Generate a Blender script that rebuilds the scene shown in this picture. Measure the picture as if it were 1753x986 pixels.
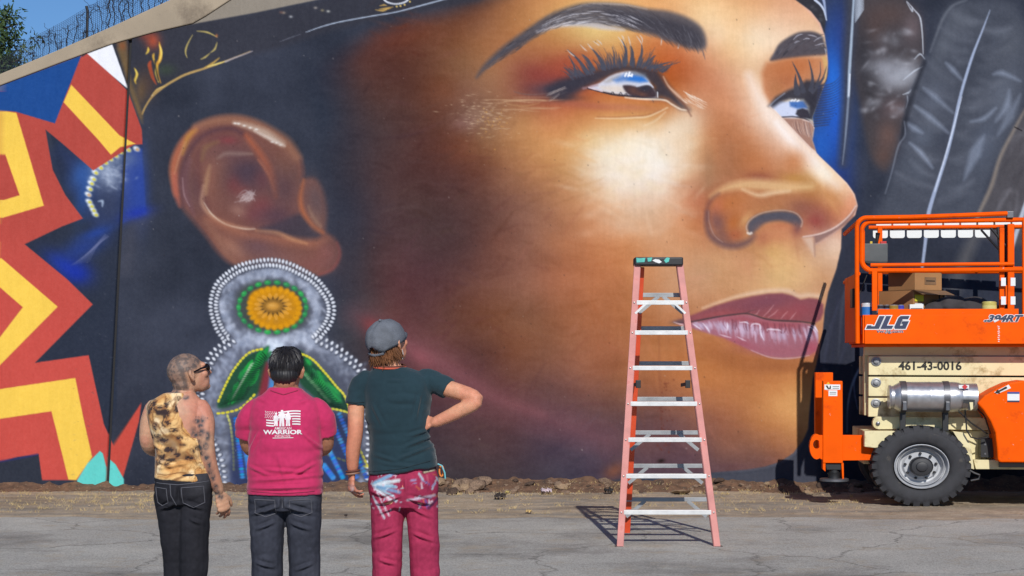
# Painted retaining wall with three onlookers, a step ladder and a scissor lift.  Blender 4.5, self-contained.
import bpy, bmesh, math, random
import numpy as np
from mathutils import Vector, Matrix, Euler, noise
from mathutils.bvhtree import BVHTree

random.seed(11)
for o in list(bpy.data.objects): bpy.data.objects.remove(o)
scene = bpy.context.scene
COL = scene.collection
# ------------------------------------------------------------------ camera, sky, sun, exposure
F = 3020.0            # focal length in units of 1/1753 of the picture width
CAMZ = 1.58
HOR = 607.0
cam_d = bpy.data.cameras.new('camera'); cam = bpy.data.objects.new('camera', cam_d); COL.objects.link(cam)
cam.location = (0, 0, CAMZ); cam.rotation_euler = (math.pi / 2, 0, 0)
cam_d.sensor_width = 36; cam_d.lens = 36 * F / 1753.0; cam_d.shift_y = (HOR - 493.0) / 1753.0
cam_d.clip_start = .1; cam_d.clip_end = 3000
scene.camera = cam
SUN = Vector((.10, -1.0, .66)).normalized()      # towards the sun
world = bpy.data.worlds.new('World'); scene.world = world; world.use_nodes = True
wn = world.node_tree.nodes; wl = world.node_tree.links
bg = wn['Background']; sky = wn.new('ShaderNodeTexSky'); sky.sky_type = 'NISHITA'; sky.sun_disc = False
sky.sun_elevation = math.asin(SUN.z); sky.sun_rotation = math.atan2(SUN.x, SUN.y)
sky.air_density = 1.0; sky.dust_density = .0; sky.ozone_density = 10.0
wl.new(sky.outputs[0], bg.inputs[0]); bg.inputs[1].default_value = .088
sun_d = bpy.data.lights.new('sun', 'SUN'); sun = bpy.data.objects.new('sun', sun_d); COL.objects.link(sun)
sun_d.energy = 4.2; sun_d.angle = math.radians(.53); sun_d.color = (1, .965, .91)
sun.rotation_euler = SUN.to_track_quat('Z', 'Y').to_euler(); sun.location = (6, -12, 14)
vs = scene.view_settings; vs.view_transform = 'Standard'; vs.look = 'None'; vs.exposure = 0.0; vs.gamma = 1; vs.use_curve_mapping = False
scene.render.engine = 'CYCLES'

# ------------------------------------------------------------------ helpers
def W(px, py, D): return Vector(((px - 876.5) * D / F, D, CAMZ - (py - HOR) * D / F))
def lin(c):
    c = np.asarray(c, float) / 255.
    return np.where(c <= .04045, c / 12.92, ((c + .055) / 1.055) ** 2.4)
def rgba(c, k=1.0): return tuple(float(v) * k for v in lin(c)) + (1.0,)
ALB = .80             # a surface that looks (255) in this sun has albedo .80

class MB:
    def __init__(s): s.v = []; s.f = []
    def add(s, vs_, fs):
        n = len(s.v); s.v += [tuple(p) for p in vs_]; s.f += [tuple(i + n for i in q) for q in fs]; return s
    def box(s, x0, x1, y0, y1, z0, z1, m=None):
        P = [(x0, y0, z0), (x1, y0, z0), (x1, y1, z0), (x0, y1, z0), (x0, y0, z1), (x1, y0, z1), (x1, y1, z1), (x0, y1, z1)]
        if m is not None: P = [m @ Vector(p) for p in P]
        return s.add(P, [(0, 3, 2, 1), (4, 5, 6, 7), (0, 1, 5, 4), (1, 2, 6, 5), (2, 3, 7, 6), (3, 0, 4, 7)])
    def tube(s, pts, r, n=10, cap=True, closed=False, sx=1.0):
        pts = [Vector(p) for p in pts]; m = len(pts); rs = r if hasattr(r, '__len__') else [r] * m
        vv = []; up = None
        for i in range(m):
            if closed: t = pts[(i + 1) % m] - pts[i - 1]
            else: t = pts[min(i + 1, m - 1)] - pts[max(i - 1, 0)]
            t.normalize()
            if up is None:
                up = Vector((0, 0, 1)) if abs(t.z) < .9 else Vector((0, 1, 0))
            a = t.cross(up)
            if a.length < 1e-4: a = t.cross(Vector((1, 0, 0)))
            a.normalize(); b = a.cross(t).normalized(); up = b
            for k in range(n):
                th = 2 * math.pi * k / n
                vv.append(pts[i] + (a * math.cos(th) * sx + b * math.sin(th)) * rs[i])
        ff = []
        for i in range(m if closed else m - 1):
            j = (i + 1) % m
            for k in range(n):
                k2 = (k + 1) % n; ff.append((i * n + k, i * n + k2, j * n + k2, j * n + k))
        if cap and not closed:
            ff.append(tuple(range(n - 1, -1, -1))); ff.append(tuple((m - 1) * n + k for k in range(n)))
        return s.add(vv, ff)
    def bar(s, p, q, w, h, up=(0, 0, 1)):
        p, q = Vector(p), Vector(q); t = (q - p).normalized(); u = Vector(up); a = t.cross(u)
        if a.length < 1e-4: a = t.cross(Vector((0, 1, 0)))
        a.normalize(); b = a.cross(t)
        P = []
        for c in (p, q):
            for da, db in ((-1, -1), (1, -1), (1, 1), (-1, 1)): P.append(c + a * da * w / 2 + b * db * h / 2)
        return s.add(P, [(3, 2, 1, 0), (4, 5, 6, 7), (0, 1, 5, 4), (1, 2, 6, 5), (2, 3, 7, 6), (3, 0, 4, 7)])
    def prism(s, poly, fn, d0, d1):
        n = len(poly); P = [fn(a, b, d0) for a, b in poly] + [fn(a, b, d1) for a, b in poly]
        ff = [tuple(range(n)), tuple(range(2 * n - 1, n - 1, -1))] + [(i, i + n, (i + 1) % n + n, (i + 1) % n) for i in range(n)]
        return s.add(P, ff)
    def lathe(s, prof, fn, n=24, cap0=True, cap1=True):
        """prof: (radius, along) pairs; fn(c, s, along) -> point, closed with end caps"""
        m = len(prof); P = []
        for r, a in prof:
            for k in range(n):
                th = 2 * math.pi * k / n; P.append(fn(r * math.cos(th), r * math.sin(th), a))
        ff = [(i * n + k, i * n + (k + 1) % n, (i + 1) * n + (k + 1) % n, (i + 1) * n + k) for i in range(m - 1) for k in range(n)]
        if cap0: ff.append(tuple(range(n - 1, -1, -1)))
        if cap1: ff.append(tuple((m - 1) * n + k for k in range(n)))
        return s.add(P, ff)
    def ball(s, c, r, n=14, m=9, mat=None):
        c = Vector(c); r = Vector(r) if hasattr(r, '__len__') else Vector((r, r, r)); P = []; 
        for i in range(1, m):
            ph = math.pi * i / m
            for k in range(n):
                th = 2 * math.pi * k / n; d = Vector((math.sin(ph) * math.cos(th) * r.x, math.sin(ph) * math.sin(th) * r.y, math.cos(ph) * r.z))
                P.append(c + (mat @ d if mat is not None else d))
        for sg in (1, -1):
            d = Vector((0, 0, sg * r.z)); P.append(c + (mat @ d if mat is not None else d))
        ff = [(i * n + k, i * n + (k + 1) % n, (i + 1) * n + (k + 1) % n, (i + 1) * n + k) for i in range(m - 2) for k in range(n)]
        ff = [tuple(reversed(q)) for q in ff]
        t, b = len(P) - 2, len(P) - 1
        ff += [(t, k, (k + 1) % n) for k in range(n)] + [(b, (m - 2) * n + (k + 1) % n, (m - 2) * n + k) for k in range(n)]
        return s.add(P, ff)
    def mesh(s, name):
        me = bpy.data.meshes.new(name); me.from_pydata([tuple(p) for p in s.v], [], s.f); me.update()
        bm = bmesh.new(); bm.from_mesh(me); bmesh.ops.recalc_face_normals(bm, faces=bm.faces); bm.to_mesh(me); bm.free()
        return me

def link(name, me, material, parent=None):
    o = bpy.data.objects.new(name, me); COL.objects.link(o)
    if material is not None: me.materials.append(material)
    if parent is not None: o.parent = parent
    return o
def obj(name, mb, material, parent=None, bevel=0, smooth=True, ang=35, label=None):
    me = mb.mesh(name)
    if smooth:
        me.polygons.foreach_set('use_smooth', [True] * len(me.polygons)); me.set_sharp_from_angle(angle=math.radians(ang))
    o = link(name, me, material, parent)
    if bevel:
        b = o.modifiers.new('bevel', 'BEVEL'); b.width = bevel; b.segments = 2; b.limit_method = 'ANGLE'; b.angle_limit = math.radians(40)
    if label: o['label'] = label
    return o
def tag(o, label, cat, group=None):
    o['label'] = label; o['category'] = cat
    if group: o['group'] = group
    return o
def empty(name, loc, rz=0):
    o = bpy.data.objects.new(name, None); COL.objects.link(o); o.location = loc; o.rotation_euler = (0, 0, rz); o.empty_display_size = .2
    return o

# ---- materials
def mat_new(name):
    m = bpy.data.materials.new(name); m.use_nodes = True; nt = m.node_tree
    return m, nt, nt.nodes['Principled BSDF']
def nd(nt, t, **kw):
    n = nt.nodes.new(t)
    for k, v in kw.items():
        if k.startswith('i_'): n.inputs[int(k[2:])].default_value = v
        else: setattr(n, k, v)
    return n
def noise_tex(nt, vec, scale, detail=4, rough=.55, dist=0):
    n = nt.nodes.new('ShaderNodeTexNoise'); n.inputs['Scale'].default_value = scale; n.inputs['Detail'].default_value = detail; n.inputs['Roughness'].default_value = rough; n.inputs['Distortion'].default_value = dist
    nt.links.new(vec, n.inputs['Vector']); return n
def ramp(nt, src, stops):
    r = nt.nodes.new('ShaderNodeValToRGB'); e = r.color_ramp.elements
    while len(e) < len(stops): e.new(.5)
    for q, (p, c) in zip(e, stops): q.position = p; q.color = c if len(c) == 4 else tuple(c) + (1,)
    nt.links.new(src, r.inputs[0]); return r
def mixc(nt, fac, a, b, mode='MIX'):
    m = nt.nodes.new('ShaderNodeMix'); m.data_type = 'RGBA'; m.blend_type = mode
    for s_, v in ((0, fac), (6, a), (7, b)):
        if hasattr(v, 'is_linked') or hasattr(v, 'links'): nt.links.new(v, m.inputs[s_])
        else: m.inputs[s_].default_value = v
    return m.outputs[2]
def bump(nt, bsdf, h, strength, dist=.01):
    b = nt.nodes.new('ShaderNodeBump'); b.inputs['Strength'].default_value = strength; b.inputs['Distance'].default_value = dist
    nt.links.new(h, b.inputs['Height']); nt.links.new(b.outputs[0], bsdf.inputs['Normal']); return b
def pbr(name, c, rough=.5, metal=0., var=.18, vscale=5., bmp=.12, bscale=70., chips=None, chipamt=.70, chipscale=28., k=ALB, spec=.5, dirt=None, dirtamt=.55, dirtscale=3.):
    m, nt, b = mat_new(name); tc = nt.nodes.new('ShaderNodeTexCoord'); vec = tc.outputs['Object']
    base = rgba(c, k); n1 = noise_tex(nt, vec, vscale)
    lo = tuple(v * (1 - var) for v in base[:3]) + (1,); hi = tuple(min(.95, v * (1 + var)) for v in base[:3]) + (1,)
    out = ramp(nt, n1.outputs[0], [(.3, lo), (.7, hi)]).outputs[0]
    if dirt is not None:
        n4 = noise_tex(nt, vec, dirtscale, 8, .7); r4 = ramp(nt, n4.outputs[0], [(dirtamt, (0, 0, 0)), (dirtamt + .16, (1, 1, 1))]); out = mixc(nt, r4.outputs[0], out, rgba(dirt, k))
    if chips is not None:
        n2 = noise_tex(nt, vec, chipscale, 6, .75); r2 = ramp(nt, n2.outputs[0], [(chipamt, (0, 0, 0)), (chipamt + .02, (1, 1, 1))]); out = mixc(nt, r2.outputs[0], out, rgba(chips, k))
    nt.links.new(out, b.inputs['Base Color']); b.inputs['Metallic'].default_value = metal; b.inputs['Specular IOR Level'].default_value = spec
    n3 = noise_tex(nt, vec, bscale, 4); rr = nt.nodes.new('ShaderNodeMapRange'); rr.inputs[3].default_value = max(0, rough - .12); rr.inputs[4].default_value = min(1, rough + .12)
    nt.links.new(n1.outputs[0], rr.inputs[0]); nt.links.new(rr.outputs[0], b.inputs['Roughness'])
    if bmp: bump(nt, b, n3.outputs[0], bmp, .004)
    return m
def vcol_mat(name, rough=.6, bmp=.15, bscale=90., spec=.4, attr='Col', sheen=0., sss=0., var=.0, vscale=30.):
    m, nt, b = mat_new(name); a = nt.nodes.new('ShaderNodeAttribute'); a.attribute_name = attr; tc = nt.nodes.new('ShaderNodeTexCoord')
    out = a.outputs['Color']
    if var:
        n2 = noise_tex(nt, tc.outputs['Object'], vscale, 5); r = ramp(nt, n2.outputs[0], [(.3, (1 - var,) * 3), (.7, (1 + var,) * 3)]); out = mixc(nt, 1.0, out, r.outputs[0], 'MULTIPLY')
    nt.links.new(out, b.inputs['Base Color']); b.inputs['Roughness'].default_value = rough; b.inputs['Specular IOR Level'].default_value = spec
    if sheen: b.inputs['Sheen Weight'].default_value = sheen
    if sss: b.inputs['Subsurface Weight'].default_value = sss; b.inputs['Subsurface Radius'].default_value = (.012, .005, .003); b.inputs['Subsurface Scale'].default_value = 1.0
    n = noise_tex(nt, tc.outputs['Object'], bscale, 4); bump(nt, b, n.outputs[0], bmp, .004)
    return m
def set_col(me, rgb):
    """rgb: (n, 3) linear"""
    at = me.color_attributes.new('Col', 'FLOAT_COLOR', 'POINT'); a = np.ones((len(me.vertices), 4), np.float32); a[:, :3] = rgb; at.data.foreach_set('color', a.ravel())
def co_of(me):
    a = np.empty(len(me.vertices) * 3, np.float32); me.vertices.foreach_get('co', a); return a.reshape(-1, 3)
def no_of(me):
    a = np.empty(len(me.vertices) * 3, np.float32); me.vertices.foreach_get('normal', a); return a.reshape(-1, 3)
def vnoise(P, scale, seed=0):
    P = np.asarray(P, np.float64) * np.asarray(scale) + seed * 17.31; I = np.floor(P).astype(np.int64); f = P - I; f = f * f * (3 - 2 * f)
    def h(i, j, k):
        n = (i * 374761393 + j * 668265263 + k * 2147483647 + seed * 974711) & 0xffffffff
        n = ((n ^ (n >> 13)) * 1274126177) & 0xffffffff; n = n ^ (n >> 16)
        return (n & 0xffff) / 65535. - .5
    out = 0
    for di in (0, 1):
        for dj in (0, 1):
            for dk in (0, 1):
                w = (f[:, 0] if di else 1 - f[:, 0]) * (f[:, 1] if dj else 1 - f[:, 1]) * (f[:, 2] if dk else 1 - f[:, 2])
                out = out + w * h(I[:, 0] + di, I[:, 1] + dj, I[:, 2] + dk)
    return out * 2
def fuse(mb, voxel, smooth=3, name='body'):
    """one continuous skin over overlapping volumes"""
    o = bpy.data.objects.new('t', mb.mesh('t')); COL.objects.link(o)
    r = o.modifiers.new('r', 'REMESH'); r.mode = 'VOXEL'; r.voxel_size = voxel
    if smooth: s_ = o.modifiers.new('s', 'SMOOTH'); s_.factor = .5; s_.iterations = smooth
    dg = bpy.context.evaluated_depsgraph_get(); me = bpy.data.meshes.new_from_object(o.evaluated_get(dg)); me.name = name
    old = o.data; bpy.data.objects.remove(o); bpy.data.meshes.remove(old)
    me.polygons.foreach_set('use_smooth', [True] * len(me.polygons)); me.update()
    return me
def text_mb(body, size, shear=0., bold=0., extr=.0015):
    """flat lettering in its own x / y plane, centred"""
    c = bpy.data.curves.new('t', 'FONT'); c.body = body; c.size = size; c.shear = shear; c.offset = bold; c.extrude = extr; c.align_x = 'CENTER'; c.align_y = 'CENTER'; c.resolution_u = 3
    o = bpy.data.objects.new('t', c); COL.objects.link(o); dg = bpy.context.evaluated_depsgraph_get(); me = bpy.data.meshes.new_from_object(o.evaluated_get(dg))
    mb = MB(); mb.v = [tuple(v.co) for v in me.vertices]; mb.f = [tuple(p.vertices) for p in me.polygons]
    bpy.data.objects.remove(o); bpy.data.curves.remove(c); bpy.data.meshes.remove(me)
    return mb
def fit(mb, x0, x1, y0, y1):
    """scale flat lettering to fill a rectangle of its plane"""
    P = np.array(mb.v); a, b = P.min(0), P.max(0)
    mb.v = [(x0 + (p[0] - a[0]) / (b[0] - a[0]) * (x1 - x0), y0 + (p[1] - a[1]) / max(1e-6, b[1] - a[1]) * (y1 - y0), p[2]) for p in mb.v]
    return mb

# ---------------------------------------------------------------- mural paint
# Paint laid on the wall, worked out on a grid of wall positions (one unit is 1/144 m of wall) and stored as
# colour on the wall's own vertices.
CX0, CY0, CX1, CY1 = -90, -70, 1850, 880
CW, CH = CX1 - CX0, CY1 - CY0
rng = np.random.RandomState(7)
CV = np.zeros((CH, CW, 3), np.float32)

def win(x0, y0, k):
    return lambda pts: [(x0 + a / k, y0 + b / k) for a, b in pts]
wA = win(0, 0, 3.943); wB = win(0, 240, 4.108); wC = win(0, 440, 2.465); wE = win(180, 160, 2.9)
wF = win(320, 430, 2.465); wG = win(560, 0, 4.108); wH = win(760, 0, 3.506); wI = win(1180, 0, 3.791)
wJ = win(1400, 0, 2.595); wK = win(1140, 220, 4.108); wL = win(1130, 440, 4.109); wN = win(880, 60, 5.478)
wO = win(340, 430, 5.19); wQ = win(1280, 0, 8.215); wR = win(390, 0, 4.495)

def box_of(x0, y0, x1, y1):
    i0 = max(0, int(math.floor(y0 - CY0))); i1 = min(CH, int(math.ceil(y1 - CY0)) + 1)
    j0 = max(0, int(math.floor(x0 - CX0))); j1 = min(CW, int(math.ceil(x1 - CX0)) + 1)
    if i1 <= i0 or j1 <= j0: return None
    gx, gy = np.meshgrid(np.arange(j0, j1, dtype=np.float32) + CX0, np.arange(i0, i1, dtype=np.float32) + CY0)
    return i0, i1, j0, j1, gx, gy

def lay(b, a, col):
    i0, i1, j0, j1 = b[:4]
    a = np.clip(a, 0, 1)[..., None].astype(np.float32)
    CV[i0:i1, j0:j1] = CV[i0:i1, j0:j1] * (1 - a) + np.asarray(col, np.float32) * a

MASK = [None]
def masked(b, a):
    return a if MASK[0] is None else a * MASK[0][b[0]:b[1], b[2]:b[3]]

def blob(x, y, rx, ry, col, a=1.0, rot=0, p=2.0):
    R = max(rx, ry) * 2.6
    b = box_of(x - R, y - R, x + R, y + R)
    if b is None: return
    c, s = math.cos(math.radians(rot)), math.sin(math.radians(rot))
    dx, dy = b[4] - x, b[5] - y
    u = (dx * c + dy * s) / rx; v = (-dx * s + dy * c) / ry
    lay(b, masked(b, a * np.exp(-np.power(u * u + v * v, p / 2))), col)

def spl(pts, closed=False, n=8):
    P = np.array(pts, float); m = len(P); out = []
    rr = range(m) if closed else range(m - 1)
    for i in rr:
        if closed: p0, p1, p2, p3 = P[i - 1], P[i], P[(i + 1) % m], P[(i + 2) % m]
        else: p0, p1, p2, p3 = P[max(i - 1, 0)], P[i], P[i + 1], P[min(i + 2, m - 1)]
        for k in range(n):
            t = k / n
            out.append(.5 * ((2 * p1) + (-p0 + p2) * t + (2 * p0 - 5 * p1 + 4 * p2 - p3) * t * t + (-p0 + 3 * p1 - 3 * p2 + p3) * t ** 3))
    if not closed: out.append(P[-1])
    return [tuple(q) for q in out]

def seg_dist(gx, gy, p, q):
    dx, dy = q[0] - p[0], q[1] - p[1]; L = dx * dx + dy * dy + 1e-9
    t = np.clip(((gx - p[0]) * dx + (gy - p[1]) * dy) / L, 0, 1)
    return np.hypot(gx - p[0] - t * dx, gy - p[1] - t * dy), t

def poly_alpha(pts, feather, b):
    gx, gy = b[4], b[5]; n = len(pts)
    ins = np.zeros(gx.shape, bool); d = np.full(gx.shape, 1e9, np.float32)
    for i in range(n):
        p, q = pts[i], pts[(i + 1) % n]
        if p[1] != q[1]:
            cr = ((p[1] > gy) != (q[1] > gy)) & (gx < (q[0] - p[0]) * (gy - p[1]) / (q[1] - p[1]) + p[0])
            ins ^= cr
        d = np.minimum(d, seg_dist(gx, gy, p, q)[0])
    sd = np.where(ins, d, -d)
    t = np.clip(.5 + sd / max(feather, .01) * .5, 0, 1)
    return t * t * (3 - 2 * t)

def poly(pts, col, a=1.0, f=1.0, smooth=False, n=6):
    if smooth: pts = spl(pts, True, n)
    xs = [p[0] for p in pts]; ys = [p[1] for p in pts]
    b = box_of(min(xs) - f - 1, min(ys) - f - 1, max(xs) + f + 1, max(ys) + f + 1)
    if b is None: return
    lay(b, masked(b, a * poly_alpha(pts, f, b)), col)

def full_mask(pts, f=1.0, smooth=False):
    if smooth: pts = spl(pts, True, 6)
    b = box_of(CX0, CY0, CX1 - 1, CY1 - 1)
    return poly_alpha(pts, f, b)

def stroke(pts, w, col, a=1.0, f=1.0, smooth=True, n=6):
    """w: width or (start, ..., end) widths"""
    if smooth and len(pts) > 2: pts = spl(pts, False, n)
    if not hasattr(w, '__len__'): w = (w, w)
    W = max(w) + f + 1
    xs = [p[0] for p in pts]; ys = [p[1] for p in pts]
    b = box_of(min(xs) - W, min(ys) - W, max(xs) + W, max(ys) + W)
    if b is None: return
    gx, gy = b[4], b[5]; m = len(pts) - 1
    best = np.zeros(gx.shape, np.float32)
    ks = np.linspace(0, 1, len(w))
    for i in range(m):
        d, t = seg_dist(gx, gy, pts[i], pts[i + 1])
        ww = np.interp((i + t) / m, ks, w)
        al = np.clip((ww / 2 + f / 2 - d) / max(f, .01), 0, 1) * np.clip(ww / .8, 0, 1)
        best = np.maximum(best, al)
    lay(b, masked(b, a * best), col)

def tps(samples, step=6):
    S = np.array(samples, float); xy = S[:, :2] / 300.; n = len(S)
    def U(r2): return r2 * np.log(r2 + 1e-12)
    d2 = ((xy[:, None] - xy[None]) ** 2).sum(-1)
    A = np.zeros((n + 3, n + 3)); A[:n, :n] = U(d2) + np.eye(n) * .004
    A[:n, n] = 1; A[:n, n + 1:] = xy; A[n, :n] = 1; A[n + 1:, :n] = xy.T
    rhs = np.zeros((n + 3, 3)); rhs[:n] = S[:, 2:5]
    wgt = np.linalg.solve(A, rhs)
    xs = np.arange(CX0, CX1 + step, step); ys = np.arange(CY0, CY1 + step, step)
    gx, gy = np.meshgrid(xs / 300., ys / 300.)
    out = wgt[n] + gx[..., None] * wgt[n + 1] + gy[..., None] * wgt[n + 2]
    for i in range(n):
        out = out + U((gx - xy[i, 0]) ** 2 + (gy - xy[i, 1]) ** 2)[..., None] * wgt[i]
    fx = (np.arange(CW)) / step; fy = (np.arange(CH)) / step
    return np.clip(bilin(out, fx[None, :].repeat(CH, 0), fy[:, None].repeat(CW, 1)), 20, 252).astype(np.float32)

def bilin(img, fx, fy):
    h, w = img.shape[:2]
    fx = np.clip(fx, 0, w - 1.001); fy = np.clip(fy, 0, h - 1.001)
    ix = fx.astype(int); iy = fy.astype(int); u = (fx - ix); v = (fy - iy)
    if img.ndim == 3: u = u[..., None]; v = v[..., None]
    return (img[iy, ix] * (1 - u) * (1 - v) + img[iy, ix + 1] * u * (1 - v) + img[iy + 1, ix] * (1 - u) * v + img[iy + 1, ix + 1] * u * v)

def smooth_noise(cell, oct=3, ax=1.0):
    tot = np.zeros((CH, CW), np.float32); amp = 1.; s = 0
    for o in range(oct):
        c = cell / 2 ** o
        nw, nh = int(CW / (c * ax)) + 3, int(CH / c) + 3
        g = rng.rand(nh, nw).astype(np.float32) - .5
        fx = np.arange(CW) / (c * ax); fy = np.arange(CH) / c
        fx = np.floor(fx) + (lambda t: t * t * (3 - 2 * t))(fx - np.floor(fx)); fy = np.floor(fy) + (lambda t: t * t * (3 - 2 * t))(fy - np.floor(fy))
        tot += amp * bilin(g, fx[None, :].repeat(CH, 0), fy[:, None].repeat(CW, 1)).astype(np.float32)
        s += amp; amp *= .5
    return tot / s * 2

def rv(a, b): return a + (b - a) * rng.rand()

def paint_mural():
    global CV
    SLATE = (54, 58, 70)
    # ---- ground colours: slate all over, then the skin field
    CV[:] = SLATE
    n1 = smooth_noise(130, 4); n2 = smooth_noise(40, 3, 1.6); n3 = smooth_noise(7, 2, 3.)
    CV += (n1 * 12 + n2 * 7)[..., None] * np.array([1, 1, 1.1], np.float32)
    sk = [
     # hair shadow beyond the temple
     (500,60,60,62,72),(480,160,60,62,72),(500,250,60,62,72),(500,350,62,64,74),(500,450,64,66,78),(520,560,66,68,80),(560,660,68,66,78),(540,780,64,64,76),(540,300,60,62,72),(545,400,62,64,76),(560,500,66,66,78),
     # forehead, temple
     (560,95,66,62,70),(600,70,84,60,60),(650,50,124,68,52),(700,40,128,70,50),(760,20,110,68,54),(820,5,128,80,54),(880,0,186,118,68),(950,-10,214,145,84),(1040,-20,226,160,98),(1150,-20,228,164,104),
     (1250,-20,222,160,106),(1340,-10,214,152,110),(1200,30,240,200,148),(1260,40,236,192,142),(1300,20,232,180,132),(1350,30,232,184,146),(1385,50,230,188,150),(1290,60,240,212,176),(1250,80,228,184,134),(1230,60,236,200,158),
     (820,40,150,90,54),(880,30,188,120,66),(930,10,212,146,86),(780,60,124,78,50),(720,70,112,68,50),(660,85,100,62,54),(620,110,90,60,58),(830,75,176,108,60),(790,110,152,98,60),
     (740,110,108,70,52),(690,130,96,62,54),(590,150,72,58,60),(640,170,84,62,62),(700,180,92,62,56),(760,150,124,78,54),(800,150,152,98,68),(850,130,178,116,74),(850,160,162,104,68),
     (560,200,58,62,73),(600,215,68,58,62),(650,220,78,63,68),(710,225,88,60,58),(765,210,104,68,56),(800,215,136,90,68),(840,205,158,108,74),(870,240,188,126,76),(900,200,188,124,74),
     (940,210,200,126,76),(930,250,200,138,82),(830,240,160,104,64),(790,245,122,74,52),
     # temple to cheek
     (600,300,68,58,62),(650,300,82,64,70),(720,300,86,58,58),(780,290,102,66,60),(830,290,124,80,62),(880,300,158,100,64),(930,300,186,124,76),(970,260,206,150,92),
     (600,370,68,60,66),(660,360,84,66,74),(720,360,80,60,62),(780,360,88,64,66),(840,360,108,76,70),(900,360,152,100,76),(960,360,180,120,82),(1000,330,204,150,104),(1020,375,202,142,100),(1070,370,214,168,130),(1130,370,218,172,134),(1165,345,216,150,106),(1195,340,192,114,78),(1185,390,206,134,86),
     (620,430,74,58,64),(680,420,85,62,70),(740,420,78,58,64),(800,420,90,64,66),(850,420,120,80,70),(900,425,152,98,74),(960,425,178,112,75),(1020,425,194,124,80),(1080,425,202,134,86),(1140,420,212,154,110),
     (620,480,76,62,70),(690,480,94,62,70),(760,480,95,64,68),(820,480,116,78,70),(880,480,150,94,70),(940,480,170,104,72),(1000,480,184,114,75),(1060,480,188,118,74),(1140,480,196,140,98),(1200,470,202,152,112),
     (620,540,72,68,80),(670,545,98,64,68),(720,540,95,62,68),(780,540,110,72,62),(840,540,126,82,60),(900,540,140,88,60),(960,540,156,95,62),(1020,540,172,106,68),(1080,540,182,114,70),(1150,520,190,128,86),(1150,580,184,118,72),
     (640,620,72,62,72),(700,640,100,66,74),(760,600,112,74,76),(820,610,106,72,70),(880,600,125,82,62),(940,600,140,88,62),(1000,600,156,96,66),(1060,600,168,103,68),(1110,620,180,114,70),
     (700,720,80,64,76),(760,700,92,66,76),(820,660,108,72,76),(880,660,108,74,72),(940,660,120,78,68),(1000,660,138,88,70),(1060,660,150,96,68),(1130,660,166,102,66),
     (640,760,70,64,76),(780,770,76,64,76),(860,760,86,66,76),(940,760,92,70,78),(1020,740,104,76,80),(1090,730,112,78,76),(1130,720,122,82,76),(1180,700,150,96,72),
     (700,830,62,62,74),(860,820,70,64,76),(960,815,76,66,76),(1080,790,100,72,78),(1130,780,110,76,78),(1200,780,112,78,78),
     (1200,620,186,116,66),(1200,660,186,116,68),(1230,720,156,98,72),(1230,770,128,86,74),(1260,680,184,118,72),(1300,640,180,112,64),(1310,680,200,134,80),(1340,650,196,128,74),(1360,690,214,154,96),(1370,730,214,152,92),(1375,660,210,144,84),
     (1310,730,186,122,76),(1340,760,168,110,76),(1290,780,128,88,76),(1370,620,178,112,66),
     # muzzle
     (1240,440,206,152,106),(1240,480,204,150,104),(1290,450,204,146,102),(1320,430,214,166,104),(1330,475,224,180,122),(1300,490,214,164,114),(1385,470,220,172,124),(1370,430,212,158,112),(1410,430,224,184,152),(1425,410,226,190,164),(1410,470,210,156,112),
     (1230,520,200,142,98),(1400,500,212,160,118),(1200,600,182,112,64),
     # cheek bone
     (1000,220,214,154,96),(1060,225,230,188,134),(1040,260,236,214,182),(1080,265,240,220,194),(1120,250,242,224,198),(1130,290,242,230,216),(1060,300,236,216,190),(1090,330,230,198,166),(1160,250,226,188,146),(1170,300,222,176,136),
     (1180,205,226,190,154),(1190,235,214,168,124),(1110,205,218,164,106),(1140,190,206,140,84),
     # lids, nose
     (960,75,198,132,76),(1010,62,228,186,118),(1060,65,222,172,104),(1110,80,204,122,68),(1160,95,196,106,60),(1185,125,190,108,66),(1010,95,194,116,70),(930,115,172,92,62),(900,140,158,82,62),(960,130,166,72,54),
     (1210,130,204,132,92),(1240,130,214,152,112),(1290,110,236,200,158),(1280,160,228,184,150),(1230,175,202,132,90),(1260,200,206,140,98),(1300,200,232,196,168),(1220,230,194,126,80),(1230,270,190,124,78),(1280,240,206,134,88),(1300,275,208,128,76),
     (1260,310,186,118,76),(1310,310,192,116,72),(1360,250,240,206,180),(1360,300,204,140,90),(1390,320,200,140,80),(1400,300,234,190,140),(1215,310,180,122,84),(1350,330,200,140,90),(1440,340,226,172,132),(1455,360,214,140,104),
     (1430,370,204,128,88),(1380,370,180,106,80),(1410,385,172,104,84),(1260,350,206,128,78),(1240,385,172,104,72),
    ]
    sk = [(x, y, r * (1.1 if 600 < x < 900 and r < 135 else 1.0), g * (.97 if 600 < x < 900 and r < 135 else 1.0), b_ * (.82 if 600 < x < 900 and r < 135 else 1.0)) for x, y, r, g, b_ in sk]
    SK = tps(sk)
    SK += (n1 * 9)[..., None] * np.array([1, .8, .6], np.float32) + (n2 * 7)[..., None] * np.array([1., .8, .6], np.float32) + (n3 * 3.5)[..., None]
    # skin region: soft on the shadow side, crisp on the right profile
    prof = wI([(690,-240),(690,-30),(690,0),(790,75),(850,150),(878,225),(895,330),(900,400),(893,500),(870,565),(800,760),(812,830),(800,905)]) + \
        [(1391.,240.),(1398.,262.),(1425.,288.),(1450.,313.),(1463.,332.),(1468.,352.),(1464.,368.),(1450.,382.),(1441.,392.),(1440.,425.),(1432.,460.),(1418.,500.),(1412.,530.),(1409.,565.),(1402.,605.),(1391.,650.),(1386.,700.),(1383.,735.),(1374.,755.),(1358.,776.),(1335.,791.),(1310.,799.),(1280.,804.),(1220.,809.),(1140.,813.),(1060.,820.),(1000.,830.),(950.,880.)]
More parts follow.
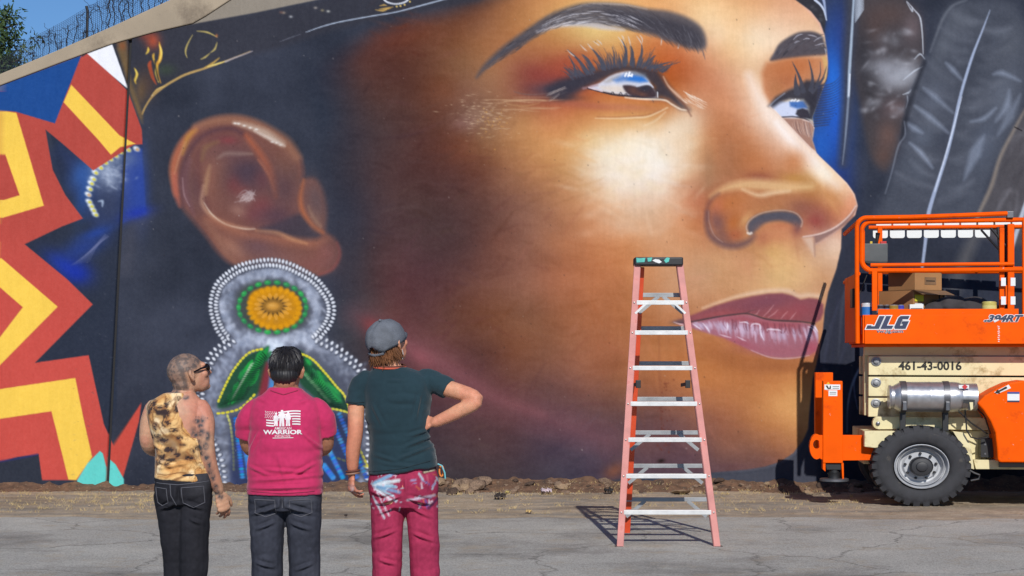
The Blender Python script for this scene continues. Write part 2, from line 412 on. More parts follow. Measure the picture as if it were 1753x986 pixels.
    left = [(640.,860.),(560.,700.),(560.,400.),(545.,200.),(530.,120.),(640.,62.),(700.,42.),(760.,25.),(830.,2.),(900.,-30.),(1000.,-120.)]
    mr = full_mask(prof + [(-300, 900), (-300, -240)], 1.6)
    ml = full_mask(left + [(2100, -120), (2100, 900)], 26)
    sm = (mr * ml)[..., None]
    CV = CV * (1 - sm) + SK * sm
    skin_m = sm
    face_r = mr
    # ---- right background: blue gap, hair, feathers
    MASK[0] = 1 - mr
    blob(1430, 185, 28, 140, (40, 84, 184), .95); blob(1427, 125, 14, 70, (42, 116, 216), .85); blob(1405, 250, 25, 55, (38, 96, 190), .85)
    blob(1440, 60, 25, 60, (44, 60, 120), .6); blob(1440, 310, 22, 40, (36, 50, 105), .6)
    stroke([(1465,-60),(1461,20),(1455,90),(1452,160),(1446,240),(1443,280)], (30, 26, 20, 14), (64, 66, 76), .85, 14)
    # hair down the right side of the face
    poly([(1440,392),(1470,400),(1520,470),(1640,560),(1860,600),(1860,900),(1330,900),(1300,806),(1335,793),(1368,770),(1386,735),(1391,650),(1409,565),(1418,500),(1432,460)], (50, 52, 64), .9, 22)
    poly([(1120,815),(1220,810),(1280,805),(1310,800),(1335,792),(1358,777),(1374,756),(1385,735),(1400,750),(1402,800),(1398,850),(1380,880),(1120,880)], (76, 78, 88), .85, 9)
    stroke([(1225,806),(1290,801),(1335,789),(1364,768),(1381,735),(1385,690)], (5, 9, 8, 3), (112, 110, 120), .6, 6)
    stroke([(1500,610),(1478,625),(1462,650),(1452,690),(1450,740)], (2, 4, 2), (150, 170, 190), .75, 2)
    stroke([(1470,630),(1462,660),(1468,700)], (1, 2.5, 1), (120, 140, 170), .7, 2)
    for k in range(60):
        x = rv(1395, 1800); y = rv(450, 760)
        c = rv(34, 84)
        stroke([(x, y), (x - rv(5, 18), y + rv(30, 60)), (x - rv(10, 40), y + rv(80, 150))], (1, rv(2, 9), 1), (c, c + 3, c + rv(10, 22)), rv(.25, .6), 4)
    # feathers
    f1 = wJ([(160,-120),(180,0),(175,130),(160,300),(190,470),(210,590),(240,700),(300,760),(345,690),(365,600),(390,500),(400,420),(440,350),(468,270),(470,170),(455,80),(400,10),(340,-40)])
    poly(f1, (72, 66, 68), .9, 8, True)
    for (a, b_, r, s, c, al) in [(290,300,80,46,(164,166,174),.7),(330,350,70,50,(176,178,186),.65),(400,330,66,56,(190,194,202),.65),(300,170,60,30,(110,110,116),.5),(320,60,90,60,(92,74,70),.7),(250,120,50,80,(84,66,62),.6),
                                 (310,600,50,70,(108,82,74),.75),(350,480,60,40,(112,92,92),.7),(290,690,40,50,(98,74,66),.7),(230,400,40,90,(52,50,54),.6),(420,120,40,70,(120,104,106),.6),(200,250,40,120,(48,48,54),.6)]:
        (x, y), = wJ([(a, b_)]); blob(x, y, r / 2.595, s / 2.595, c, al)
    for k in range(90):
        (x, y), = wJ([(rv(200, 450), rv(130, 520))]); c = rv(90, 205); blob(x, y, rv(3, 11), rv(2, 6), (c, c, c + 6), rv(.15, .4), rv(-60, 20))
    stroke(wJ([(395,5),(430,45),(455,80),(465,160),(468,240)]), (1, 2.6, 1.4), (214, 218, 226), .85, 1.4)
    for pp in ([(430,262),(455,240),(475,262)], [(380,355),(430,315),(468,295)], [(378,420),(405,410),(415,398)], [(398,425),(400,450),(392,480)], [(395,10),(420,50),(418,30)]):
        stroke(wJ(pp), (1, 2.6, 1), (205, 212, 222), .8, 1.6)
    f2 = wJ([(660,0),(600,30),(560,90),(520,180),(480,280),(440,370),(405,470),(385,600),(345,720),(300,860),(265,990),(500,1000),(690,1000),(760,820),(860,620),(916,520),(940,200),(900,60),(840,0)])
    poly(f2, (78, 82, 92), .85, 14, True)
    for (a, b_, r, s, c, al) in [(560,200,40,90,(104,108,116),.5),(640,80,80,60,(100,104,112),.5),(520,430,50,60,(112,118,132),.5),(820,420,60,110,(112,118,130),.5),(850,200,60,90,(98,102,110),.5),(470,600,50,60,(104,112,126),.5),(740,640,50,120,(98,106,122),.5),(440,760,60,70,(96,102,114),.45),(700,300,50,120,(58,62,72),.6),(560,620,40,90,(60,64,76),.5)]:
        (x, y), = wJ([(a, b_)]); blob(x, y, r / 2.595, s / 2.595, c, al, 20)
    for k in range(90):
        t = rng.rand(); sx, sy = np.interp(t, [0, .35, .65, 1], [760, 670, 590, 490]), np.interp(t, [0, .35, .65, 1], [60, 300, 620, 960])
        sd = 1 if rng.rand() < .5 else -1
        ln = rv(60, 190); c = rv(56, 142)
        p0 = (sx + sd * rv(8, 60), sy + rv(-20, 20)); p1 = (p0[0] + sd * ln * (.8 if sd > 0 else .9), p0[1] - ln * rv(.2, .9) if sd < 0 else p0[1] - ln * rv(-.2, .5))
        stroke(wJ([p0, ((p0[0] + p1[0]) / 2, (p0[1] + p1[1]) / 2 + 12), p1]), (1, rv(3, 12), 1), (c - 4, c, c + 10), rv(.2, .45), 14)
    for pts, w, a in (([(570,280),(600,310),(640,355)], 7, .5), ([(470,390),(520,430),(600,500)], 8, .4), ([(430,470),(500,520),(580,590)], 8, .45), ([(410,635),(460,680),(510,745)], 6, .6), ([(395,545),(430,570),(465,590)], 9, .5),
                      ([(780,330),(820,325),(900,360)], 8, .45), ([(680,540),(740,525),(790,480)], 6, .5), ([(850,400),(840,470),(790,540)], 12, .4), ([(740,600),(700,680),(650,800)], 20, .35), ([(900,420),(850,520),(800,600)], 16, .3)):
        stroke(wJ(pts), (1, w, 1), (156, 166, 184), min(1, a * 1.3), 8)
    stroke(wJ([(660,0),(600,25),(560,75),(525,160),(500,230)]), (2, 5, 1), (120, 124, 132), .6, 5)
    stroke(wJ([(475,275),(440,370),(405,470),(385,560),(372,625)]), (6, 10, 4), (40, 42, 50), .7, 6)
    stroke(wJ([(385,540),(388,600),(358,650),(330,760),(300,860)]), (2, 3, 1.5), (136, 142, 154), .6, 2.5)
    stroke(wJ([(765,45),(735,125),(690,240),(655,350),(628,450),(605,560),(575,680),(540,790),(505,900),(490,965),(475,1100),(450,1300)]), (1, 4.5, 5, 5.5, 7, 4), (166, 178, 202), .95, 2)
    stroke(wJ([(640,430),(605,560),(565,700),(520,850)]), (1, 2.2, 1.5), (222, 230, 244), .85, 1.5)
    f3 = wJ([(930,470),(870,570),(810,700),(770,820),(715,960),(690,1040),(1000,1040),(1000,400)])
    poly(f3, (86, 82, 84), .85, 8, True)
    for k in range(60):
        x, y = rv(760, 990), rv(480, 1000); c = rv(60, 150); p_ = wJ([(x, y), (x + rv(10, 40), y - rv(20, 60)), (x + rv(30, 90), y - rv(50, 120))]); MASK[0] = full_mask(f3, 6, True) if k == 0 else MASK[0]; stroke(p_, (1, rv(3, 9), 1), (c, c - 3, c + 2), rv(.15, .4), 8)
    MASK[0] = 1 - mr
    stroke(wJ([(925,480),(870,580),(810,700),(770,830),(715,950),(690,1020)]), (3, 6, 7, 5), (150, 136, 122), .7, 5)
    stroke(wJ([(950,820),(915,930),(880,1040),(850,1150)]), (4, 8, 5), (205, 214, 226), .8, 3)
    stroke(wJ([(720,1000),(640,1180),(590,1320),(560,1420)]), (16, 26, 10), (120, 116, 112), .5, 18)
    stroke(wJ([(875,565),(905,580)]), 2, (30, 28, 30), .8, 1, False)
    # left quill beside the blue
    stroke(wJ([(162,-60),(156,60),(148,200),(140,330),(136,430)]), (3, 4, 5, 3.5), (176, 192, 208), .9, 2.4)
    stroke(wJ([(140,380),(132,500),(122,620),(110,730)]), (4, 3.5, 1), (150, 162, 180), .7, 2.4)
    stroke(wJ([(143,330),(138,425)]), 2.2, (232, 238, 246), .9, 1.5, False)
    for k in range(16):
        t = k / 15.
        stroke(wJ([(165, 100 - t * 110), (185, 70 - t * 100), (205, 40 - t * 95)]), (1, 1.6, .6), (196, 208, 222), .8, 1.2)
    # headband at the top right
    poly(wI([(640,-100),(690,0),(790,75),(850,150),(876,215),(888,120),(880,60),(830,0),(800,-100)]), (52, 52, 58), 1, 3)
    for k in range(25):
        (x, y), = wI([(rv(760, 880), rv(10, 180))]); c = rv(60, 100); blob(x, y, 3, 2, (c, c, c + 4), .4)
    stroke(wI([(815,0),(850,30),(875,70),(890,130)]), (4, 3.5, 2), (206, 216, 234), .95, 1.6); stroke(wI([(868,-10),(876,20),(888,110)]), (5, 4, 1.6), (170, 184, 214), .9, 2)
    MASK[0] = None
    # ---- far eye
    MASK[0] = face_r
    stroke(wI([(690,-20),(780,75),(842,150),(868,222)]), 3, (228, 176, 160), .7, 4)
    blob(1345, 120, 40, 30, (198, 116, 66), .8); blob(1370, 110, 26, 18, (204, 120, 70), .7)
    brow = wQ([(320,855),(370,740),(440,620),(560,530),(700,460),(830,440),(940,450),(1040,500),(1080,600),(1110,760),(940,785),(760,800),(520,830)])
    poly(brow, (82, 76, 82), .95, 3.5, True)
    for k in range(110):
        t = rng.rand(); bx = 340 + 720 * t + rv(-30, 20); by = np.interp(t, [0, .3, .6, 1], [820, 700, 640, 640]) + rv(-150, 120) * min(1, .35 + t)
        c = rv(52, 112); ln = rv(60, 130); an = np.interp(t, [0, .5, 1], [1.05, .6, .2]) + rv(-.15, .15)
        if by > np.interp(bx, [320, 760, 1110], [850, 790, 755]) - 10 or by < np.interp(bx, [320, 440, 700, 1040], [840, 640, 480, 500]): continue
        stroke(wQ([(bx, by), (bx + ln * math.cos(an) * .6, by - ln * math.sin(an) * .7), (bx + ln * math.cos(an), by - ln * math.sin(an) * .9)]), (.8, 1.2, .5), (c, c - 3, c + 3), .55, 1.)
    for p in ([(640,560),(700,500),(770,480)], [(655,605),(690,585),(725,575)], [(930,580),(990,540),(1050,520)], [(950,640),(1020,620),(1080,610)], [(850,490),(910,500),(970,520)], [(780,560),(830,540),(870,545)], [(1080,680),(1095,710),(1100,760)]):
        stroke(wQ(p), (.8, 1.9, .8), (196, 194, 204), .75, 1.2)
    poly(wI([(470,470),(500,410),(620,385),(760,370),(890,360),(905,430),(890,520),(870,580),(780,560),(690,570),(560,650),(520,680),(480,600)]), (192, 112, 66), .75, 7)
    blob(1345, 140, 18, 14, (176, 102, 66), .6); blob(1330, 155, 14, 18, (182, 116, 72), .7)
    poly(wI([(860,370),(885,362),(905,420),(900,500),(885,570),(868,560),(880,470)]), (214, 172, 110), .9, 3)
    # eyeball
    poly(wI([(520,690),(560,650),(620,660),(760,660),(775,740),(800,770),(720,765),(600,765),(560,720)]), (206, 212, 232), 1, 2)
    poly(wI([(650,660),(740,655),(770,700),(700,705),(655,690)]), (64, 110, 182), .9, 3); poly(wI([(690,740),(700,712),(735,702),(770,715),(790,770),(720,765)]), (62, 58, 66), 1, 2)
    poly(wI([(510,690),(560,630),(640,585),(700,560),(760,520),(850,530),(880,590),(850,700),(800,780),(770,770),(775,690),(740,650),(650,645),(590,665),(540,700)]), (58, 56, 64), .95, 5)
    blob(*wI([(800,640)])[0], 12, 24, (52, 50, 58), .8)
    stroke(wI([(520,690),(560,650),(620,605)]), 2, (160, 170, 190), .6, 1.5)
    for p in ([(660,655),(672,648)], [(680,655),(690,645)], [(700,658),(712,650)]): stroke(wI(p), 2.2, (246, 246, 250), .95, 1.2, False)
    poly(wI([(600,765),(720,768),(800,790),(812,830),(800,905),(830,986),(780,960),(700,880)]), (168, 124, 106), .95, 3)
    for k in range(26):
        t = rng.rand(); stroke(wI([(640 + 150 * t, 775 + rv(0, 25)), (650 + 150 * t, 810 + rv(0, 25) + 40 * t), (670 + 140 * t, 850 + 50 * t)]), (.6, 1.1, .5), (214, 186, 172) if rng.rand() < .6 else (110, 84, 80), .5, 1)
    stroke(wI([(600,760),(680,757),(760,775),(805,810)]), (2, 2.5, 1.5), (60, 54, 60), .85, 1.5); stroke(wI([(740,778),(790,795),(810,830)]), 2, (226, 200, 190), .8, 1.5)
    stroke(wI([(545,715),(620,790),(700,880),(790,970),(830,1000)]), (3, 4, 4), (240, 216, 196), .8, 2.5)
    MASK[0] = None
    lash = [([(740,590),(715,500),(668,400)], 9), ([(790,580),(800,500),(775,385)], 9), ([(700,600),(690,540),(690,480)], 12), ([(830,560),(870,500),(890,430)], 5), ([(840,570),(885,530),(905,440)], 4), ([(820,560),(850,480),(850,400)], 4), ([(800,600),(850,540),(880,500)], 5)]
    for p, w in lash: stroke(wI(p), (w, w * .5, .6), (74, 74, 84), .95, 1.2)
    for k in range(17):
        t = k / 16.
        y = 560 + 260 * t
        stroke(wI([(840 - 30 * t, y), (920 + 10 * (1 - t) - 20 * t, y - 10 - 10 * (1 - t)), (985 + 20 * math.sin(t * 3) - 90 * t * t, y - 70 + 60 * t)]), (2.6, 1.4, .5), (58, 62, 86), .75, 1.)
    # ---- near eye
    blob(925, 128, 34, 16, (152, 66, 58), .7, 15); blob(960, 110, 40, 15, (168, 76, 54), .5, -15); blob(915, 150, 26, 12, (140, 70, 66), .5)
    blob(950, 152, 40, 12, (74, 68, 80), .85, -6); blob(985, 140, 38, 12, (66, 64, 74), .8, -14); blob(965, 168, 30, 7, (62, 58, 62), .8)
    blob(1000, 180, 70, 7, (176, 98, 74), .7, 6); blob(1080, 183, 50, 7, (190, 118, 90), .6, 4); blob(1100, 170, 60, 6, (200, 120, 84), .5, 4)
    lid = wN([(300,500),(420,430),(560,390),(680,350),(800,310),(920,275),(1050,265),(1180,280),(1300,310),(1420,330),(1360,340),(1450,480),(1560,610),(1640,700),(1560,690),(1450,610),(1380,590),(1300,600),(1270,560),(1310,490),(1250,440),(1150,370),(1040,345),(960,370),(820,430),(700,480),(640,505),(560,560),(460,600),(380,590),(320,560)])
    poly(lid, (58, 56, 66), .9, 9)
    poly(wN([(700,490),(800,450),(900,385),(1000,350),(1100,340),(1220,380),(1290,470),(1330,590),(1200,590),(1040,565),(900,545),(800,520)]), (206, 206, 216), 1, 2.5, True)
    poly(wN([(840,440),(930,385),(1000,365),(980,410),(880,450)]), (160, 150, 140), .6, 4)
    poly(wN([(790,480),(950,470),(1020,480),(1060,545),(940,545),(830,515)]), (222, 206, 190), .9, 5)
    poly(wN([(930,420),(1030,370),(1130,365),(1220,385),(1250,435),(1190,440),(1060,430),(960,440)]), (86, 128, 190), .9, 5)
    poly(wN([(1060,420),(1110,385),(1200,390),(1248,432),(1180,440)]), (48, 118, 204), .95, 4)
    poly(wN([(1040,350),(1130,335),(1230,360),(1270,430),(1240,400),(1150,375)]), (104, 110, 120), .7, 4)
    poly(wN([(1020,480),(1080,470),(1160,485),(1250,470),(1305,500),(1330,580),(1200,585),(1080,560)]), (70, 56, 60), 1, 2.5, True)
    blob(*wN([(1120,520)])[0], 9, 6, (104, 70, 60), .8, 15); blob(*wN([(1200,555)])[0], 9, 4, (116, 76, 62), .7, 12); blob(*wN([(1230,500)])[0], 10, 5, (52, 52, 62), .9)
    stroke(wN([(1150,480),(1210,462),(1270,460),(1305,490)]), (2, 3, 2), (206, 212, 224), .85, 1.6); stroke(wN([(1345,535),(1348,585)]), 1.6, (236, 236, 238), .9, 1, False)
    for p in ([(1040,385),(1055,358)], [(1070,385),(1085,350)], [(1080,378),(1095,380)], [(1105,385),(1108,368)]): stroke(wN(p), 3, (250, 250, 252), .95, 1.2, False)
    stroke(wN([(650,500),(720,485),(780,470)]), 4, (176, 140, 144), .6, 3)
    stroke(wN([(690,500),(830,535),(950,560),(1100,575),(1250,590),(1400,600)]), (2, 3.4, 3.4, 2), (52, 46, 54), .9, 1.5)
    stroke(wN([(700,492),(760,510),(830,528)]), 2, (232, 210, 214), .9, 1.3)
    for x, y in ((925,545),(1000,550),(1050,560),(1110,580),(1165,585)): stroke(wN([(x - 18, y + 10), (x, y - 12), (x + 16, y + 12)]), 1.4, (52, 48, 56), .9, 1)
    for p in ([(1290,590),(1310,635)], [(1180,580),(1210,600)]): stroke(wN(p), (1.5, .6), (60, 50, 54), .8, 1, False)
    stroke(wN([(1040,585),(1200,600),(1400,608),(1480,650),(1560,695),(1620,705)]), (2, 3.5, 3, 3, 2), (240, 216, 190), .85, 2)
    stroke(wN([(1380,370),(1430,470),(1520,560),(1600,660),(1660,760)]), (2, 3, 3.4, 3), (120, 74, 58), .6, 3); stroke(wN([(1400,390),(1450,480),(1530,560),(1620,640)]), (1.5, 3, 5, 2), (228, 186, 156), .8, 3)
    for k in range(26): 
        x = rv(1560, 1750); y = 540 + (x - 1560) * .45 + rv(-30, 60); stroke(wN([(x, y), (x + 30, y + 22), (x + 70, y + 40)]), (.8, 1.4, .6), (246, 230, 210), .6, 1.1)
    # lashes
    def lashes(n, f0, f1, c, wd, al):
        for k in range(n):
            t = rng.rand()
            bx = np.interp(t, [0, 1], [520, 1400]); by = np.interp(bx, [520, 700, 900, 1050, 1200, 1400], [400, 350, 290, 270, 285, 325]) + rv(-10, 30)
            an = np.interp(bx, [520, 800, 1100, 1400], [2.45, 2.1, 1.55, .45]) + rv(-.12, .12); ln = rv(f0, f1) * (1.0 if bx < 1250 else .8)
            p2 = (bx + ln * math.cos(an), by - ln * math.sin(an)); cv = rv(-.1, .25)
            p1 = (bx + ln * .5 * math.cos(an - cv), by - ln * .5 * math.sin(an - cv))
            stroke(wN([(bx, by), p1, p2]), (wd * rv(.6, 1.2), wd * .6, .5), c, al, 1.)
    lashes(110, 60, 130, (74, 74, 86), 3.2, .75); lashes(36, 120, 220, (88, 84, 92), 2.2, .7)
    for p, w in (([(690,350),(600,230),(500,135)], 7), ([(740,320),(690,230),(640,180)], 8), ([(840,300),(790,200),(720,115)], 8), ([(1040,265),(1050,150),(1010,40)], 8), ([(1105,265),(1110,160),(1090,90)], 8), ([(1170,270),(1200,160),(1195,80)], 7), ([(940,290),(940,190),(920,110)], 4), ([(580,370),(560,280),(510,190)], 5), ([(1230,280),(1290,220),(1330,190)], 6), ([(1300,300),(1400,270),(1480,250)], 5), ([(1310,310),(1430,290),(1560,250)], 3)):
        stroke(wN(p), (w, w * .6, .7), (78, 80, 92), .92, 1.3)
    for p in ([(500,140),(540,180),(570,200)], [(690,80),(715,110),(740,135)], [(620,90),(660,130),(685,150)], [(740,55),(790,90),(800,95)], [(780,45),(810,70),(825,90)], [(975,15),(1010,60),(1030,100)], [(1070,10),(1085,60),(1095,100)], [(1150,10),(1180,50),(1200,90)], [(1180,0),(1200,30),(1205,70)], [(1385,30),(1383,60),(1378,95)], [(1540,80),(1545,100),(1535,130)], [(1010,0),(1025,25),(1030,50)]):
        stroke(wN(p), (.8, 2.2, .8), (216, 200, 186), .85, 1.2)
    for k in range(14):
        y = rv(510, 590); stroke(wN([(440 + rv(-20, 60), y - 30), (380, y + 10), (310 + rv(-20, 30), y + 40)]), (.8, 1.5, .5), (176, 160, 152) if k % 2 else (96, 84, 86), .6, 1.1)
    stroke(wN([(0,530),(70,550),(180,560),(320,545)]), (1, 2, 1), (130, 104, 98), .6, 2); stroke(wN([(-100,625),(60,612),(200,605),(300,615)]), (1, 2.4, 1), (206, 164, 116), .6, 3); stroke(wN([(-60,650),(100,665),(240,635)]), (1, 2, 1), (216, 170, 110), .4, 3)
    stroke(wN([(760,780),(940,782),(1120,775),(1250,765),(1360,720),(1440,680)]), (1, 3, 3, 2), (236, 206, 164), .75, 2.5); stroke(wN([(780,765),(940,768),(1120,760),(1250,748),(1380,700)]), (1, 2.5, 1), (160, 96, 66), .5, 3)
    stroke(wN([(1220,850),(1330,800),(1420,720)]), (1, 3, 1), (240, 216, 178), .6, 4)
    # eyebrow
    brow = wH([(195,465),(240,390),(330,300),(420,230),(520,160),(620,95),(720,50),(830,20),(950,15),(1080,25),(1220,50),(1340,65),(1440,95),(1520,140),(1560,190),(1575,260),(1555,295),(1480,290),(1380,255),(1280,215),(1180,190),(1060,165),(940,150),(830,140),(720,145),(620,175),(500,250),(380,330),(280,390),(225,440)])
    poly(brow, (88, 84, 90), .9, 6, True)
    poly(wH([(960,60),(1120,70),(1280,100),(1420,130),(1520,180),(1550,260),(1480,280),(1350,235),(1200,180),(1050,140)]), (64, 62, 70), .8, 10, True)
    stroke(wH([(560,190),(700,150),(850,145),(980,165),(1080,180)]), (4, 9, 10, 3), (196, 190, 194), .75, 6); stroke(wH([(740,60),(850,28),(960,22),(1100,30),(1220,55)]), (1, 3, 3, 1), (176, 168, 166), .6, 3)
    for k in range(420):
        t = rng.rand() ** .8
        x = 220 + 1340 * t; mid = np.interp(x, [220, 420, 620, 830, 1080, 1300, 1480, 1570], [430, 275, 135, 80, 95, 150, 215, 250]); hw = np.interp(x, [220, 420, 620, 830, 1080, 1300, 1560], [10, 40, 45, 58, 68, 72, 48])
        y = mid + rv(-1, 1) * hw
        an = np.interp(x, [220, 500, 800, 1100, 1400, 1570], [.75, .6, .15, -.45, -.95, -1.35]) + rv(-.15, .15)
        if x < 1000: an += 0
        ln = rv(30, 85); c = rv(50, 120)
        dx, dy = math.cos(an) * ln, -math.sin(an) * ln
        stroke(wH([(x, y), (x + dx * .5, y + dy * .5 + 4), (x + dx, y + dy)]), (.7, 1.3, .5), (c, c - 3, c + 3), .5, 1.)
    for k in range(70):
        t = rng.rand(); x = 560 + 560 * t; y = np.interp(x, [560, 830, 1120], [160, 95, 110]) + rv(-30, 40); an = np.interp(x, [560, 800, 1120], [.5, .12, -.5]); ln = rv(40, 110)
        stroke(wH([(x, y), (x + ln * math.cos(an), y - ln * math.sin(an))]), (.6, 1.2, .5), (206, 202, 206), rv(.3, .75), 1., False)
    # sparkle and streaks on the temple
    for k in range(150):
        (x, y), = wG([(rng.normal(1090, 110), rng.normal(820, 75))]); blob(x, y, rv(1., 5), rv(.5, 1.1), (222, 190, 150), rv(.2, .6), rv(-8, 8))
    for k in range(40):
        (x, y), = wG([(rng.normal(1165, 60), rng.normal(880, 60))]); blob(x, y, rv(.8, 1.6), rv(.8, 1.4), (226, 160, 70), rv(.3, .8))
    blob(815, 195, 26, 10, (190, 150, 120), .25); blob(790, 212, 22, 12, (170, 120, 112), .3)
    for k in range(14):
        x, y = rv(820, 900), rv(165, 190); stroke([(x, y), (x + rv(20, 40), y + rv(-2, 2)), (x + rv(50, 80), y + rv(-3, 3))], (.5, 1.6, .5), (214, 172, 130), .4, 2)
    # cheek lights: scumbled whites
    for (x, y, rx, ry, c, a, r) in [(1085,290,60,40,(248,236,220),.35,10),(1120,262,40,20,(252,248,240),.5,10),(1050,262,40,20,(248,236,206),.45,-10),(1050,310,38,20,(244,236,228),.45,20),(1110,330,50,22,(240,220,200),.4,10),(1015,240,26,14,(236,206,150),.5,0),(1095,250,40,14,(250,240,214),.5,5),(1150,225,30,20,(248,232,208),.5,-50),
                                    (1175,240,20,36,(244,226,200),.4,10)]:
        blob(x, y, rx, ry, c, a, r)
    for k in range(160):
        x, y = rng.normal(1085, 48), rng.normal(290, 32); c = rv(-14, 10)
        blob(x, y, rv(5, 20), rv(3, 7), (246 + c * .5, 228 + c, 200 + c * 2.4), rv(.08, .26), rv(-50, 30))
    for k in range(50):
        x, y = rv(1000, 1180), rv(330, 400); blob(x, y, rv(8, 26), rv(4, 9), (232, 196, 166), rv(.06, .2), rv(-40, 30))
    for k in range(240):      # brushed mottling over the lit skin
        x, y = rv(830, 1420), rv(0, 780)
        if (y < 215 and 790 < x < 1225) or (y < 270 and x > 1270): continue
        c = SK[int(np.clip(y - CY0, 0, CH - 1)), int(np.clip(x - CX0, 0, CW - 1))]; MASK[0] = face_r
        blob(x, y, rv(14, 50), rv(5, 16), np.clip(c + rv(-26, 26) * np.array([1, .9, .8]), 30, 250), rv(.1, .28), rv(-60, 40))
    for k in range(1100):     # short visible brush strokes in the local colour
        x, y = rv(620, 1430), rv(0, 800)
        if (y < 225 and 760 < x < 1240) or (y < 280 and x > 1250): continue
        c = SK[int(np.clip(y - CY0, 0, CH - 1)), int(np.clip(x - CX0, 0, CW - 1))]; a = rv(-.9, .9) + (.6 if x > 1000 else -.2); L0 = rv(10, 34)
        stroke([(x, y), (x + L0 * math.cos(a), y + L0 * math.sin(a) + rv(-3, 3)), (x + 2 * L0 * math.cos(a), y + 2 * L0 * math.sin(a))], (1, rv(3, 9), 1), np.clip(c + rv(-24, 24) * np.array([1, .9, .8]) + np.array([rv(-4, 8), rv(-4, 4), rv(-6, 6)]), 24, 250), rv(.10, .28), 6)
    MASK[0] = None
    # ---- nose
    MASK[0] = face_r
    stroke([(1282,130),(1300,170),(1330,215),(1370,262),(1410,300),(1432,318)], (14, 16, 18, 22, 16), (248, 226, 208), .65, 16)
    stroke(wK([(780,-40),(880,80),(1000,180),(1100,290),(1140,330)]), (8, 12, 14, 10), (252, 244, 236), .6, 10)
    blob(*wK([(1110,320)])[0], 20, 11, (252, 236, 206), .7, 40); blob(*wK([(900,230)])[0], 20, 24, (204, 118, 62), .6, 40); blob(*wK([(660,340)])[0], 24, 8, (168, 92, 66), .75, 4); blob(*wK([(900,350)])[0], 24, 9, (196, 140, 64), .6, 0)
    blob(*wK([(420,160)])[0], 24, 40, (180, 118, 82), .5); blob(*wK([(300,300)])[0], 10, 40, (170, 122, 84), .5)
    # wing
    stroke(wK([(320,480),(400,430),(500,402),(640,395),(800,410),(900,415),(1020,410)]), (4, 12, 20, 18, 10), (232, 190, 132), .75, 12)
    stroke(wK([(540,430),(650,470),(760,455),(870,440)]), (3, 9, 3), (246, 220, 176), .7, 7)
    blob(*wK([(440,520)])[0], 30, 14, (202, 118, 62), .8, -20); blob(*wK([(360,560)])[0], 10, 20, (206, 116, 76), .8, 20); blob(*wK([(800,500)])[0], 50, 10, (194, 122, 76), .7, -6); blob(*wK([(960,560)])[0], 26, 16, (152, 94, 76), .75, 10)
    blob(*wK([(1080,620)])[0], 22, 16, (160, 92, 78), .75, 30); blob(*wK([(1180,500)])[0], 26, 16, (206, 138, 84), .6, 50); blob(*wK([(1050,650)])[0], 12, 9, (158, 72, 66), .7, 20); blob(*wK([(1290,540)])[0], 9, 22, (226, 152, 112), .6, 25)
    stroke(wK([(285,640),(290,560),(320,500),(370,460)]), (5, 7, 4), (120, 74, 70), .5, 8)
    stroke(wK([(290,590),(288,680),(320,760),(400,810),(490,822),(570,800),(620,760)]), (4, 8, 12, 12, 8), (104, 78, 82), .75, 10)
    blob(*wK([(360,660)])[0], 13, 22, (120, 84, 84), .7, -25); blob(*wK([(420,760)])[0], 18, 10, (126, 86, 80), .7, 20); blob(*wK([(480,660)])[0], 12, 18, (192, 108, 52), .8, 20); blob(*wK([(490,750)])[0], 14, 10, (178, 92, 56), .7); blob(*wK([(560,640)])[0], 7, 14, (216, 162, 104), .7, 40)
    stroke(wK([(300,580),(305,660),(340,750),(400,800)]), (1, 2.4, 1), (186, 150, 138), .55, 2)
    nost = wK([(572,690),(590,645),(660,602),(760,583),(850,583),(920,605),(955,650),(945,700),(920,725),(890,680),(800,650),(700,668),(640,715),(600,745),(578,725)])
    poly(nost, (88, 86, 96), .97, 5, True)
    blob(*wK([(800,690)])[0], 26, 8, (204, 120, 82), .75); blob(*wK([(790,750)])[0], 30, 14, (208, 134, 92), .8); blob(*wK([(680,770)])[0], 14, 16, (186, 108, 78), .6, 20); blob(*wK([(920,720)])[0], 10, 12, (158, 92, 78), .7)
    stroke(wK([(572,720),(566,690),(590,645),(660,600),(760,578),(850,578),(920,600),(958,650),(950,690)]), (3, 2.4, 2, 2, 2, 2.4), (224, 192, 168), .55, 2.6)
    stroke(wK([(575,735),(590,740),(600,735)]), 4, (240, 226, 210), .8, 2.5)
    # underside of the tip and the far wing
    poly(wK([(960,765),(1080,740),(1200,690),(1300,600),(1340,540),(1330,590),(1270,670),(1200,720),(1100,780),(1050,815),(1040,760)]), (150, 116, 108), .9, 3)
    stroke(wK([(965,762),(1090,738),(1200,688),(1290,610),(1335,545)]), (2, 3, 2.4, 2), (234, 204, 190), .85, 1.8)
    stroke(wK([(1045,815),(1110,785),(1200,722),(1275,672)]), (1, 2, 1), (206, 166, 152), .7, 1.8)
    poly(wK([(960,770),(1030,760),(1045,820),(1045,900),(1020,860)]), (222, 190, 166), .8, 5)
    stroke(wK([(1042,790),(1045,840),(1048,900)]), (1, 3, 1), (146, 106, 92), .5, 4)
    stroke([(1318,183),(1345,210),(1372,237),(1398,264),(1425,290),(1450,315),(1462,334),(1467,352),(1462,370)], 2, (236, 206, 190), .7, 1.8)
    # ---- lips
    up = wL([(90,455),(180,425),(260,395),(380,345),(510,305),(650,275),(760,258),(860,255),(930,272),(990,300),(1050,288),(1110,295),(1148,335),(1150,390),(1130,440),(1090,465),(1000,452),(900,450),(800,440),(720,425),(660,405),(600,398),(520,405),(400,420),(280,445),(200,462),(130,470)])
    stroke(wL([(300,360),(500,290),(650,255),(800,235),(900,240),(970,275),(1040,268),(1120,275)]), (2, 6, 7, 8, 6), (238, 206, 176), .7, 7)
    poly(up, (140, 78, 86), .96, 3)
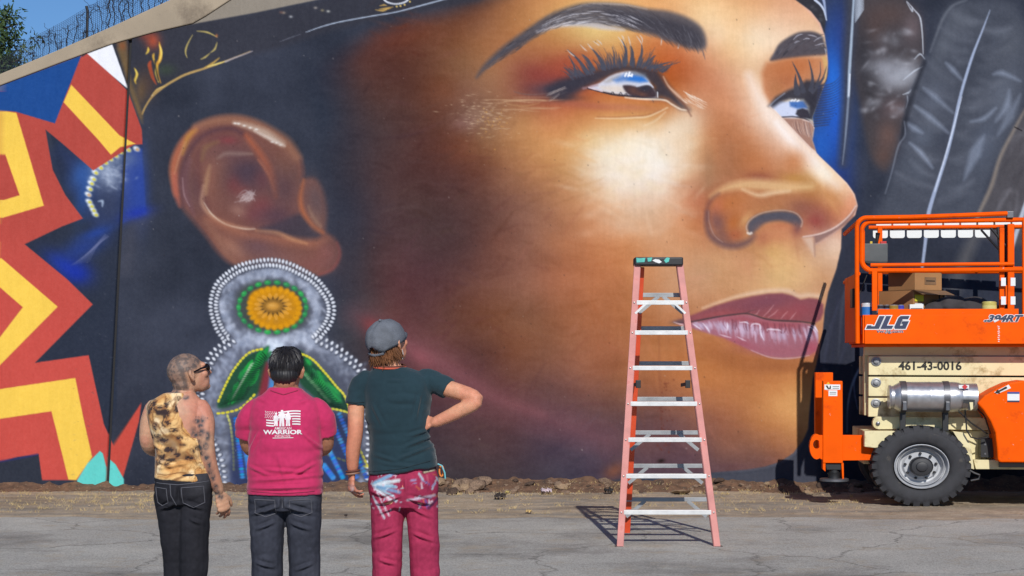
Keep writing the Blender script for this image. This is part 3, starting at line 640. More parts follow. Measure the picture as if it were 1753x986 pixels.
    blob(*wL([(420,400)])[0], 50, 8, (166, 84, 84), .7, -10); blob(*wL([(880,400)])[0], 36, 12, (164, 82, 84), .7); blob(*wL([(760,310)])[0], 36, 10, (132, 76, 90), .7, -10); blob(*wL([(1000,360)])[0], 20, 12, (158, 76, 84), .5); blob(*wL([(640,350)])[0], 40, 8, (128, 74, 84), .5, -8); blob(*wL([(140,455)])[0], 14, 4, (98, 84, 78), .8, -5)
    for p in ([(800,335),(770,375),(725,420)], [(830,370),(800,400),(760,425)], [(960,385),(935,415),(910,445)], [(900,380),(870,410),(850,435)], [(700,370),(680,400),(660,405)]): stroke(wL(p), (.6, 2, .8), (212, 160, 160), .6, 1.6)
    lo = wL([(100,458),(200,462),(280,447),(400,420),(520,408),(600,402),(660,410),(720,430),(800,447),(900,455),(1000,458),(1080,475),(1110,540),(1115,610),(1100,660),(1050,690),(960,705),(860,712),(760,700),(660,668),(560,620),(450,570),(330,535),(220,500),(140,480)])
    poly(lo, (168, 108, 122), .97, 3)
    poly(wL([(420,430),(560,408),(700,440),(830,455),(990,465),(950,500),(760,500),(600,470)]), (166, 78, 84), .7, 10)
    for k in range(150):
        t = rng.rand(); x = 230 + 860 * t; yt = np.interp(x, [230, 400, 600, 760, 1000, 1090], [462, 455, 455, 505, 500, 480]); yb = np.interp(x, [230, 400, 600, 760, 1000, 1090], [500, 545, 590, 610, 610, 600])
        y0 = yt + rv(-8, 15); ln = (yb - yt) * rv(.4, 1); lean = np.interp(x, [230, 600, 1000], [30, 5, 22]); c = rv(170, 232)
        stroke(wL([(x, y0), (x + lean * .5, y0 + ln * .5), (x + lean, y0 + ln)]), (.8, rv(2, 6), .8), (c, c - 22, c), rv(.2, .6), 3)
    for k in range(40):
        t = rng.rand(); x = 420 + 660 * t; y0 = np.interp(x, [420, 700, 1080], [430, 460, 480]); stroke(wL([(x, y0), (x + rv(-6, 12), y0 + 40), (x + rv(-10, 20), y0 + 70)]), (1, 2, .6), (120, 62, 74), .45, 1.6)
    for p in ([(640,490),(655,470),(700,475),(710,500)], [(755,520),(760,508),(830,512),(850,520)], [(540,560),(580,580),(605,590)], [(420,545),(470,560),(500,568)], [(470,460),(475,490),(470,520)], [(560,460),(600,458),(625,470)], [(1040,490),(1070,500),(1095,530)], [(1060,480),(1090,495),(1110,525)], [(700,480),(710,540),(730,585)], [(230,470),(260,490),(290,512)], [(300,465),(330,500),(350,530)]):
        stroke(wL(p), (.8, 2.6, .8), (240, 232, 244), .8, 1.6)
    blob(*wL([(820,660)])[0], 60, 10, (168, 98, 108), .7, 2); blob(*wL([(560,600)])[0], 30, 7, (170, 84, 96), .6, 18); blob(*wL([(1070,640)])[0], 12, 12, (186, 80, 96), .6)
    stroke(wL([(640,655),(760,702),(860,714),(960,708),(1050,692)]), (1, 2.4, 2.4, 1), (214, 178, 186), .7, 1.8)
    stroke(wL([(100,462),(200,458),(290,442),(420,418),(540,402),(610,398),(670,412),(730,432),(800,444),(900,450),(1000,455),(1090,470)]), (2, 3, 2.6, 2.6, 3.4, 2.4), (76, 58, 62), .85, 1.8)
    stroke(wL([(600,395),(640,378),(670,372)]), (2, 1), (90, 66, 66), .6, 1.5)
    stroke(wL([(95,458),(150,475),(220,498)]), (1, 2.6, 1), (226, 196, 184), .8, 1.6)
    blob(1240, 612, 60, 14, (160, 96, 58), .45, 14); blob(1330, 628, 60, 10, (160, 96, 60), .5); blob(1350, 690, 40, 22, (222, 162, 98), .5, -25); blob(1150, 500, 20, 40, (212, 160, 120), .35, 20)
    MASK[0] = None
    # jaw streak
    stroke([(610,540),(680,580),(735,612),(800,655),(850,685),(930,715),(1040,755)], (20, 40, 44, 46, 40, 20), (150, 86, 90), .5, 52); stroke([(640,556),(735,607),(800,648),(850,680),(930,710)], (4, 16, 14, 14, 4), (172, 98, 100), .35, 22); blob(640, 560, 24, 14, (168, 66, 62), .7, 35); blob(720, 612, 26, 12, (176, 92, 96), .6, 35)
    blob(1052, 806, 20, 12, (176, 96, 52), .6, -30); blob(1100, 760, 40, 20, (140, 90, 76), .4)
    blob(600, 420, 40, 90, (60, 64, 76), .5)
    # ---- head band at the left, golden lights
    poly([(196,70),(230,58),(330,38),(440,20),(560,-2),(660,-40),(900,-60),(820,2),(700,22),(560,55),(470,85),(390,104),(330,122),(280,148),(252,180),(238,198),(225,160),(208,110)], (56, 56, 64), .8, 8)
    stroke(wA([(960,770),(985,715),(1030,650),(1100,590),(1180,540),(1260,500),(1400,455),(1540,405),(1690,345)]), (3, 3, 4, 4, 4, 2.4, 1), (196, 160, 96), .9, 1.8)
    stroke(wA([(1020,650),(1060,605),(1110,580)]), (1, 3, 1), (226, 190, 110), .9, 1.5); stroke(wA([(1380,455),(1430,430),(1480,390)]), (1, 4, 1.4), (214, 170, 80), .8, 2); stroke(wA([(1400,450),(1460,432),(1540,408)]), (1, 3, 1), (236, 214, 120), .8, 1.5)
    stroke(wR([(-20,475),(50,445),(120,420),(190,392)]), (3, 2.4, 1.5), (170, 160, 164), .8, 1.6); stroke(wR([(400,320),(480,290),(560,262)]), (.8, 1.6, .8), (120, 122, 134), .6, 1.2)
    stroke(wR([(600,248),(700,212),(820,178),(960,150),(1120,122),(1300,92),(1480,45),(1640,2),(1800,-40)]), (1.2, 2, 2, 2, 2.4, 2), (178, 190, 206), .9, 1.2)
    blob(262, 70, 12, 14, (196, 84, 54), .75); blob(250, 62, 12, 8, (160, 70, 50), .5)
    for p, w, c in (([(1075,285),(1085,340),(1080,400),(1060,440),(1065,500),(1085,560)], 6, (240, 170, 60)), ([(1075,300),(1090,360),(1072,420)], 3.5, (250, 224, 110)), ([(1040,360),(1035,385),(1050,440)], 4, (230, 180, 70)), ([(1020,410),(1010,440),(1030,520),(1055,570)], 7, (190, 80, 50)), ([(1060,440),(1050,490),(1070,555)], 2.4, (250, 214, 90)), ([(1000,320),(1000,345),(985,365)], 4, (246, 206, 80)), ([(908,460),(925,500),(912,540),(918,565)], 4.4, (244, 200, 70)), ([(915,470),(925,505),(915,545)], 2, (255, 236, 120))):
        stroke(wA(p), (1, w, w * .8, 1), c, .85, 2.4)
    stroke(wA([(1045,410),(1052,460),(1060,500),(1070,540)]), 2.6, (44, 44, 48), .7, 2)
    blob(*wA([(1000,560)])[0], 14, 26, (110, 72, 50), .35, -10); blob(*wA([(1120,470)])[0], 16, 10, (70, 92, 58), .4); blob(*wA([(950,620)])[0], 10, 24, (130, 96, 56), .5, 0)
    poly(wA([(790,290),(850,265),(870,400),(865,520),(905,640),(955,760),(962,830),(930,760),(880,620),(850,520),(820,400)]), (128, 100, 66), .75, 5)
    blob(*wA([(825,310)])[0], 7, 8, (150, 84, 50), .6); stroke(wA([(800,330),(850,460),(900,620),(955,790)]), (6, 8, 8, 5), (122, 98, 62), .5, 6)
    for p in ([(1300,235),(1265,300),(1252,350),(1262,388)], [(1330,210),(1400,218),(1465,250)], [(1465,285),(1450,330),(1420,355)], [(1415,360),(1385,385),(1355,400)]): stroke(wA(p), (1, 3.2, 1), (206, 184, 104), .8, 1.6)
    blob(*wA([(1462,240)])[0], 2, 2.4, (204, 120, 70), .8)
    for k in range(23):
        t = math.pi * k / 22.; (x, y), = wG([(485 - 90 * math.cos(t), -20 + 48 * math.sin(t))]); blob(x, y, 1.7, 1.7, (226, 230, 236), .95, 0, 4)
    for a, b_ in ((490,46),(516,42),(545,34),(582,12)): blob(*wG([(a, b_)])[0], 1.8, 1.8, (226, 196, 110), .95, 0, 4)
    for p in ([(370,42),(400,36),(420,40)], [(365,65),(400,62),(440,52)], [(400,70),(430,60),(465,48)], [(340,70),(390,76),(420,68)]): stroke(wG(p), (.8, 3, .8), (220, 176, 92), .8, 1.8)
    for a, b_, c in ((430,98,(170,150,130)),(485,128,(190,190,190)),(675,60,(170,160,150)),(728,80,(150,140,110)),(773,87,(200,200,190)),(410,95,(120,90,80))): blob(*wR([(a, b_)])[0], 3, 2, c, .8)
    # ---- ear
    def e(p): return wE(p)
    ear = e([(330,420),(325,360),(345,290),(390,215),(450,155),(530,120),(620,108),(700,118),(780,150),(860,200),(930,265),(975,330),(985,400),(975,440),(1000,420),(1050,430),(1085,500),(1100,590),(1095,680),(1140,720),(1165,770),(1160,830),(1120,880),(1040,905),(940,880),(800,850),(640,850),(560,790),(500,710),(440,640),(390,580),(350,510)])
    poly(ear, (128, 82, 70), .93, 7, True)
    def eb(x, y, rx, ry, c, a=.7, r=0): (p, q), = e([(x, y)]); blob(p, q, rx / 2.9, ry / 2.9, c, a, r)
    def es(p, w, c, a=.8, f=3): stroke(e(p), tuple(np.array(w) / 2.9) if hasattr(w, '__len__') else w / 2.9, c, a, f)
    es([(352,500),(338,400),(352,320),(390,240),(450,175)], (20, 36, 40, 34, 24), (186, 106, 74), .75, 9); es([(370,560),(350,480),(345,400)], (10, 30, 20), (176, 96, 80), .7, 8)
    es([(385,300),(410,220),(450,180)], (8, 26, 14), (190, 140, 66), .7, 8); es([(345,400),(370,310),(400,240)], (4, 10, 4), (206, 150, 110), .5, 4)
    es([(450,165),(540,138),(640,130),(730,150),(820,195),(900,250),(950,320)], (26, 40, 44, 56, 60, 50), (150, 104, 82), .8, 12)
    es([(640,145),(720,165),(800,200),(880,250)], (10, 26, 40, 26), (196, 172, 152), .8, 9); es([(740,185),(820,225),(890,260)], (6, 16, 8), (232, 220, 206), .65, 5)
    for x, y in ((645,148),(662,150),(690,160),(720,170),(750,178),(830,240),(850,245),(870,255)): eb(x, y, 9, 5, (240, 236, 226), .8)
    es([(390,560),(378,450),(390,360),(430,270),(480,215),(560,180),(640,178),(700,215)], (10, 22, 22, 22, 26, 26, 20), (88, 60, 66), .8, 8)
    es([(440,600),(400,500),(395,420),(420,330)], (10, 40, 40, 16), (118, 80, 82), .8, 9); es([(385,420),(392,500),(420,560)], (3, 6, 3), (190, 160, 160), .6, 3)
    es([(470,300),(460,400),(470,480),(500,560)], (30, 40, 44, 30), (108, 66, 64), .7, 12)
    eb(590, 230, 90, 40, (104, 62, 66), .75, 0); eb(610, 235, 40, 18, (150, 62, 66), .6); eb(560, 330, 80, 60, (148, 98, 76), .75, -35); eb(530, 420, 40, 90, (150, 96, 76), .7, 8)
    es([(480,330),(500,270),(560,240)], (10, 26, 10), (146, 110, 72), .7, 9); es([(560,320),(600,300),(660,300),(730,300)], (6, 20, 18, 4), (206, 176, 146), .8, 7)
    es([(490,460),(480,540),(520,600),(580,640),(660,665),(740,672)], (14, 20, 16, 16, 14, 4), (206, 158, 124), .8, 7); es([(490,540),(530,600),(600,650),(690,672),(745,672)], (2, 6, 8, 8, 3), (240, 226, 200), .8, 2.5)
    es([(520,360),(505,430),(500,500)], (8, 24, 10), (200, 156, 112), .7, 8)
    eb(690, 400, 90, 80, (76, 58, 66), .85); eb(640, 450, 36, 44, (132, 62, 58), .8); eb(720, 380, 60, 40, (70, 58, 68), .7); eb(780, 430, 40, 50, (120, 66, 66), .7); eb(680, 480, 40, 30, (150, 76, 66), .7)
    eb(780, 560, 60, 50, (140, 68, 68), .75); eb(740, 600, 60, 40, (126, 66, 68), .7); eb(860, 610, 70, 50, (88, 60, 68), .8); eb(700, 520, 36, 26, (200, 170, 160), .6, -25)
    for k in range(14): es([(640 + rv(0, 60), 500 + rv(0, 50)), (690 + rv(-10, 30), 480 + rv(0, 60)), (745 + rv(-20, 10), 460 + rv(0, 80))], (2, 6, 2), (226, 206, 198), .6, 2)
    eb(660, 580, 40, 26, (176, 132, 112), .7, 20)
    es([(700,210),(760,290),(810,370),(840,450),(850,510)], (20, 34, 40, 34, 16), (176, 96, 66), .85, 10); es([(760,330),(810,400),(840,480)], (6, 10, 6), (206, 120, 80), .7, 5)
    eb(890, 370, 50, 90, (120, 82, 68), .8, -12); eb(900, 470, 50, 70, (98, 66, 66), .75); eb(940, 400, 26, 60, (100, 72, 66), .6); es([(970,330),(984,400),(972,470),(965,540)], (8, 14, 14, 10), (90, 66, 66), .7, 7)
    poly(e([(760,680),(850,640),(950,600),(985,610),(1030,670),(1070,700),(1050,725),(960,730),(880,705)]), (62, 58, 68), .9, 7, True)
    es([(985,430),(970,520),(985,590),(1030,650),(1080,690)], (10, 22, 24, 20, 12), (196, 108, 64), .85, 8); eb(1040, 520, 40, 90, (112, 84, 80), .75, -10); eb(1050, 620, 30, 50, (150, 104, 84), .7, -20)
    es([(1010,560),(1030,610),(1070,660)], (4, 14, 8), (196, 150, 112), .6, 7)
    es([(500,620),(600,660),(700,700),(820,715),(930,735),(1040,745),(1100,720)], (20, 36, 40, 44, 40, 40, 20), (156, 100, 78), .8, 14); es([(750,680),(850,690),(920,720),(1000,745)], (6, 16, 18, 6), (206, 146, 104), .75, 7)
    eb(640, 770, 80, 36, (176, 122, 96), .75, 35); eb(760, 760, 80, 40, (106, 76, 80), .7, 15); eb(860, 820, 120, 40, (134, 92, 84), .7, 5); eb(1100, 800, 50, 60, (150, 92, 84), .7); eb(1040, 850, 80, 40, (132, 84, 78), .7); es([(1150,740),(1165,800),(1130,870),(1060,900)], (6, 12, 12, 6), (170, 84, 74), .6, 6)
    es([(500,640),(560,720),(600,790),(650,840)], (14, 30, 30, 14), (150, 104, 84), .6, 12); es([(395,575),(450,640),(510,720),(570,800),(630,850)], (6, 10, 10, 6), (84, 66, 70), .6, 6)
    for x, y, rx_, ry_, c, a, r in ((600, 300, 130, 60, (92, 66, 74), .5, 0), (700, 420, 150, 110, (78, 62, 74), .5, 10), (440, 480, 50, 140, (84, 66, 74), .45, -10), (880, 480, 80, 120, (84, 66, 72), .5, -10), (820, 620, 120, 70, (84, 64, 74), .5, 0), (640, 560, 100, 50, (110, 76, 74), .3, 0), (760, 790, 160, 50, (98, 76, 80), .4, 8), (1050, 560, 60, 130, (84, 74, 80), .45, -8), (560, 420, 60, 120, (120, 84, 74), .3, 5)): eb(x, y, rx_, ry_, c, a, r)
    # ---- beaded ear-ring
    def bead(x, y, rx, ry, ang):
        blob(x + .8, y + .9, rx * 1.25, ry * 1.25, (44, 46, 56), .7, ang, 4); v = rv(-22, 10); blob(x, y, rx, ry, (206 + v, 210 + v, 218 + v), .97, ang, 5); blob(x - .6, y - .7, rx * .5, ry * .5, (246, 248, 252), .8, ang)
    up8 = wO([(250,780),(190,700),(150,600),(130,500),(140,400),(180,300),(260,220),(370,150),(500,115),(640,100),(780,125),(920,190),(1030,260),(1110,350),(1165,440),(1180,540),(1150,640),(1090,720),(1020,790)])
    low = wF([(190,372),(110,440),(75,520),(55,600),(60,700),(100,800),(140,900),(150,1000)]); lowr = wF([(540,365),(610,400),(680,450),(740,510),(765,600),(770,700),(775,800),(770,1000)])
    halo = up8 + lowr + [(620., 850.), (380., 850.)] + list(reversed(low))
    poly(halo, (98, 102, 116), .85, 14)
    def puff(path, n, spread, ca, cb, al):
        P = np.array(spl(path, False, 12))
        for k in range(n):
            p = P[rng.randint(len(P))]; c = rv(0, 1); col = np.array(ca) * (1 - c) + np.array(cb) * c
            blob(p[0] + rng.normal(0, spread), p[1] + rng.normal(0, spread), rv(3, 9), rv(2, 5), col, rv(.2, al), rv(-90, 90))
    ring_in = wO([(300,720),(240,600),(230,480),(260,360),(350,260),(480,200),(640,185),(790,220),(930,310),(1020,420),(1060,540),(1040,650),(960,740),(820,790),(640,790),(450,780),(330,740)])
    puff(ring_in, 420, 6, (120, 130, 150), (216, 222, 236), .5)
    puff(wF([(230,380),(300,372),(380,375),(470,370),(540,385)]), 120, 6, (150, 160, 180), (222, 228, 240), .5)
    puff(wF([(230,390),(165,460),(125,540),(110,640),(140,760),(150,900),(160,980)]), 200, 8, (110, 120, 142), (200, 206, 222), .45)
    puff(wF([(540,390),(620,440),(690,490),(740,560),(755,700),(760,850),(750,980)]), 220, 9, (110, 118, 136), (190, 196, 212), .45)
    puff(wF([(350,400),(370,410),(385,420)]), 50, 6, (190, 204, 222), (236, 244, 250), .6)
    for pth, nb in ((up8, 66), (low, 30), (lowr, 30)):
        P = np.array(spl(pth, False, 30)); dl = np.r_[0, np.cumsum(np.hypot(*np.diff(P, axis=0).T))]
        for row, off in ((0, 4.6), (1, -4.6)):
            for k in range(nb):
                s_ = dl[-1] * (k + .5 * row) / nb; x = np.interp(s_, dl, P[:, 0]); y = np.interp(s_, dl, P[:, 1]); x2 = np.interp(s_ + 1, dl, P[:, 0]); y2 = np.interp(s_ + 1, dl, P[:, 1]); x0 = np.interp(s_ - 1, dl, P[:, 0]); y0 = np.interp(s_ - 1, dl, P[:, 1])
                tx, ty = x2 - x0, y2 - y0; L = math.hypot(tx, ty) + 1e-6; nx, ny = ty / L, -tx / L
                bead(x + nx * off, y + ny * off, 4.1, 2.5, math.degrees(math.atan2(ny, nx)) + rv(-12, 12))
    poly(wO([(340,480),(360,360),(470,290),(650,260),(800,290),(920,380),(970,500),(950,620),(850,690),(700,740),(560,720),(430,670),(360,580)]), (66, 72, 66), .85, 9, True)
    for k in range(22):
        t = 2 * math.pi * k / 22.; cx, cy = 655 + 300 * math.cos(t), 498 + 222 * math.sin(t)
        (x, y), = wO([(cx, cy)]); blob(x, y, 6.2, 4.2, (46, 150 + rv(-20, 20), 78), .95, math.degrees(math.atan2(222 * math.cos(t), -300 * math.sin(t))), 5); blob(x - 1, y - 1, 2.5, 1.4, (110, 200, 130), .5)
    poly(wO([(440,480),(470,370),(600,320),(720,325),(850,380),(905,470),(900,580),(840,650),(720,690),(600,680),(500,620)]), (206, 138, 22), .97, 4, True)
    for k in range(24):
        t = 2 * math.pi * k / 24.; (x, y), = wO([(672 + 222 * math.cos(t), 505 + 172 * math.sin(t))]); blob(x, y, 5.6, 4.4, (222, 152, 24), .9, math.degrees(t), 4)
    for k in range(30):
        t = rng.rand() * 6.28; r = rv(.5, .8); (x, y), = wO([(668 + 222 * r * math.cos(t), 505 + 172 * r * math.sin(t))]); blob(x, y, rv(4, 8), rv(2, 4), (172, 122, 50), .35, math.degrees(t))
    for k in range(16):
        t = 2 * math.pi * (k + .5) / 16.; a = (660 + 90 * math.cos(t), 488 + 62 * math.sin(t)); b_ = (660 + 160 * math.cos(t), 492 + 112 * math.sin(t)); stroke(wO([a, ((a[0] + b_[0]) / 2, (a[1] + b_[1]) / 2), b_]), (2, 7, 4), (222, 158, 60), .85, 2); t2 = t + .196; stroke(wO([(660 + 95 * math.cos(t2), 488 + 66 * math.sin(t2)), (660 + 130 * math.cos(t2), 490 + 92 * math.sin(t2))]), (3, .8), (84, 62, 40), .8, 1.5, False)
    blob(*wO([(660,488)])[0], 19, 13, (72, 56, 44), .9, 0, 4); blob(*wO([(660,488)])[0], 14.5, 9, (206, 146, 58), .97, 0, 4); blob(*wO([(650,482)])[0], 7, 3, (226, 176, 96), .6)
    # leaves of the pendant
    poly(wF([(345,400),(300,420),(240,450),(190,510),(150,590),(130,660),(200,650),(300,600),(330,520),(340,450)]), (34, 76, 52), .92, 4, True)
    for k in range(60):
        t = rng.rand(); x = 300 - 130 * t + rv(-12, 40); y = 430 + 200 * t + rv(-15, 35)
        stroke(wF([(x, y), (x + 14, y - 22), (x + 26, y - 40)]), (1, rv(5, 9), 2), (36, rv(110, 165), 66), .8, 2)
    for k in range(12):
        t = k / 11.; stroke(wF([(285 - 80 * t, 470 + 130 * t), (270 - 70 * t, 480 + 130 * t), (262 - 75 * t, 500 + 130 * t)]), (1, 4, 1), (170, 196, 160), .75, 2)
    poly(wF([(470,420),(520,460),(600,530),(670,620),(690,680),(600,655),(520,600),(470,540)]), (34, 76, 52), .92, 4, True)
    for k in range(60):
        t = rng.rand(); x = 490 + 160 * t + rv(-20, 20); y = 470 + 170 * t + rv(-25, 25)
        (p, q), = wF([(x, y)]); blob(p, q, rv(5, 9), rv(2.4, 4), (44, rv(120, 175), 76), .8, 40 + rv(-20, 20), 3)
    for k in range(8): (p, q), = wF([(500 + 14 * k, 520 + 16 * k)]); blob(p, q, 5, 3.4, (130, 186, 130), .8, 40, 4)
    for k in range(26):
        t = k / 25.; stroke(wF([(318 - 175 * t, 425 + 225 * t), (330 - 130 * t, 440 + 190 * t), (338 - 95 * t, 452 + 170 * t)]), (1, 2.4, 1), (20, 44, 32), .75, 1.6); stroke(wF([(480 + 185 * t, 440 + 225 * t), (490 + 140 * t, 480 + 180 * t), (486 + 100 * t, 500 + 150 * t)]), (1, 2.4, 1), (20, 44, 32), .75, 1.6)
    poly(wF([(335,470),(310,560),(305,620),(345,600),(350,520)]), (140, 40, 50), .8, 5, True); poly(wF([(350,530),(340,600),(370,600),(372,560)]), (74, 140, 200), .9, 4)
    def dashes(path, n, w, col):
        P = np.array(spl(path, False, 20)); dl = np.r_[0, np.cumsum(np.hypot(*np.diff(P, axis=0).T))]
        for k in range(n):
            a, b_ = dl[-1] * (k + .22) / n, dl[-1] * (k + .6) / n
            stroke([(np.interp(a, dl, P[:, 0]), np.interp(a, dl, P[:, 1])), (np.interp(b_, dl, P[:, 0]), np.interp(b_, dl, P[:, 1]))], w, col, .95, 1.4, False)
    Y = (226, 212, 60)
    dashes(wF([(320,412),(260,430),(205,490),(165,560),(130,640)]), 18, 4, Y); dashes(wF([(440,420),(520,450),(580,510),(630,570),(665,610),(690,680)]), 24, 4.2, Y)
    dashes(wF([(125,685),(170,680),(230,660),(290,600)]), 10, 4, Y); dashes(wF([(610,665),(650,672),(690,684)]), 5, 4, Y); dashes(wF([(170,690),(185,740),(195,830),(198,930)]), 14, 4, (206, 206, 110)); dashes(wF([(690,690),(715,800),(750,880),(765,915)]), 12, 4.4, Y); dashes(wF([(570,850),(640,875),(700,895),(760,912)]), 9, 4, Y)
    poly(wF([(190,700),(290,680),(480,640),(620,680),(690,700),(750,900),(700,1000),(180,1000)]), (36, 46, 84), .7, 8)
    for j, (a, b_, c, d) in enumerate([(205,700,235,960),(235,760,265,960),(275,690,280,960),(580,800,660,960),(600,690,720,960),(640,680,760,960),(575,900,620,960),(320,620,330,960),(420,660,470,960),(520,680,560,960)]):
        m = 22
        for k in range(m):
            t = (k + .5) / m; x = a + (c - a) * t; y = b_ + (d - b_) * t; (p, q), = wF([(x, y)]); blob(p, q, 4.6, 2.6, (40 + rv(-10, 40), 110 + rv(-20, 50), 206), .95, math.degrees(math.atan2(c - a, -(d - b_))), 4)
    # ---- geometric zig-zag at the left
    RED, YEL = (182, 76, 66), (248, 204, 84)
    zone = wC([(-300,-1000),(-300,1010),(290,1010)]) + wC([(520,950),(485,800),(440,700),(375,415),(150,445),(393,200),(180,0)])
    # dark / blue pockets between the points
    bl = full_mask([(-90,-70),(140,100),(152,90),(218,150),(243,225),(247,372),(205,400),(190,620),(182,822),(-90,880)], 1.2)
    dk = [(85,225),(110,330),(142,372),(105,388),(42,418),(115,478),(158,521),(60,621),(152,608),(185,760),(200,700),(205,380),(245,370),(245,240),(228,250)]
    poly(dk, (46, 52, 66), .95, 2)
    poly(wB([(420,20),(640,190),(860,60),(1010,30),(1030,520),(850,590),(700,640),(590,540),(440,290),(350,100)]), (48, 62, 104), .7, 16)
    poly(wB([(860,90),(1000,60),(1030,520),(850,590)]), (52, 72, 140), .95, 3)
    blob(*wB([(980,350)])[0], 16, 60, (44, 70, 150), .6); blob(*wB([(960,520)])[0], 26, 10, (30, 52, 172), .8, -15); blob(*wB([(880,130)])[0], 24, 14, (108, 124, 150), .6)
    blob(*wB([(570,240)])[0], 18, 26, (52, 92, 160), .7, 30); blob(*wB([(600,330)])[0], 12, 50, (44, 82, 148), .7, 10); blob(*wB([(420,160)])[0], 14, 34, (40, 46, 60), .6, -20)
    blob(*wB([(450,880)])[0], 36, 16, (34, 56, 156), .85, 32); blob(*wB([(580,760)])[0], 46, 18, (40, 64, 140), .7, -25); blob(*wB([(680,650)])[0], 30, 9, (40, 70, 152), .7, -20); blob(*wB([(540,930)])[0], 26, 20, (30, 52, 160), .8, 10)
    for k in range(10): stroke(wB([(500 + 14 * k, 880 - 3 * k), (620 + 8 * k, 790 - 6 * k), (740 + 3 * k, 660 + 2 * k)]), (.6, 1.6, .6), (110, 116, 150), .45, 1.8)
    blob(*wB([(760,260)])[0], 26, 26, (132, 144, 166), .8); blob(*wB([(700,180)])[0], 14, 14, (150, 164, 186), .6); blob(*wB([(760,450)])[0], 24, 30, (58, 66, 90), .8)
    for k in range(60): blob(*wB([(rng.normal(770, 60), rng.normal(250, 60))])[0], rv(2, 8), rv(1.5, 4), (176, 186, 204), rv(.15, .5), rv(-60, 60))
    stroke(wB([(690,430),(720,430),(720,465)]), (1, 5, 2), (190, 206, 224), .7, 3)
    for i, (a, b_) in enumerate([(670,520),(655,490),(640,460),(625,430),(620,380),(630,340),(640,300),(655,270),(670,225),(705,190),(740,155),(775,130),(812,105),(845,80),(900,65),(960,60)]):
        (x, y), = wB([(a, b_)]); blob(x, y, 6.6, 4.6, (196, 206, 216), .95, 30, 4); blob(x + 1.6, y + 1.4, 3.6, 2.6, (214, 200, 60) if i not in (4, 15) else (206, 160, 110), .9, 30, 3); blob(x - 2, y - 1.6, 2.4, 1.6, (244, 248, 250), .8)
    def zz(pts, col, f=.9): poly(pts, col, 1., f)
    # red field
    zz([(-90,-70),(150,-70),(140,98),(152,90),(163,100),(219,156),(243,222),(244,247),(229,248),(160,292),(106,245),(78,222),(90,290),(112,334),(142,374),(105,388),(42,418),(115,478),(159,521),(60,621),(152,608),(178,726),(195,764),(242,690),(238,720),(209,822),(70,822),(66,778),(30,782),(2,790),(-90,800)], RED)
    poly([(242,690),(238,722),(209,822),(180,822),(190,765)], (206, 76, 56), .55, 2)
    # white and blue shapes
    zz([(-90,180),(0,147),(139,95),(94,211),(27,191),(0,189),(-90,186)], (34, 76, 140))
    zz([(150,92),(192,76),(219,152),(188,126)], (240, 240, 242)); zz([(150,92),(192,76),(219,152)], (240, 240, 242))
    zz([(-90,189),(0,189),(28,193),(75,352),(0,374),(-90,398),(-90,354),(0,344),(33,334),(0,240),(-90,50)], YEL)
    zz([(-90,170),(0,240),(33,334),(0,344),(-90,352)], RED)
    zz([(-90,180),(0,147),(139,95),(94,211),(27,191),(0,189),(-90,186)], (34, 76, 140))
    zz([(122,145),(109,175),(169,240),(190,265),(206,252),(232,246),(205,232)], YEL)
    zz([(-90,370),(0,440),(99,525),(0,625),(-90,700),(-90,640),(0,577),(39,526),(0,492),(-90,420)], YEL)
    zz([(-90,672),(0,666),(129,647),(146,730),(158,782),(130,822),(117,821),(88,704),(0,717),(-90,728)], YEL)
    # dark corner, aqua tips
    zz([(-90,820),(0,790),(34,784),(66,778),(72,822),(72,880),(-90,880)], (50, 54, 64)); stroke([(0,790),(34,784),(64,778)], 3, (46, 50, 120), .6, 3)
    zz([(132,822),(150,793),(171,772),(176,776),(182,800),(180,880),(131,880)], (104, 212, 200)); zz([(184,783),(198,795),(212,820),(213,880),(183,880)], (104, 212, 200))
    for k in range(300):       # scuffs on the dark paint
        x, y = (rv(120, 250), rv(430, 830)) if k < 200 else (rv(245, 420), rv(690, 830)); c = rv(70, 130); 
        if k % 3: blob(x, y, rv(.6, 2.4), rv(.5, 1), (c, c, c + 6), rv(.12, .4), rv(-40, 40))
    poly([(216,372),(260,366),(240,400),(222,470),(206,470)], (76, 76, 86), .5, 16)
    # bare concrete above the paint
    top = [(-90,178),(0,146),(190,75),(222,62),(330,41),(440,21),(560,-4),(680,-40),(680,-90),(-90,-90)]
    poly(top, (148, 138, 124), 1, 1.5)
    # the face is glazed down: shadows deeper and greyer, lights left alone
    lum = (CV * np.array([.3, .59, .11], np.float32)).sum(-1, keepdims=True); t_ = np.clip((lum - 85) / 130., 0, 1); t_ = t_ * t_ * (3 - 2 * t_)
    tone = (CV * .9 + lum * .1) * (.865 + .135 * t_) + np.array([0, 1.5, 5], np.float32) * (1 - t_); xx = (np.arange(CW, dtype=np.float32) + CX0)[None, :, None]; yy_ = (np.arange(CH, dtype=np.float32) + CY0)[:, None, None]; lit_ = np.clip((xx - 840) / 170., 0, 1) * np.clip(1 - (yy_ - 640) / 160. * np.clip((1250 - xx) / 100., 0, 1), 0, 1); nose_ = np.exp(-((xx - 1300) / 110.) ** 2 - ((yy_ - 290) / 110.) ** 2); wt = skin_m * (1 - .85 * lit_ * (1 - .7 * nose_)); CV = CV * (1 - wt) + tone * wt
    bx_ = box_of(CX0, 330, 260, CY1 - 1); reg = CV[bx_[0]:bx_[1], bx_[2]:bx_[3]]; isr = np.clip(1 - np.abs(reg - np.array(RED, np.float32)).sum(-1) / 40., 0, 1) * np.clip((bx_[5] - 330) / 250., 0, 1); lay(bx_, isr * .9, (204, 82, 72))
    # weathering: fine runs and chips over everything
    CV += (smooth_noise(3.2, 2) * 4)[..., None]
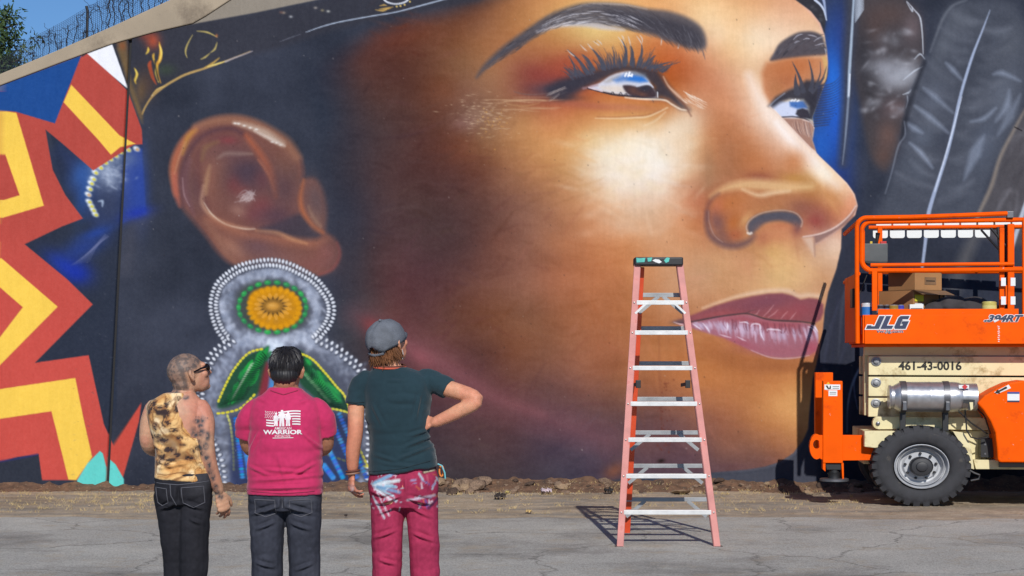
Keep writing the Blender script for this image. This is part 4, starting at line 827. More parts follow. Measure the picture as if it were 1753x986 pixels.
    stroke([(1128,560),(1131,700),(1140,760)], (1, 5, 2), (112, 60, 46), .22, 5)
    for k in range(70):
        x = rng.normal(1138, 7); y = rv(650, 775); blob(x, y, rv(.8, 1.6), rv(.8, 2.4), (104, 50, 40), rv(.3, .8))
    for k in range(260):
        x, y = rv(240, 1500), rv(30, 800); c = rng.rand(); blob(x, y, rv(.5, 1.1), rv(.5, 1.3), (40, 34, 34) if c < .6 else (190, 180, 170), rv(.25, .7))
    blob(1132, 789, 6, 3.4, (34, 24, 22), .9, -10)
    CV = np.clip(CV, 8, 255)

# ------------------------------------------------------------------ wall with its mural
DW = 20.7
KW = DW / F
paint_mural()
WALL_K = np.array([.79, .80, .83])
def paint_at(px, py): return lin(np.clip(bilin(CV, np.asarray(px) - CX0, np.asarray(py) - CY0), 0, 255)) * WALL_K
def joint_x(py): return 183 + (820 - np.asarray(py, float)) * 39 / 750.
def top_y(px): return np.interp(px, [-420, 0, 100, 200, 330, 400, 420, 2200], [282, 138, 98, 60, 18, -16, -330, -330])
m_wall, nt, b = mat_new('painted_concrete')
at = nt.nodes.new('ShaderNodeAttribute'); at.attribute_name = 'Col'; tc = nt.nodes.new('ShaderNodeTexCoord')
n1 = noise_tex(nt, tc.outputs['Object'], 45, 6, .7); n2 = noise_tex(nt, tc.outputs['Object'], 1.3, 5, .6)
mp = nt.nodes.new('ShaderNodeMapping'); mp.inputs['Scale'].default_value = (5, 1, .6); nt.links.new(tc.outputs['Object'], mp.inputs[0]); n3 = noise_tex(nt, mp.outputs[0], 3.0, 6, .7)
r = ramp(nt, n2.outputs[0], [(.25, (.93,) * 3), (.75, (1.06,) * 3)]); r3 = ramp(nt, n3.outputs[0], [(.3, (.95,) * 3), (.7, (1.04,) * 3)])
c1 = mixc(nt, 1.0, at.outputs['Color'], r.outputs[0], 'MULTIPLY'); c2 = mixc(nt, 1.0, c1, r3.outputs[0], 'MULTIPLY')
nt.links.new(c2, b.inputs['Base Color']); b.inputs['Roughness'].default_value = .85; b.inputs['Specular IOR Level'].default_value = .04
bump(nt, b, n1.outputs[0], .3, .008)

def panel(name, xs_l, xs_r, cols, rows, parent, label):
    """xs_l, xs_r: functions of py giving the panel's edges; cols: 0..1 positions; rows: py list"""
    nr, nc = len(rows), len(cols); R = np.array(rows, float)[:, None]; C = np.array(cols)[None]
    px = xs_l(R) + (xs_r(R) - xs_l(R)) * C; py = np.broadcast_to(R, px.shape).copy()
    ty = top_y(px); py2 = np.maximum(py, ty)
    col = paint_at(px, py2).reshape(-1, 3)
    X = (px - 876.5) * KW; Z = CAMZ - (py2 - HOR) * KW
    Y = np.full(px.shape, DW) + .004 * np.sin(X * 1.7) + .003 * np.sin(Z * 2.3 + X)
    for e_, s_ in ((0, 1), (nc - 1, -1)): Y[:, e_] += .05
    V = np.stack([X, Y, Z], -1).reshape(-1, 3).astype(np.float32)
    idx = np.arange(nr * nc).reshape(nr, nc)
    q = np.stack([idx[1:, :-1], idx[1:, 1:], idx[:-1, 1:], idx[:-1, :-1]], -1).reshape(-1, 4)
    keep = ~((py[1:, :-1] <= ty[1:, :-1]) & (py[1:, 1:] <= ty[1:, 1:])).reshape(-1)
    q = q[keep]
    me = bpy.data.meshes.new(name); me.vertices.add(len(V)); me.vertices.foreach_set('co', V.ravel())
    me.loops.add(len(q) * 4); me.loops.foreach_set('vertex_index', q.ravel().astype(np.int32)); me.polygons.add(len(q)); me.polygons.foreach_set('loop_start', np.arange(0, len(q) * 4, 4, dtype=np.int32))
    me.update(calc_edges=True); set_col(me, col)
    me.polygons.foreach_set('use_smooth', [True] * len(q))
    o = link(name, me, m_wall, parent); o['label'] = label
    return o
rows = list(np.arange(852, -9, -1.45)) + list(np.linspace(-12, -330, 8))
wall = empty('retaining_wall', (0, DW, 0)); wall.location = (0, 0, 0)
tag(wall, 'tall concrete wall painted with a giant portrait of a woman looking up and red and yellow zigzags', 'wall')
lc = np.concatenate([np.linspace(0, .68, 12)[:-1], np.linspace(.68, 1, 150)])
panel('wall_panel', lambda y: np.full_like(y, -420.), lambda y: joint_x(y) - 1.2, lc, rows, wall, 'left panel with red, yellow and blue zigzag bands')
rc = np.concatenate([np.linspace(0, 1560, 1080), np.linspace(1575, 1980, 20)]) / 1980.
panel('wall_panel', lambda y: joint_x(y) + 2.6, lambda y: np.full_like(y, 2180.), rc, rows, wall, 'wide panel with the painted face, ear and beaded earring')
m_dark = pbr('joint_sealant', (30, 30, 34), .8); m_conc = pbr('bare_concrete', (168, 152, 130), .85, var=.14, vscale=1.6, bmp=.35, bscale=60, dirt=(122, 108, 92), dirtamt=.55, dirtscale=1.2)
mb = MB(); pj = [(joint_x(y), y) for y in (860, 600, 300, 55)]
for i in range(3):
    a, b_ = pj[i], pj[i + 1]; P0 = W(a[0], a[1], DW); P1 = W(b_[0], b_[1], DW)
    mb.add([P0 + Vector((-.03, .045, 0)), P0 + Vector((.05, .045, 0)), P1 + Vector((.05, .045, 0)), P1 + Vector((-.03, .045, 0))], [(0, 1, 2, 3)])
obj('joint_filler', mb, m_dark, wall)
mb = MB().box((-420 - 876.5) * KW, (2180 - 876.5) * KW, DW + .07, DW + .5, -.4, .3); obj('footing', mb, m_conc, wall)
# backing so that the wall is a solid
pts = [(-420, 283)] + [(x, top_y(x) + 1) for x in (0, 100, 200, 330, 398)] + [(420, -328), (2180, -328), (2180, 855), (-420, 855)]
mb = MB().prism(pts, lambda a, c, d: W(a, c, DW) + Vector((0, d, 0)), .08, .55); obj('wall_core', mb, m_conc, wall)
cop = [(-420, 262), (-420, 300), (0, 147), (100, 109), (190, 76), (262, 56), (330, 40.5), (352, 28), (404, -6), (470, -52), (470, -110), (300, -4), (200, 42), (100, 86), (0, 127)]
mb = MB().prism(cop, lambda a, c, d: W(a, c, DW) + Vector((0, d, 0)), -.02, .6); obj('coping', mb, m_conc, wall, bevel=.012, smooth=False)

# ------------------------------------------------------------------ ground, berm, bank behind the wall
def ground_mat(name):
    m, nt, b = mat_new(name); tc = nt.nodes.new('ShaderNodeTexCoord'); v = tc.outputs['Object']
    big = noise_tex(nt, v, .7, 6, .6); mid = noise_tex(nt, v, 5, 8, .7); fine = noise_tex(nt, v, 60, 6, .75); spk = noise_tex(nt, v, 150, 2, .5)
    mp = nt.nodes.new('ShaderNodeMapping'); mp.inputs['Scale'].default_value = (.35, 2.2, 1); nt.links.new(v, mp.inputs[0]); band = noise_tex(nt, mp.outputs[0], 1.6, 7, .65)
    d = ramp(nt, mid.outputs[0], [(.25, rgba((160, 140, 116), .8)), (.5, rgba((192, 172, 146), .8)), (.75, rgba((208, 192, 168), .8))])
    g = ramp(nt, mid.outputs[0], [(.25, rgba((140, 132, 120), .8)), (.75, rgba((176, 166, 152), .8))])
    bm_ = ramp(nt, band.outputs[0], [(.44, (0, 0, 0)), (.6, (1, 1, 1))])
    c = mixc(nt, bm_.outputs[0], d.outputs[0], g.outputs[0])
    f = ramp(nt, fine.outputs[0], [(.3, (.62,) * 3), (.5, (1,) * 3), (.72, (1.3,) * 3)]); c = mixc(nt, 1.0, c, f.outputs[0], 'MULTIPLY')
    s_ = ramp(nt, spk.outputs[0], [(.62, (0, 0, 0)), (.68, (.75,) * 3)]); c = mixc(nt, s_.outputs[0], c, rgba((206, 190, 160), .7))
    dk = ramp(nt, big.outputs[0], [(.52, (0, 0, 0)), (.66, (.45,) * 3)]); c = mixc(nt, dk.outputs[0], c, rgba((108, 94, 80), .7))
    nt.links.new(c, b.inputs['Base Color']); b.inputs['Roughness'].default_value = .92; b.inputs['Specular IOR Level'].default_value = .2
    bump(nt, b, fine.outputs[0], .6, .02)
    return m
def asphalt_mat(name):
    m, nt, b = mat_new(name); tc = nt.nodes.new('ShaderNodeTexCoord'); v = tc.outputs['Object']
    big = noise_tex(nt, v, .8, 6, .6); fine = noise_tex(nt, v, 120, 4, .7); vo = nt.nodes.new('ShaderNodeTexVoronoi'); vo.inputs['Scale'].default_value = 90; nt.links.new(v, vo.inputs['Vector'])
    c = ramp(nt, big.outputs[0], [(.3, rgba((176, 172, 164), .8)), (.7, rgba((204, 200, 190), .8))]).outputs[0]
    f = ramp(nt, fine.outputs[0], [(.3, (.6,) * 3), (.5, (1,) * 3), (.7, (1.35,) * 3)]); c = mixc(nt, 1.0, c, f.outputs[0], 'MULTIPLY')
    bw = nt.nodes.new('ShaderNodeRGBToBW'); nt.links.new(vo.outputs['Color'], bw.inputs[0]); vr = ramp(nt, bw.outputs[0], [(.2, (.8,) * 3), (.8, (1.18,) * 3)]); c = mixc(nt, 1.0, c, vr.outputs[0], 'MULTIPLY')
    wv = noise_tex(nt, v, 1.8, 5, .6); va = nt.nodes.new('ShaderNodeVectorMath'); va.operation = 'SCALE'; va.inputs['Scale'].default_value = .5; nt.links.new(wv.outputs['Color'], va.inputs[0]); vb = nt.nodes.new('ShaderNodeVectorMath'); vb.operation = 'ADD'; nt.links.new(v, vb.inputs[0]); nt.links.new(va.outputs[0], vb.inputs[1])
    ck = nt.nodes.new('ShaderNodeTexVoronoi'); ck.feature = 'DISTANCE_TO_EDGE'; ck.inputs['Scale'].default_value = .55; nt.links.new(vb.outputs[0], ck.inputs['Vector'])
    kr = ramp(nt, ck.outputs['Distance'], [(.0, (.55,) * 3), (.010, (.0,) * 3)]); c = mixc(nt, kr.outputs[0], c, rgba((66, 62, 58), .7))
    st = noise_tex(nt, v, .45, 7, .7); sr = ramp(nt, st.outputs[0], [(.5, (0, 0, 0)), (.64, (.55,) * 3)]); c = mixc(nt, sr.outputs[0], c, rgba((104, 98, 92), .75))
    ds = noise_tex(nt, v, 2.2, 8, .75); dr = ramp(nt, ds.outputs[0], [(.52, (0, 0, 0)), (.66, (.6,) * 3)]); c = mixc(nt, dr.outputs[0], c, rgba((190, 172, 146), .75))
    nt.links.new(c, b.inputs['Base Color']); b.inputs['Roughness'].default_value = .9; b.inputs['Specular IOR Level'].default_value = .25
    bump(nt, b, fine.outputs[0], .7, .014)
    return m
m_ground = ground_mat('dry_dirt'); m_asph = asphalt_mat('worn_asphalt')
def sheet(name, xs, ys, zf, material, kind='structure'):
    gx, gy = np.meshgrid(xs, ys); P = np.stack([gx, gy, zf(gx, gy)], -1).reshape(-1, 3); ny, nx = gx.shape; idx = np.arange(nx * ny).reshape(ny, nx)
    q = np.stack([idx[:-1, :-1], idx[:-1, 1:], idx[1:, 1:], idx[1:, :-1]], -1).reshape(-1, 4)
    me = bpy.data.meshes.new(name); me.from_pydata(P.tolist(), [], q.tolist()); me.polygons.foreach_set('use_smooth', [True] * len(q)); me.update()
    o = link(name, me, material)
    if kind: o['kind'] = kind
    return o
def gz(x, y):
    P = np.stack([x.ravel(), y.ravel(), 0 * x.ravel()], -1)
    z = vnoise(P, 1.1, 1) * .012 + vnoise(P, 6, 2) * .006 + vnoise(P, 22, 3) * .004
    return z.reshape(x.shape) * np.clip((y - 15.8) / 1.6, 0, 1) * np.clip((10 - np.abs(x)) / 2, 0, 1) 
xs = np.concatenate([[-1500, -300, -60, -20], np.linspace(-10, 10, 330), [20, 60, 300, 1500]]); ys = np.concatenate([[-1500, -300, -60, -10, 0, 5, 10, 14], np.linspace(15.6, 20.75, 120), [22, 26, 60]])
sheet('ground', xs, ys, gz, m_ground)
def redge(x): return 17.0 + .12 * np.sin(x * .9) + .10 * np.sin(x * 2.7 + 1) + .05 * np.sin(x * 7.1)
xs = np.concatenate([[-400, -60, -20], np.linspace(-10, 10, 200), [20, 60, 400]])
gx = xs; P = [(x, -400, .012) for x in gx] + [(x, 12, .012) for x in gx] + [(x, float(redge(x)) - .25, .016) for x in gx] + [(x, float(redge(x)), .0) for x in gx]; n = len(gx)
me = bpy.data.meshes.new('road'); me.from_pydata(P, [], [(r_ * n + i, r_ * n + i + 1, (r_ + 1) * n + i + 1, (r_ + 1) * n + i) for r_ in range(3) for i in range(n - 1)]); me.update()
link('road', me, m_asph)['kind'] = 'structure'
# soil heaped against the foot of the wall
m_soil = pbr('reddish_soil', (118, 88, 66), .95, var=.45, vscale=14, bmp=.9, bscale=120, dirt=(72, 56, 46), dirtamt=.5, dirtscale=7)
def bz(x, y):
    t = np.clip((20.72 - y) / .55, 0, 1); P = np.stack([x.ravel(), y.ravel(), 0 * x.ravel()], -1)
    h = .095 + .03 * np.sin(x * .8 + 2) + .05 * np.clip((x + 1.5) / 5, 0, 1)
    n = (vnoise(P, 3, 5) * .03 + vnoise(P, 9, 6) * .03 + vnoise(P, 26, 7) * .018).reshape(x.shape)
    return np.maximum(h * (1 - t) ** 1.3 + n * (1 - t * .8), -.02) - .025 * t
sheet('soil_berm', np.linspace(-9.2, 9.2, 620), np.linspace(20.1, 20.74, 34), bz, m_soil)
# bank of earth behind the wall
m_bank = pbr('orange_earth', (196, 140, 96), .95, var=.25, vscale=4, bmp=.6, bscale=60)
mb = MB(); b0 = [(-420, 284), (0, 134), (200, 50), (330, 8), (470, -60)]
PP = []
for (a, c) in b0:
    p = W(a, c, DW); PP += [(p.x, DW + .6, p.z - .06), (p.x, DW + .62, p.z + .05 + .02 * math.sin(a)), (p.x * 1.05, DW + 4.5, p.z + .3), (p.x * 1.05, DW + 40, p.z + .2), (p.x * 1.05, DW + 41, -1)]
mb.add(PP, [(i * 5 + k, i * 5 + k + 1, (i + 1) * 5 + k + 1, (i + 1) * 5 + k) for i in range(len(b0) - 1) for k in range(4)])
o = obj('earth_bank', mb, m_bank); o['kind'] = 'structure'

# ------------------------------------------------------------------ wire fence, dead vines, tree on the bank
DF = 30.0
m_wire = pbr('dull_wire', (66, 72, 96), .55, .4, bmp=0); m_post = pbr('dark_post', (26, 28, 34), .6); m_vine = pbr('dead_vine', (34, 30, 38), .9, var=.4, vscale=20)
fence = empty('wire_fence', W(150, 70, DF))
def FP(px, py, d=0): return W(px, py, DF) + Vector((0, d, 0)) - fence.location
def f_top(x): return np.interp(x, [-200, 20, 40, 100, 150, 200, 300, 420], [220, 90, 72, 42, 12, -14, -70, -140])
def f_bot(x): return np.interp(x, [-200, 0, 150, 300, 420], [240, 150, 92, 22, -40])
mb = MB()
for x in np.arange(-190, 420, 3.6): mb.tube([FP(x, f_bot(x)), FP(x + .6, f_top(x))], .0023, 4, False)
for t in np.linspace(0, 1, 26):
    mb.tube([FP(x, f_bot(x) + (f_top(x) - f_bot(x)) * t) for x in np.arange(-190, 430, 30)], .0023, 4, False)
o = obj('wire_mesh', mb, m_wire, fence, smooth=False); o['kind'] = 'stuff'
for x, t in ((148.5, 11), (-60, 122), (360, -110)):
    obj('fence_post', MB().tube([FP(x, f_bot(x) + 14, -.03), FP(x + 2, t + 8, -.03), FP(x, t, -.03)], .024, 8), m_post, fence)
tag(fence, 'dark wire mesh fence on the bank above the left end of the wall', 'fence')
rnd = random.Random(4)
for i, x in enumerate([57, 63, 72, 84, 96, 106, 116, 128, 138, 144, 160, 168, 176, 184, 190, 198, 206, 214, 222, 231, 240, 250, 259, 268, 280]):
    base = W(x, float(f_bot(x)), DF) + Vector((0, -.06, 0)); mb = MB(); y0, y1 = float(f_bot(x)) - 4, float(f_top(x)) - rnd.uniform(-12, 4)
    if rnd.random() < .35: y1 = y0 + (y1 - y0) * rnd.uniform(.5, .8)
    P = []; cx = x; yy = y0
    while yy > y1:
        P.append(W(cx, yy, DF) + Vector((0, -.05 + rnd.uniform(-.03, .03), 0)) - base); yy -= rnd.uniform(2.5, 5.5); cx += rnd.uniform(-2.2, 2.2)
    if len(P) > 2: mb.tube(P, [.0055 + .004 * rnd.random()] * len(P), 5)
    for k in range(rnd.randint(5, 11)):      # curled tendrils
        j = rnd.randrange(len(P)) if rnd.random() < .3 else len(P) - 1 - rnd.randrange(min(5, len(P))); p = P[j]; q = [p]; a = rnd.uniform(0, 6.28)
        for m_ in range(rnd.randint(4, 9)):
            a += rnd.uniform(-1.1, 1.1); p = p + Vector((math.cos(a) * .03, rnd.uniform(-.01, .01), math.sin(a) * .03 + .004)); q.append(p)
        mb.tube(q, .0032, 4)
    o = obj('dead_vine', mb, m_vine, smooth=False); o.location = base
    tag(o, 'thin dry vine stem climbing the wire fence above the wall', 'vine', 'dead vines on the wire fence')
# tree
m_bark = pbr('bark', (70, 54, 42), .9, var=.3, vscale=12, bmp=.8, bscale=40); m_leaf, nt, b = mat_new('pine_foliage')
tc = nt.nodes.new('ShaderNodeTexCoord'); n_ = noise_tex(nt, tc.outputs['Object'], 2.5, 4); r = ramp(nt, n_.outputs[0], [(.3, (.018, .045, .012, 1)), (.55, (.04, .08, .02, 1)), (.8, (.09, .12, .03, 1))]); nt.links.new(r.outputs[0], b.inputs['Base Color']); b.inputs['Roughness'].default_value = .6
b.inputs['Transmission Weight'].default_value = 0
tree = empty('evergreen_tree', (-10.35, 33, 5.1)); rnd = random.Random(9); nr = np.random.RandomState(3)
mb = MB().tube([(0, 0, -.3), (.05, 0, .7), (-.03, .05, 1.6), (.02, 0, 2.5), (0, 0, 3.1)], [.19, .16, .12, .07, .02], 10)
limbs = []
for k in range(26):
    z = .4 + 2.5 * k / 26.; a = k * 2.4; L = (1.75 - .5 * max(0, z - 1.0)) * rnd.uniform(.75, 1.1); e = Vector((math.cos(a) * L, math.sin(a) * L, z + .25 * L)); mb.tube([(0, 0, z), e * .5 + Vector((0, 0, z * .5 - .05)), e], [.05, .03, .01], 6); limbs.append((Vector((0, 0, z)), e))
obj('trunk', mb, m_bark, tree)
V = []; Fc = []
for s_, e in limbs:
    for c in range(26):
        t = rnd.uniform(.3, 1.05); cc = s_.lerp(e, t) + Vector((rnd.gauss(0, .16), rnd.gauss(0, .16), rnd.gauss(0, .13))); R = rnd.uniform(.14, .26)
        for l in range(46):
            d = Vector(nr.normal(size=3)).normalized(); p = cc + d * R * rnd.uniform(.3, 1); u = (d + Vector(nr.normal(size=3)) * .5).normalized(); w_ = u.cross(Vector(nr.normal(size=3))).normalized() * rnd.uniform(.010, .028); u = u * rnd.uniform(.06, .13)
            n0 = len(V); V += [p - w_, p + w_, p + u]; Fc.append((n0, n0 + 1, n0 + 2))
me = bpy.data.meshes.new('crown'); me.from_pydata([tuple(p) for p in V], [], Fc); me.update(); link('crown', me, m_leaf, tree)
tag(tree, 'dark green evergreen tree behind the wire fence at the left edge', 'tree')

# ------------------------------------------------------------------ step ladder
m_pink = pbr('sun_bleached_fibreglass', (218, 146, 138), .65, var=.14, vscale=9, bmp=.25, bscale=90, chips=(120, 70, 66), chipamt=.71, chipscale=22, dirt=(206, 112, 100), dirtamt=.58, dirtscale=9)
m_orng_fg = pbr('orange_fibreglass', (232, 84, 44), .55, var=.12, bmp=.1)
m_alu = pbr('aluminium_step', (226, 226, 224), .5, .35, var=.10, vscale=14, bmp=.15, chips=(90, 84, 78), chipamt=.72, chipscale=30)
m_alu2 = pbr('dull_aluminium', (160, 162, 164), .5, .45, var=.15, vscale=10, bmp=.15)
m_blk = pbr('black_plastic', (34, 34, 36), .5, bmp=.1); m_teal = pbr('teal_paint', (86, 190, 176), .6, var=.25, vscale=20); m_rivet = pbr('rivet', (190, 180, 176), .4, .6)
DL = 14.75
ladder = empty('step_ladder', (W(1143, 900, DL).x, DL, 0))
def LP(px, py, d=0.):          # front plane of the ladder; the feet stand nearer the camera than the cap
    lean = .22 * (938 - py) / 493.
    p = W(px, py, 14.4 + lean); return Vector((p.x, 14.4 + lean + d, p.z)) - ladder.location
def lx(py): return np.interp(py, [440, 947], [1090.5, 1059.5])
def rx(py): return np.interp(py, [440, 947], [1164.5, 1230.5])
YB = 947
def channel(px0, px1, side, mt, d0=0., name='rail'):
    mb = MB(); mb.bar(LP(px0, 452, d0), LP(px1, YB, d0), .052, .018, (0, 1, 0))
    off = Vector((side * .026, .034, 0)); mb.bar(LP(px0, 452, d0) + off, LP(px1, YB, d0) + off, .008, .066, (0, 1, 0))
    return obj(name, mb, mt, ladder, bevel=.003, smooth=False)
channel(1091, 1060.5, 1, m_pink); channel(1164, 1229.5, -1, m_pink)
# back legs splay towards the wall
def BP(px, py): return LP(px, py, .10 + 1.0 * (py - 452) / 495.)
for a, c in ((1098, 1073.5), (1163, 1226)):
    p, q = W(a, 458, 14.72) - ladder.location, W(c, 920, 15.5) - ladder.location; q = Vector((q.x, q.y, .0)); obj('back_rail', MB().bar(p, q, .05, .03, (0, 1, 0)), m_orng_fg, ladder, bevel=.003, smooth=False)
steps = [518, 569.4, 630, 691.2, 752.8, 815, 877]
for i, y in enumerate(steps):
    p, q = LP(lx(y) + 4, y, .0), LP(rx(y) - 4, y, .0); st = MB()
    st.box(p.x, q.x, p.y - .013, p.y + .002, p.z - .018, p.z + .018); st.box(p.x, q.x, p.y + .002, p.y + .075, p.z + .010, p.z + .0175)
    o = obj('step', st, m_alu, ladder, bevel=.002, smooth=False)
    for x in (p.x - .02, q.x + .02):
        obj('rivet', MB().lathe([(.009, 0), (.007, -.006), (.002, -.008)], lambda a, b_, c: (x + a, p.y - .010 + c, p.z + b_), 8), m_rivet, ladder)
    if i == 0:
        for x, sg in ((p.x, 1), (q.x, -1)): obj('brace', MB().bar((x + sg * .075, p.y - .016, p.z - .01), (x - sg * .012, p.y - .016, p.z - .09), .018, .006, (0, 1, 0)), m_alu, ladder)
# rear crossbars with their small diagonal braces
for i, (y, yy) in enumerate(zip(steps, [505, 562, 622, 683, 740.5, 797.5, 855])):
    tt = (y - 452) / 495.; d = .10 + 1.0 * tt; D2 = 14.4 + .22 * (938 - y) / 493. + d
    a = W(lx(y) + 7, yy, D2) - ladder.location; c = W(rx(y) - 5 - i, yy, D2) - ladder.location
    obj('rear_crossbar', MB().box(a.x, c.x, a.y - .006, a.y + .02, a.z - .018, a.z + .018), m_alu2, ladder, bevel=.002, smooth=False)
    if i in (0, 4, 5, 6):
        for x, sg in ((a.x, 1), (c.x, -1)): obj('brace', MB().bar((x + sg * .17, a.y - .010, a.z - .012), (x + sg * .005, a.y - .010, a.z - .15), .03, .005, (0, 1, 0)), m_alu2, ladder)
for x, sg in ((1093, 1), (1178, -1)):
    p = LP(x, 657, .03); obj('spreader', MB().bar(p, p + Vector((sg * .0, .55, -.02)), .012, .03).box(p.x - .02, p.x + .02, p.y - .02, p.y + .02, p.z - .035, p.z + .03), m_blk, ladder, bevel=.003, smooth=False)
p, q = LP(1086, 447), LP(1169, 447); 
cap = obj('cap', MB().box(p.x, q.x, p.y - .04, p.y + .16, p.z - .038, p.z + .032), m_blk, ladder, bevel=.012, smooth=False)
yc = p.y - .0425
def cappatch(pts): obj('paint_patch', MB().prism([(p.x + a * (q.x - p.x), p.z - .038 + b_ * .07) for a, b_ in pts], lambda a, c, d: (a, yc + d, c), 0, .003), m_teal, cap, smooth=False)
cappatch([(.04, .35), (.03, .92), (.10, .85), (.22, .9), (.20, .4)]); cappatch([(.27, .45), (.26, .9), (.36, .95), (.34, .5)]); cappatch([(.64, .3), (.60, .6), (.66, .95), (.72, .9), (.70, .45)])
obj('paint_patch', MB().prism([(p.x + a * (q.x - p.x), p.z - .038 + b_ * .07) for a, b_ in [(.36, .6), (.42, .75), (.5, .7), (.56, .4), (.5, .25), (.42, .4)]], lambda a, c, d: (a, yc - .001 + d, c), 0, .003), m_alu, cap, smooth=False)
for x in (1059.5, 1230.5):
    p = LP(x, YB); obj('foot', MB().box(p.x - .035, p.x + .035, p.y - .02, p.y + .06, .016 , p.z + .05), m_blk, ladder, bevel=.004, smooth=False)
tag(ladder, 'faded pink fibreglass step ladder with silver steps in front of the mural', 'ladder')

# ------------------------------------------------------------------ scissor lift
DS = 18.3; SS = F / DS
lift = empty('scissor_lift', (W(1605, 870, DS).x, DS, 0), math.radians(-5.5))
def SB(px, py, d):          # the same, for things far back on the platform
    k = (DS + d) / DS; return Vector(((876.5 + (px - 876.5) * k - 1605) / SS, d, (870 - (HOR + (py - HOR) * k)) / SS))
def S(px, py, d=0.): return Vector(((px - 1605) / SS, d, (870 - py) / SS))
ORG = (255, 96, 0)
m_or = pbr('orange_machine_paint', ORG, .55, spec=.08, var=.08, vscale=4, bmp=.04, chips=(206, 196, 186), chipamt=.675, chipscale=22, dirt=(206, 70, 14), dirtamt=.56, dirtscale=3)
m_beige = pbr('cream_machine_paint', (236, 224, 178), .55, spec=.2, var=.08, vscale=4, bmp=.05, dirt=(170, 146, 98), dirtamt=.53, dirtscale=4.5, chips=(120, 100, 76), chipamt=.71, chipscale=18)
m_rub = pbr('black_rubber', (50, 50, 54), .8, var=.3, vscale=12, bmp=.4, bscale=60, dirt=(98, 92, 84), dirtamt=.6, dirtscale=8)
m_rim = pbr('white_rim_paint', (190, 192, 196), .4, var=.1, vscale=10, bmp=.05); m_hub = pbr('hub_black', (42, 42, 46), .5)
m_tank = pbr('brushed_aluminium', (196, 196, 200), .34, .75, var=.1, vscale=18, bmp=.1); m_steel = pbr('steel', (120, 120, 124), .4, .7)
m_white = pbr('white_plastic', (240, 242, 238), .5, var=.04); m_navy = pbr('navy_ink', (44, 52, 84), .5); m_wink = pbr('white_ink', (238, 238, 238), .5, var=.03)
m_ink = pbr('black_ink', (36, 34, 30), .7); m_dkred = pbr('dark_orange_red', (150, 52, 26), .5)
m_card = pbr('cardboard', (176, 128, 82), .8, var=.1, vscale=3, bmp=.15, bscale=30); m_tape = pbr('brown_tape', (138, 106, 76), .4); m_grey = pbr('grey_metal_box', (90, 92, 92), .45, .3, var=.12)
def tubeS(pts, r=.024, name='rail', mt=None, par=None, n=10): return obj(name, MB().tube([S(*p) for p in pts], r, n), mt or m_or, par or lift)
def boxS(x0, x1, y0, y1, d0, d1, name, mt, bevel=.004, par=None, label=None):
    a, b_ = S(x0, y1), S(x1, y0); return obj(name, MB().box(a.x, b_.x, d0, d1, a.z, b_.z), mt, par or lift, bevel=bevel, smooth=False, label=label)
def prismS(pts, d0, d1, name, mt, bevel=.004, par=None, label=None):
    return obj(name, MB().prism(pts, lambda a, c, d: S(a, c, d), d0, d1), mt, par or lift, bevel=bevel, smooth=False, label=label)
def arc(cx, cy, rx_, ry_, a0, a1, n=7): return [(cx + rx_ * math.cos(math.radians(a0 + (a1 - a0) * k / n)), cy - ry_ * math.sin(math.radians(a0 + (a1 - a0) * k / n))) for k in range(n + 1)]
XR = 2120
# platform
PW = 1.55
plat = boxS(1482, XR, 541, 591, 0, .03, 'toe_board', m_or, .005)
boxS(1482, XR, 541, 591, PW - .03, PW, 'toe_board', m_or, .005)
boxS(1479, 1482.2, 541, 590, .02, PW - .02, 'toe_board', m_or, .003)
boxS(1484, XR, 574, 584, .03, PW - .03, 'deck', m_grey, .003)
boxS(1505, 1741, 531, 541.5, .012, .022, 'kick_plate', m_or, .002)
boxS(1483, XR, 591, 596, .05, PW - .05, 'deck_frame', m_or, .003)
d = 0.0
tubeS([(1470, 590, d), (1469, 480, d), (1469, 392, d)] + [(x, y, d) for x, y in arc(1485, 391, 16, 17, 180, 90)] + [(1560, 373.5, d), (1650, 371, d), (1722, 368.5, d)], .024, 'guard_rail')
tubeS([(1478.5, 400, .035)] + [(x, y, .035) for x, y in arc(1493, 396, 15, 15, 170, 90)] + [(1560, 380.5, .035), (1740, 379, .035), (1900, 377, .035), (XR, 376, .035)], .024, 'guard_rail')
tubeS([(1478.5, 396, .035), (1478.5, 445, .035)] + [(x, y, .035) for x, y in arc(1495, 447, 17, 17, 180, 270)] + [(1600, 464.5, .035), (1740, 463.5, .035), (XR, 463, .035)], .028, 'guard_rail')
tubeS([(1492, 455.5, .0), (1733, 454.5, .0)], .020, 'mid_rail')
for x, y0, y1, w, dd in ((1499, 466, 534, 9, .02), (1729, 386, 534, 11, .05), (1715, 392, 534, 8, .09), (1752, 376, 545, 9, .03), (1900, 378, 541, 9, .03), (2040, 378, 541, 9, .03)):
    boxS(x - w / 2, x + w / 2, y0, y1, dd - .024, dd + .024, 'post', m_or, .006)
# rear and end rails
for y in (391, 468): obj('rear_rail', MB().tube([SB(1466, y, PW - .03), SB(XR, y, PW - .03)], .022, 10), m_or, lift)
for x in (1485, 1699, 1860, 2000):
    a_, c_ = SB(x - 4, 541, PW - .04), SB(x + 4, 388, PW - .04); obj('post', MB().box(a_.x, c_.x, PW - .06, PW - .02, a_.z, c_.z), m_or, lift, bevel=.006, smooth=False)
for y in (376, 466): tubeS([(1472, y + 4, .03), (1471, y + 9, PW - .03)], .022, 'end_rail')
boxS(1467, 1471, 470, 588, .05, PW - .3, 'end_gate', m_or, .004)
boxS(1462.5, 1466.8, 495, 528, .10, .34, 'latch_box', m_blk, .004)
boxS(1721, 1732, 365, 376, -.02, .05, 'rail_clamp', m_steel, .004)
for x in (1716, 1732):
    for y in (478, 510): boxS(x - 4, x + 4, y, y + 14, .02, .024, 'sticker', m_wink, 0)
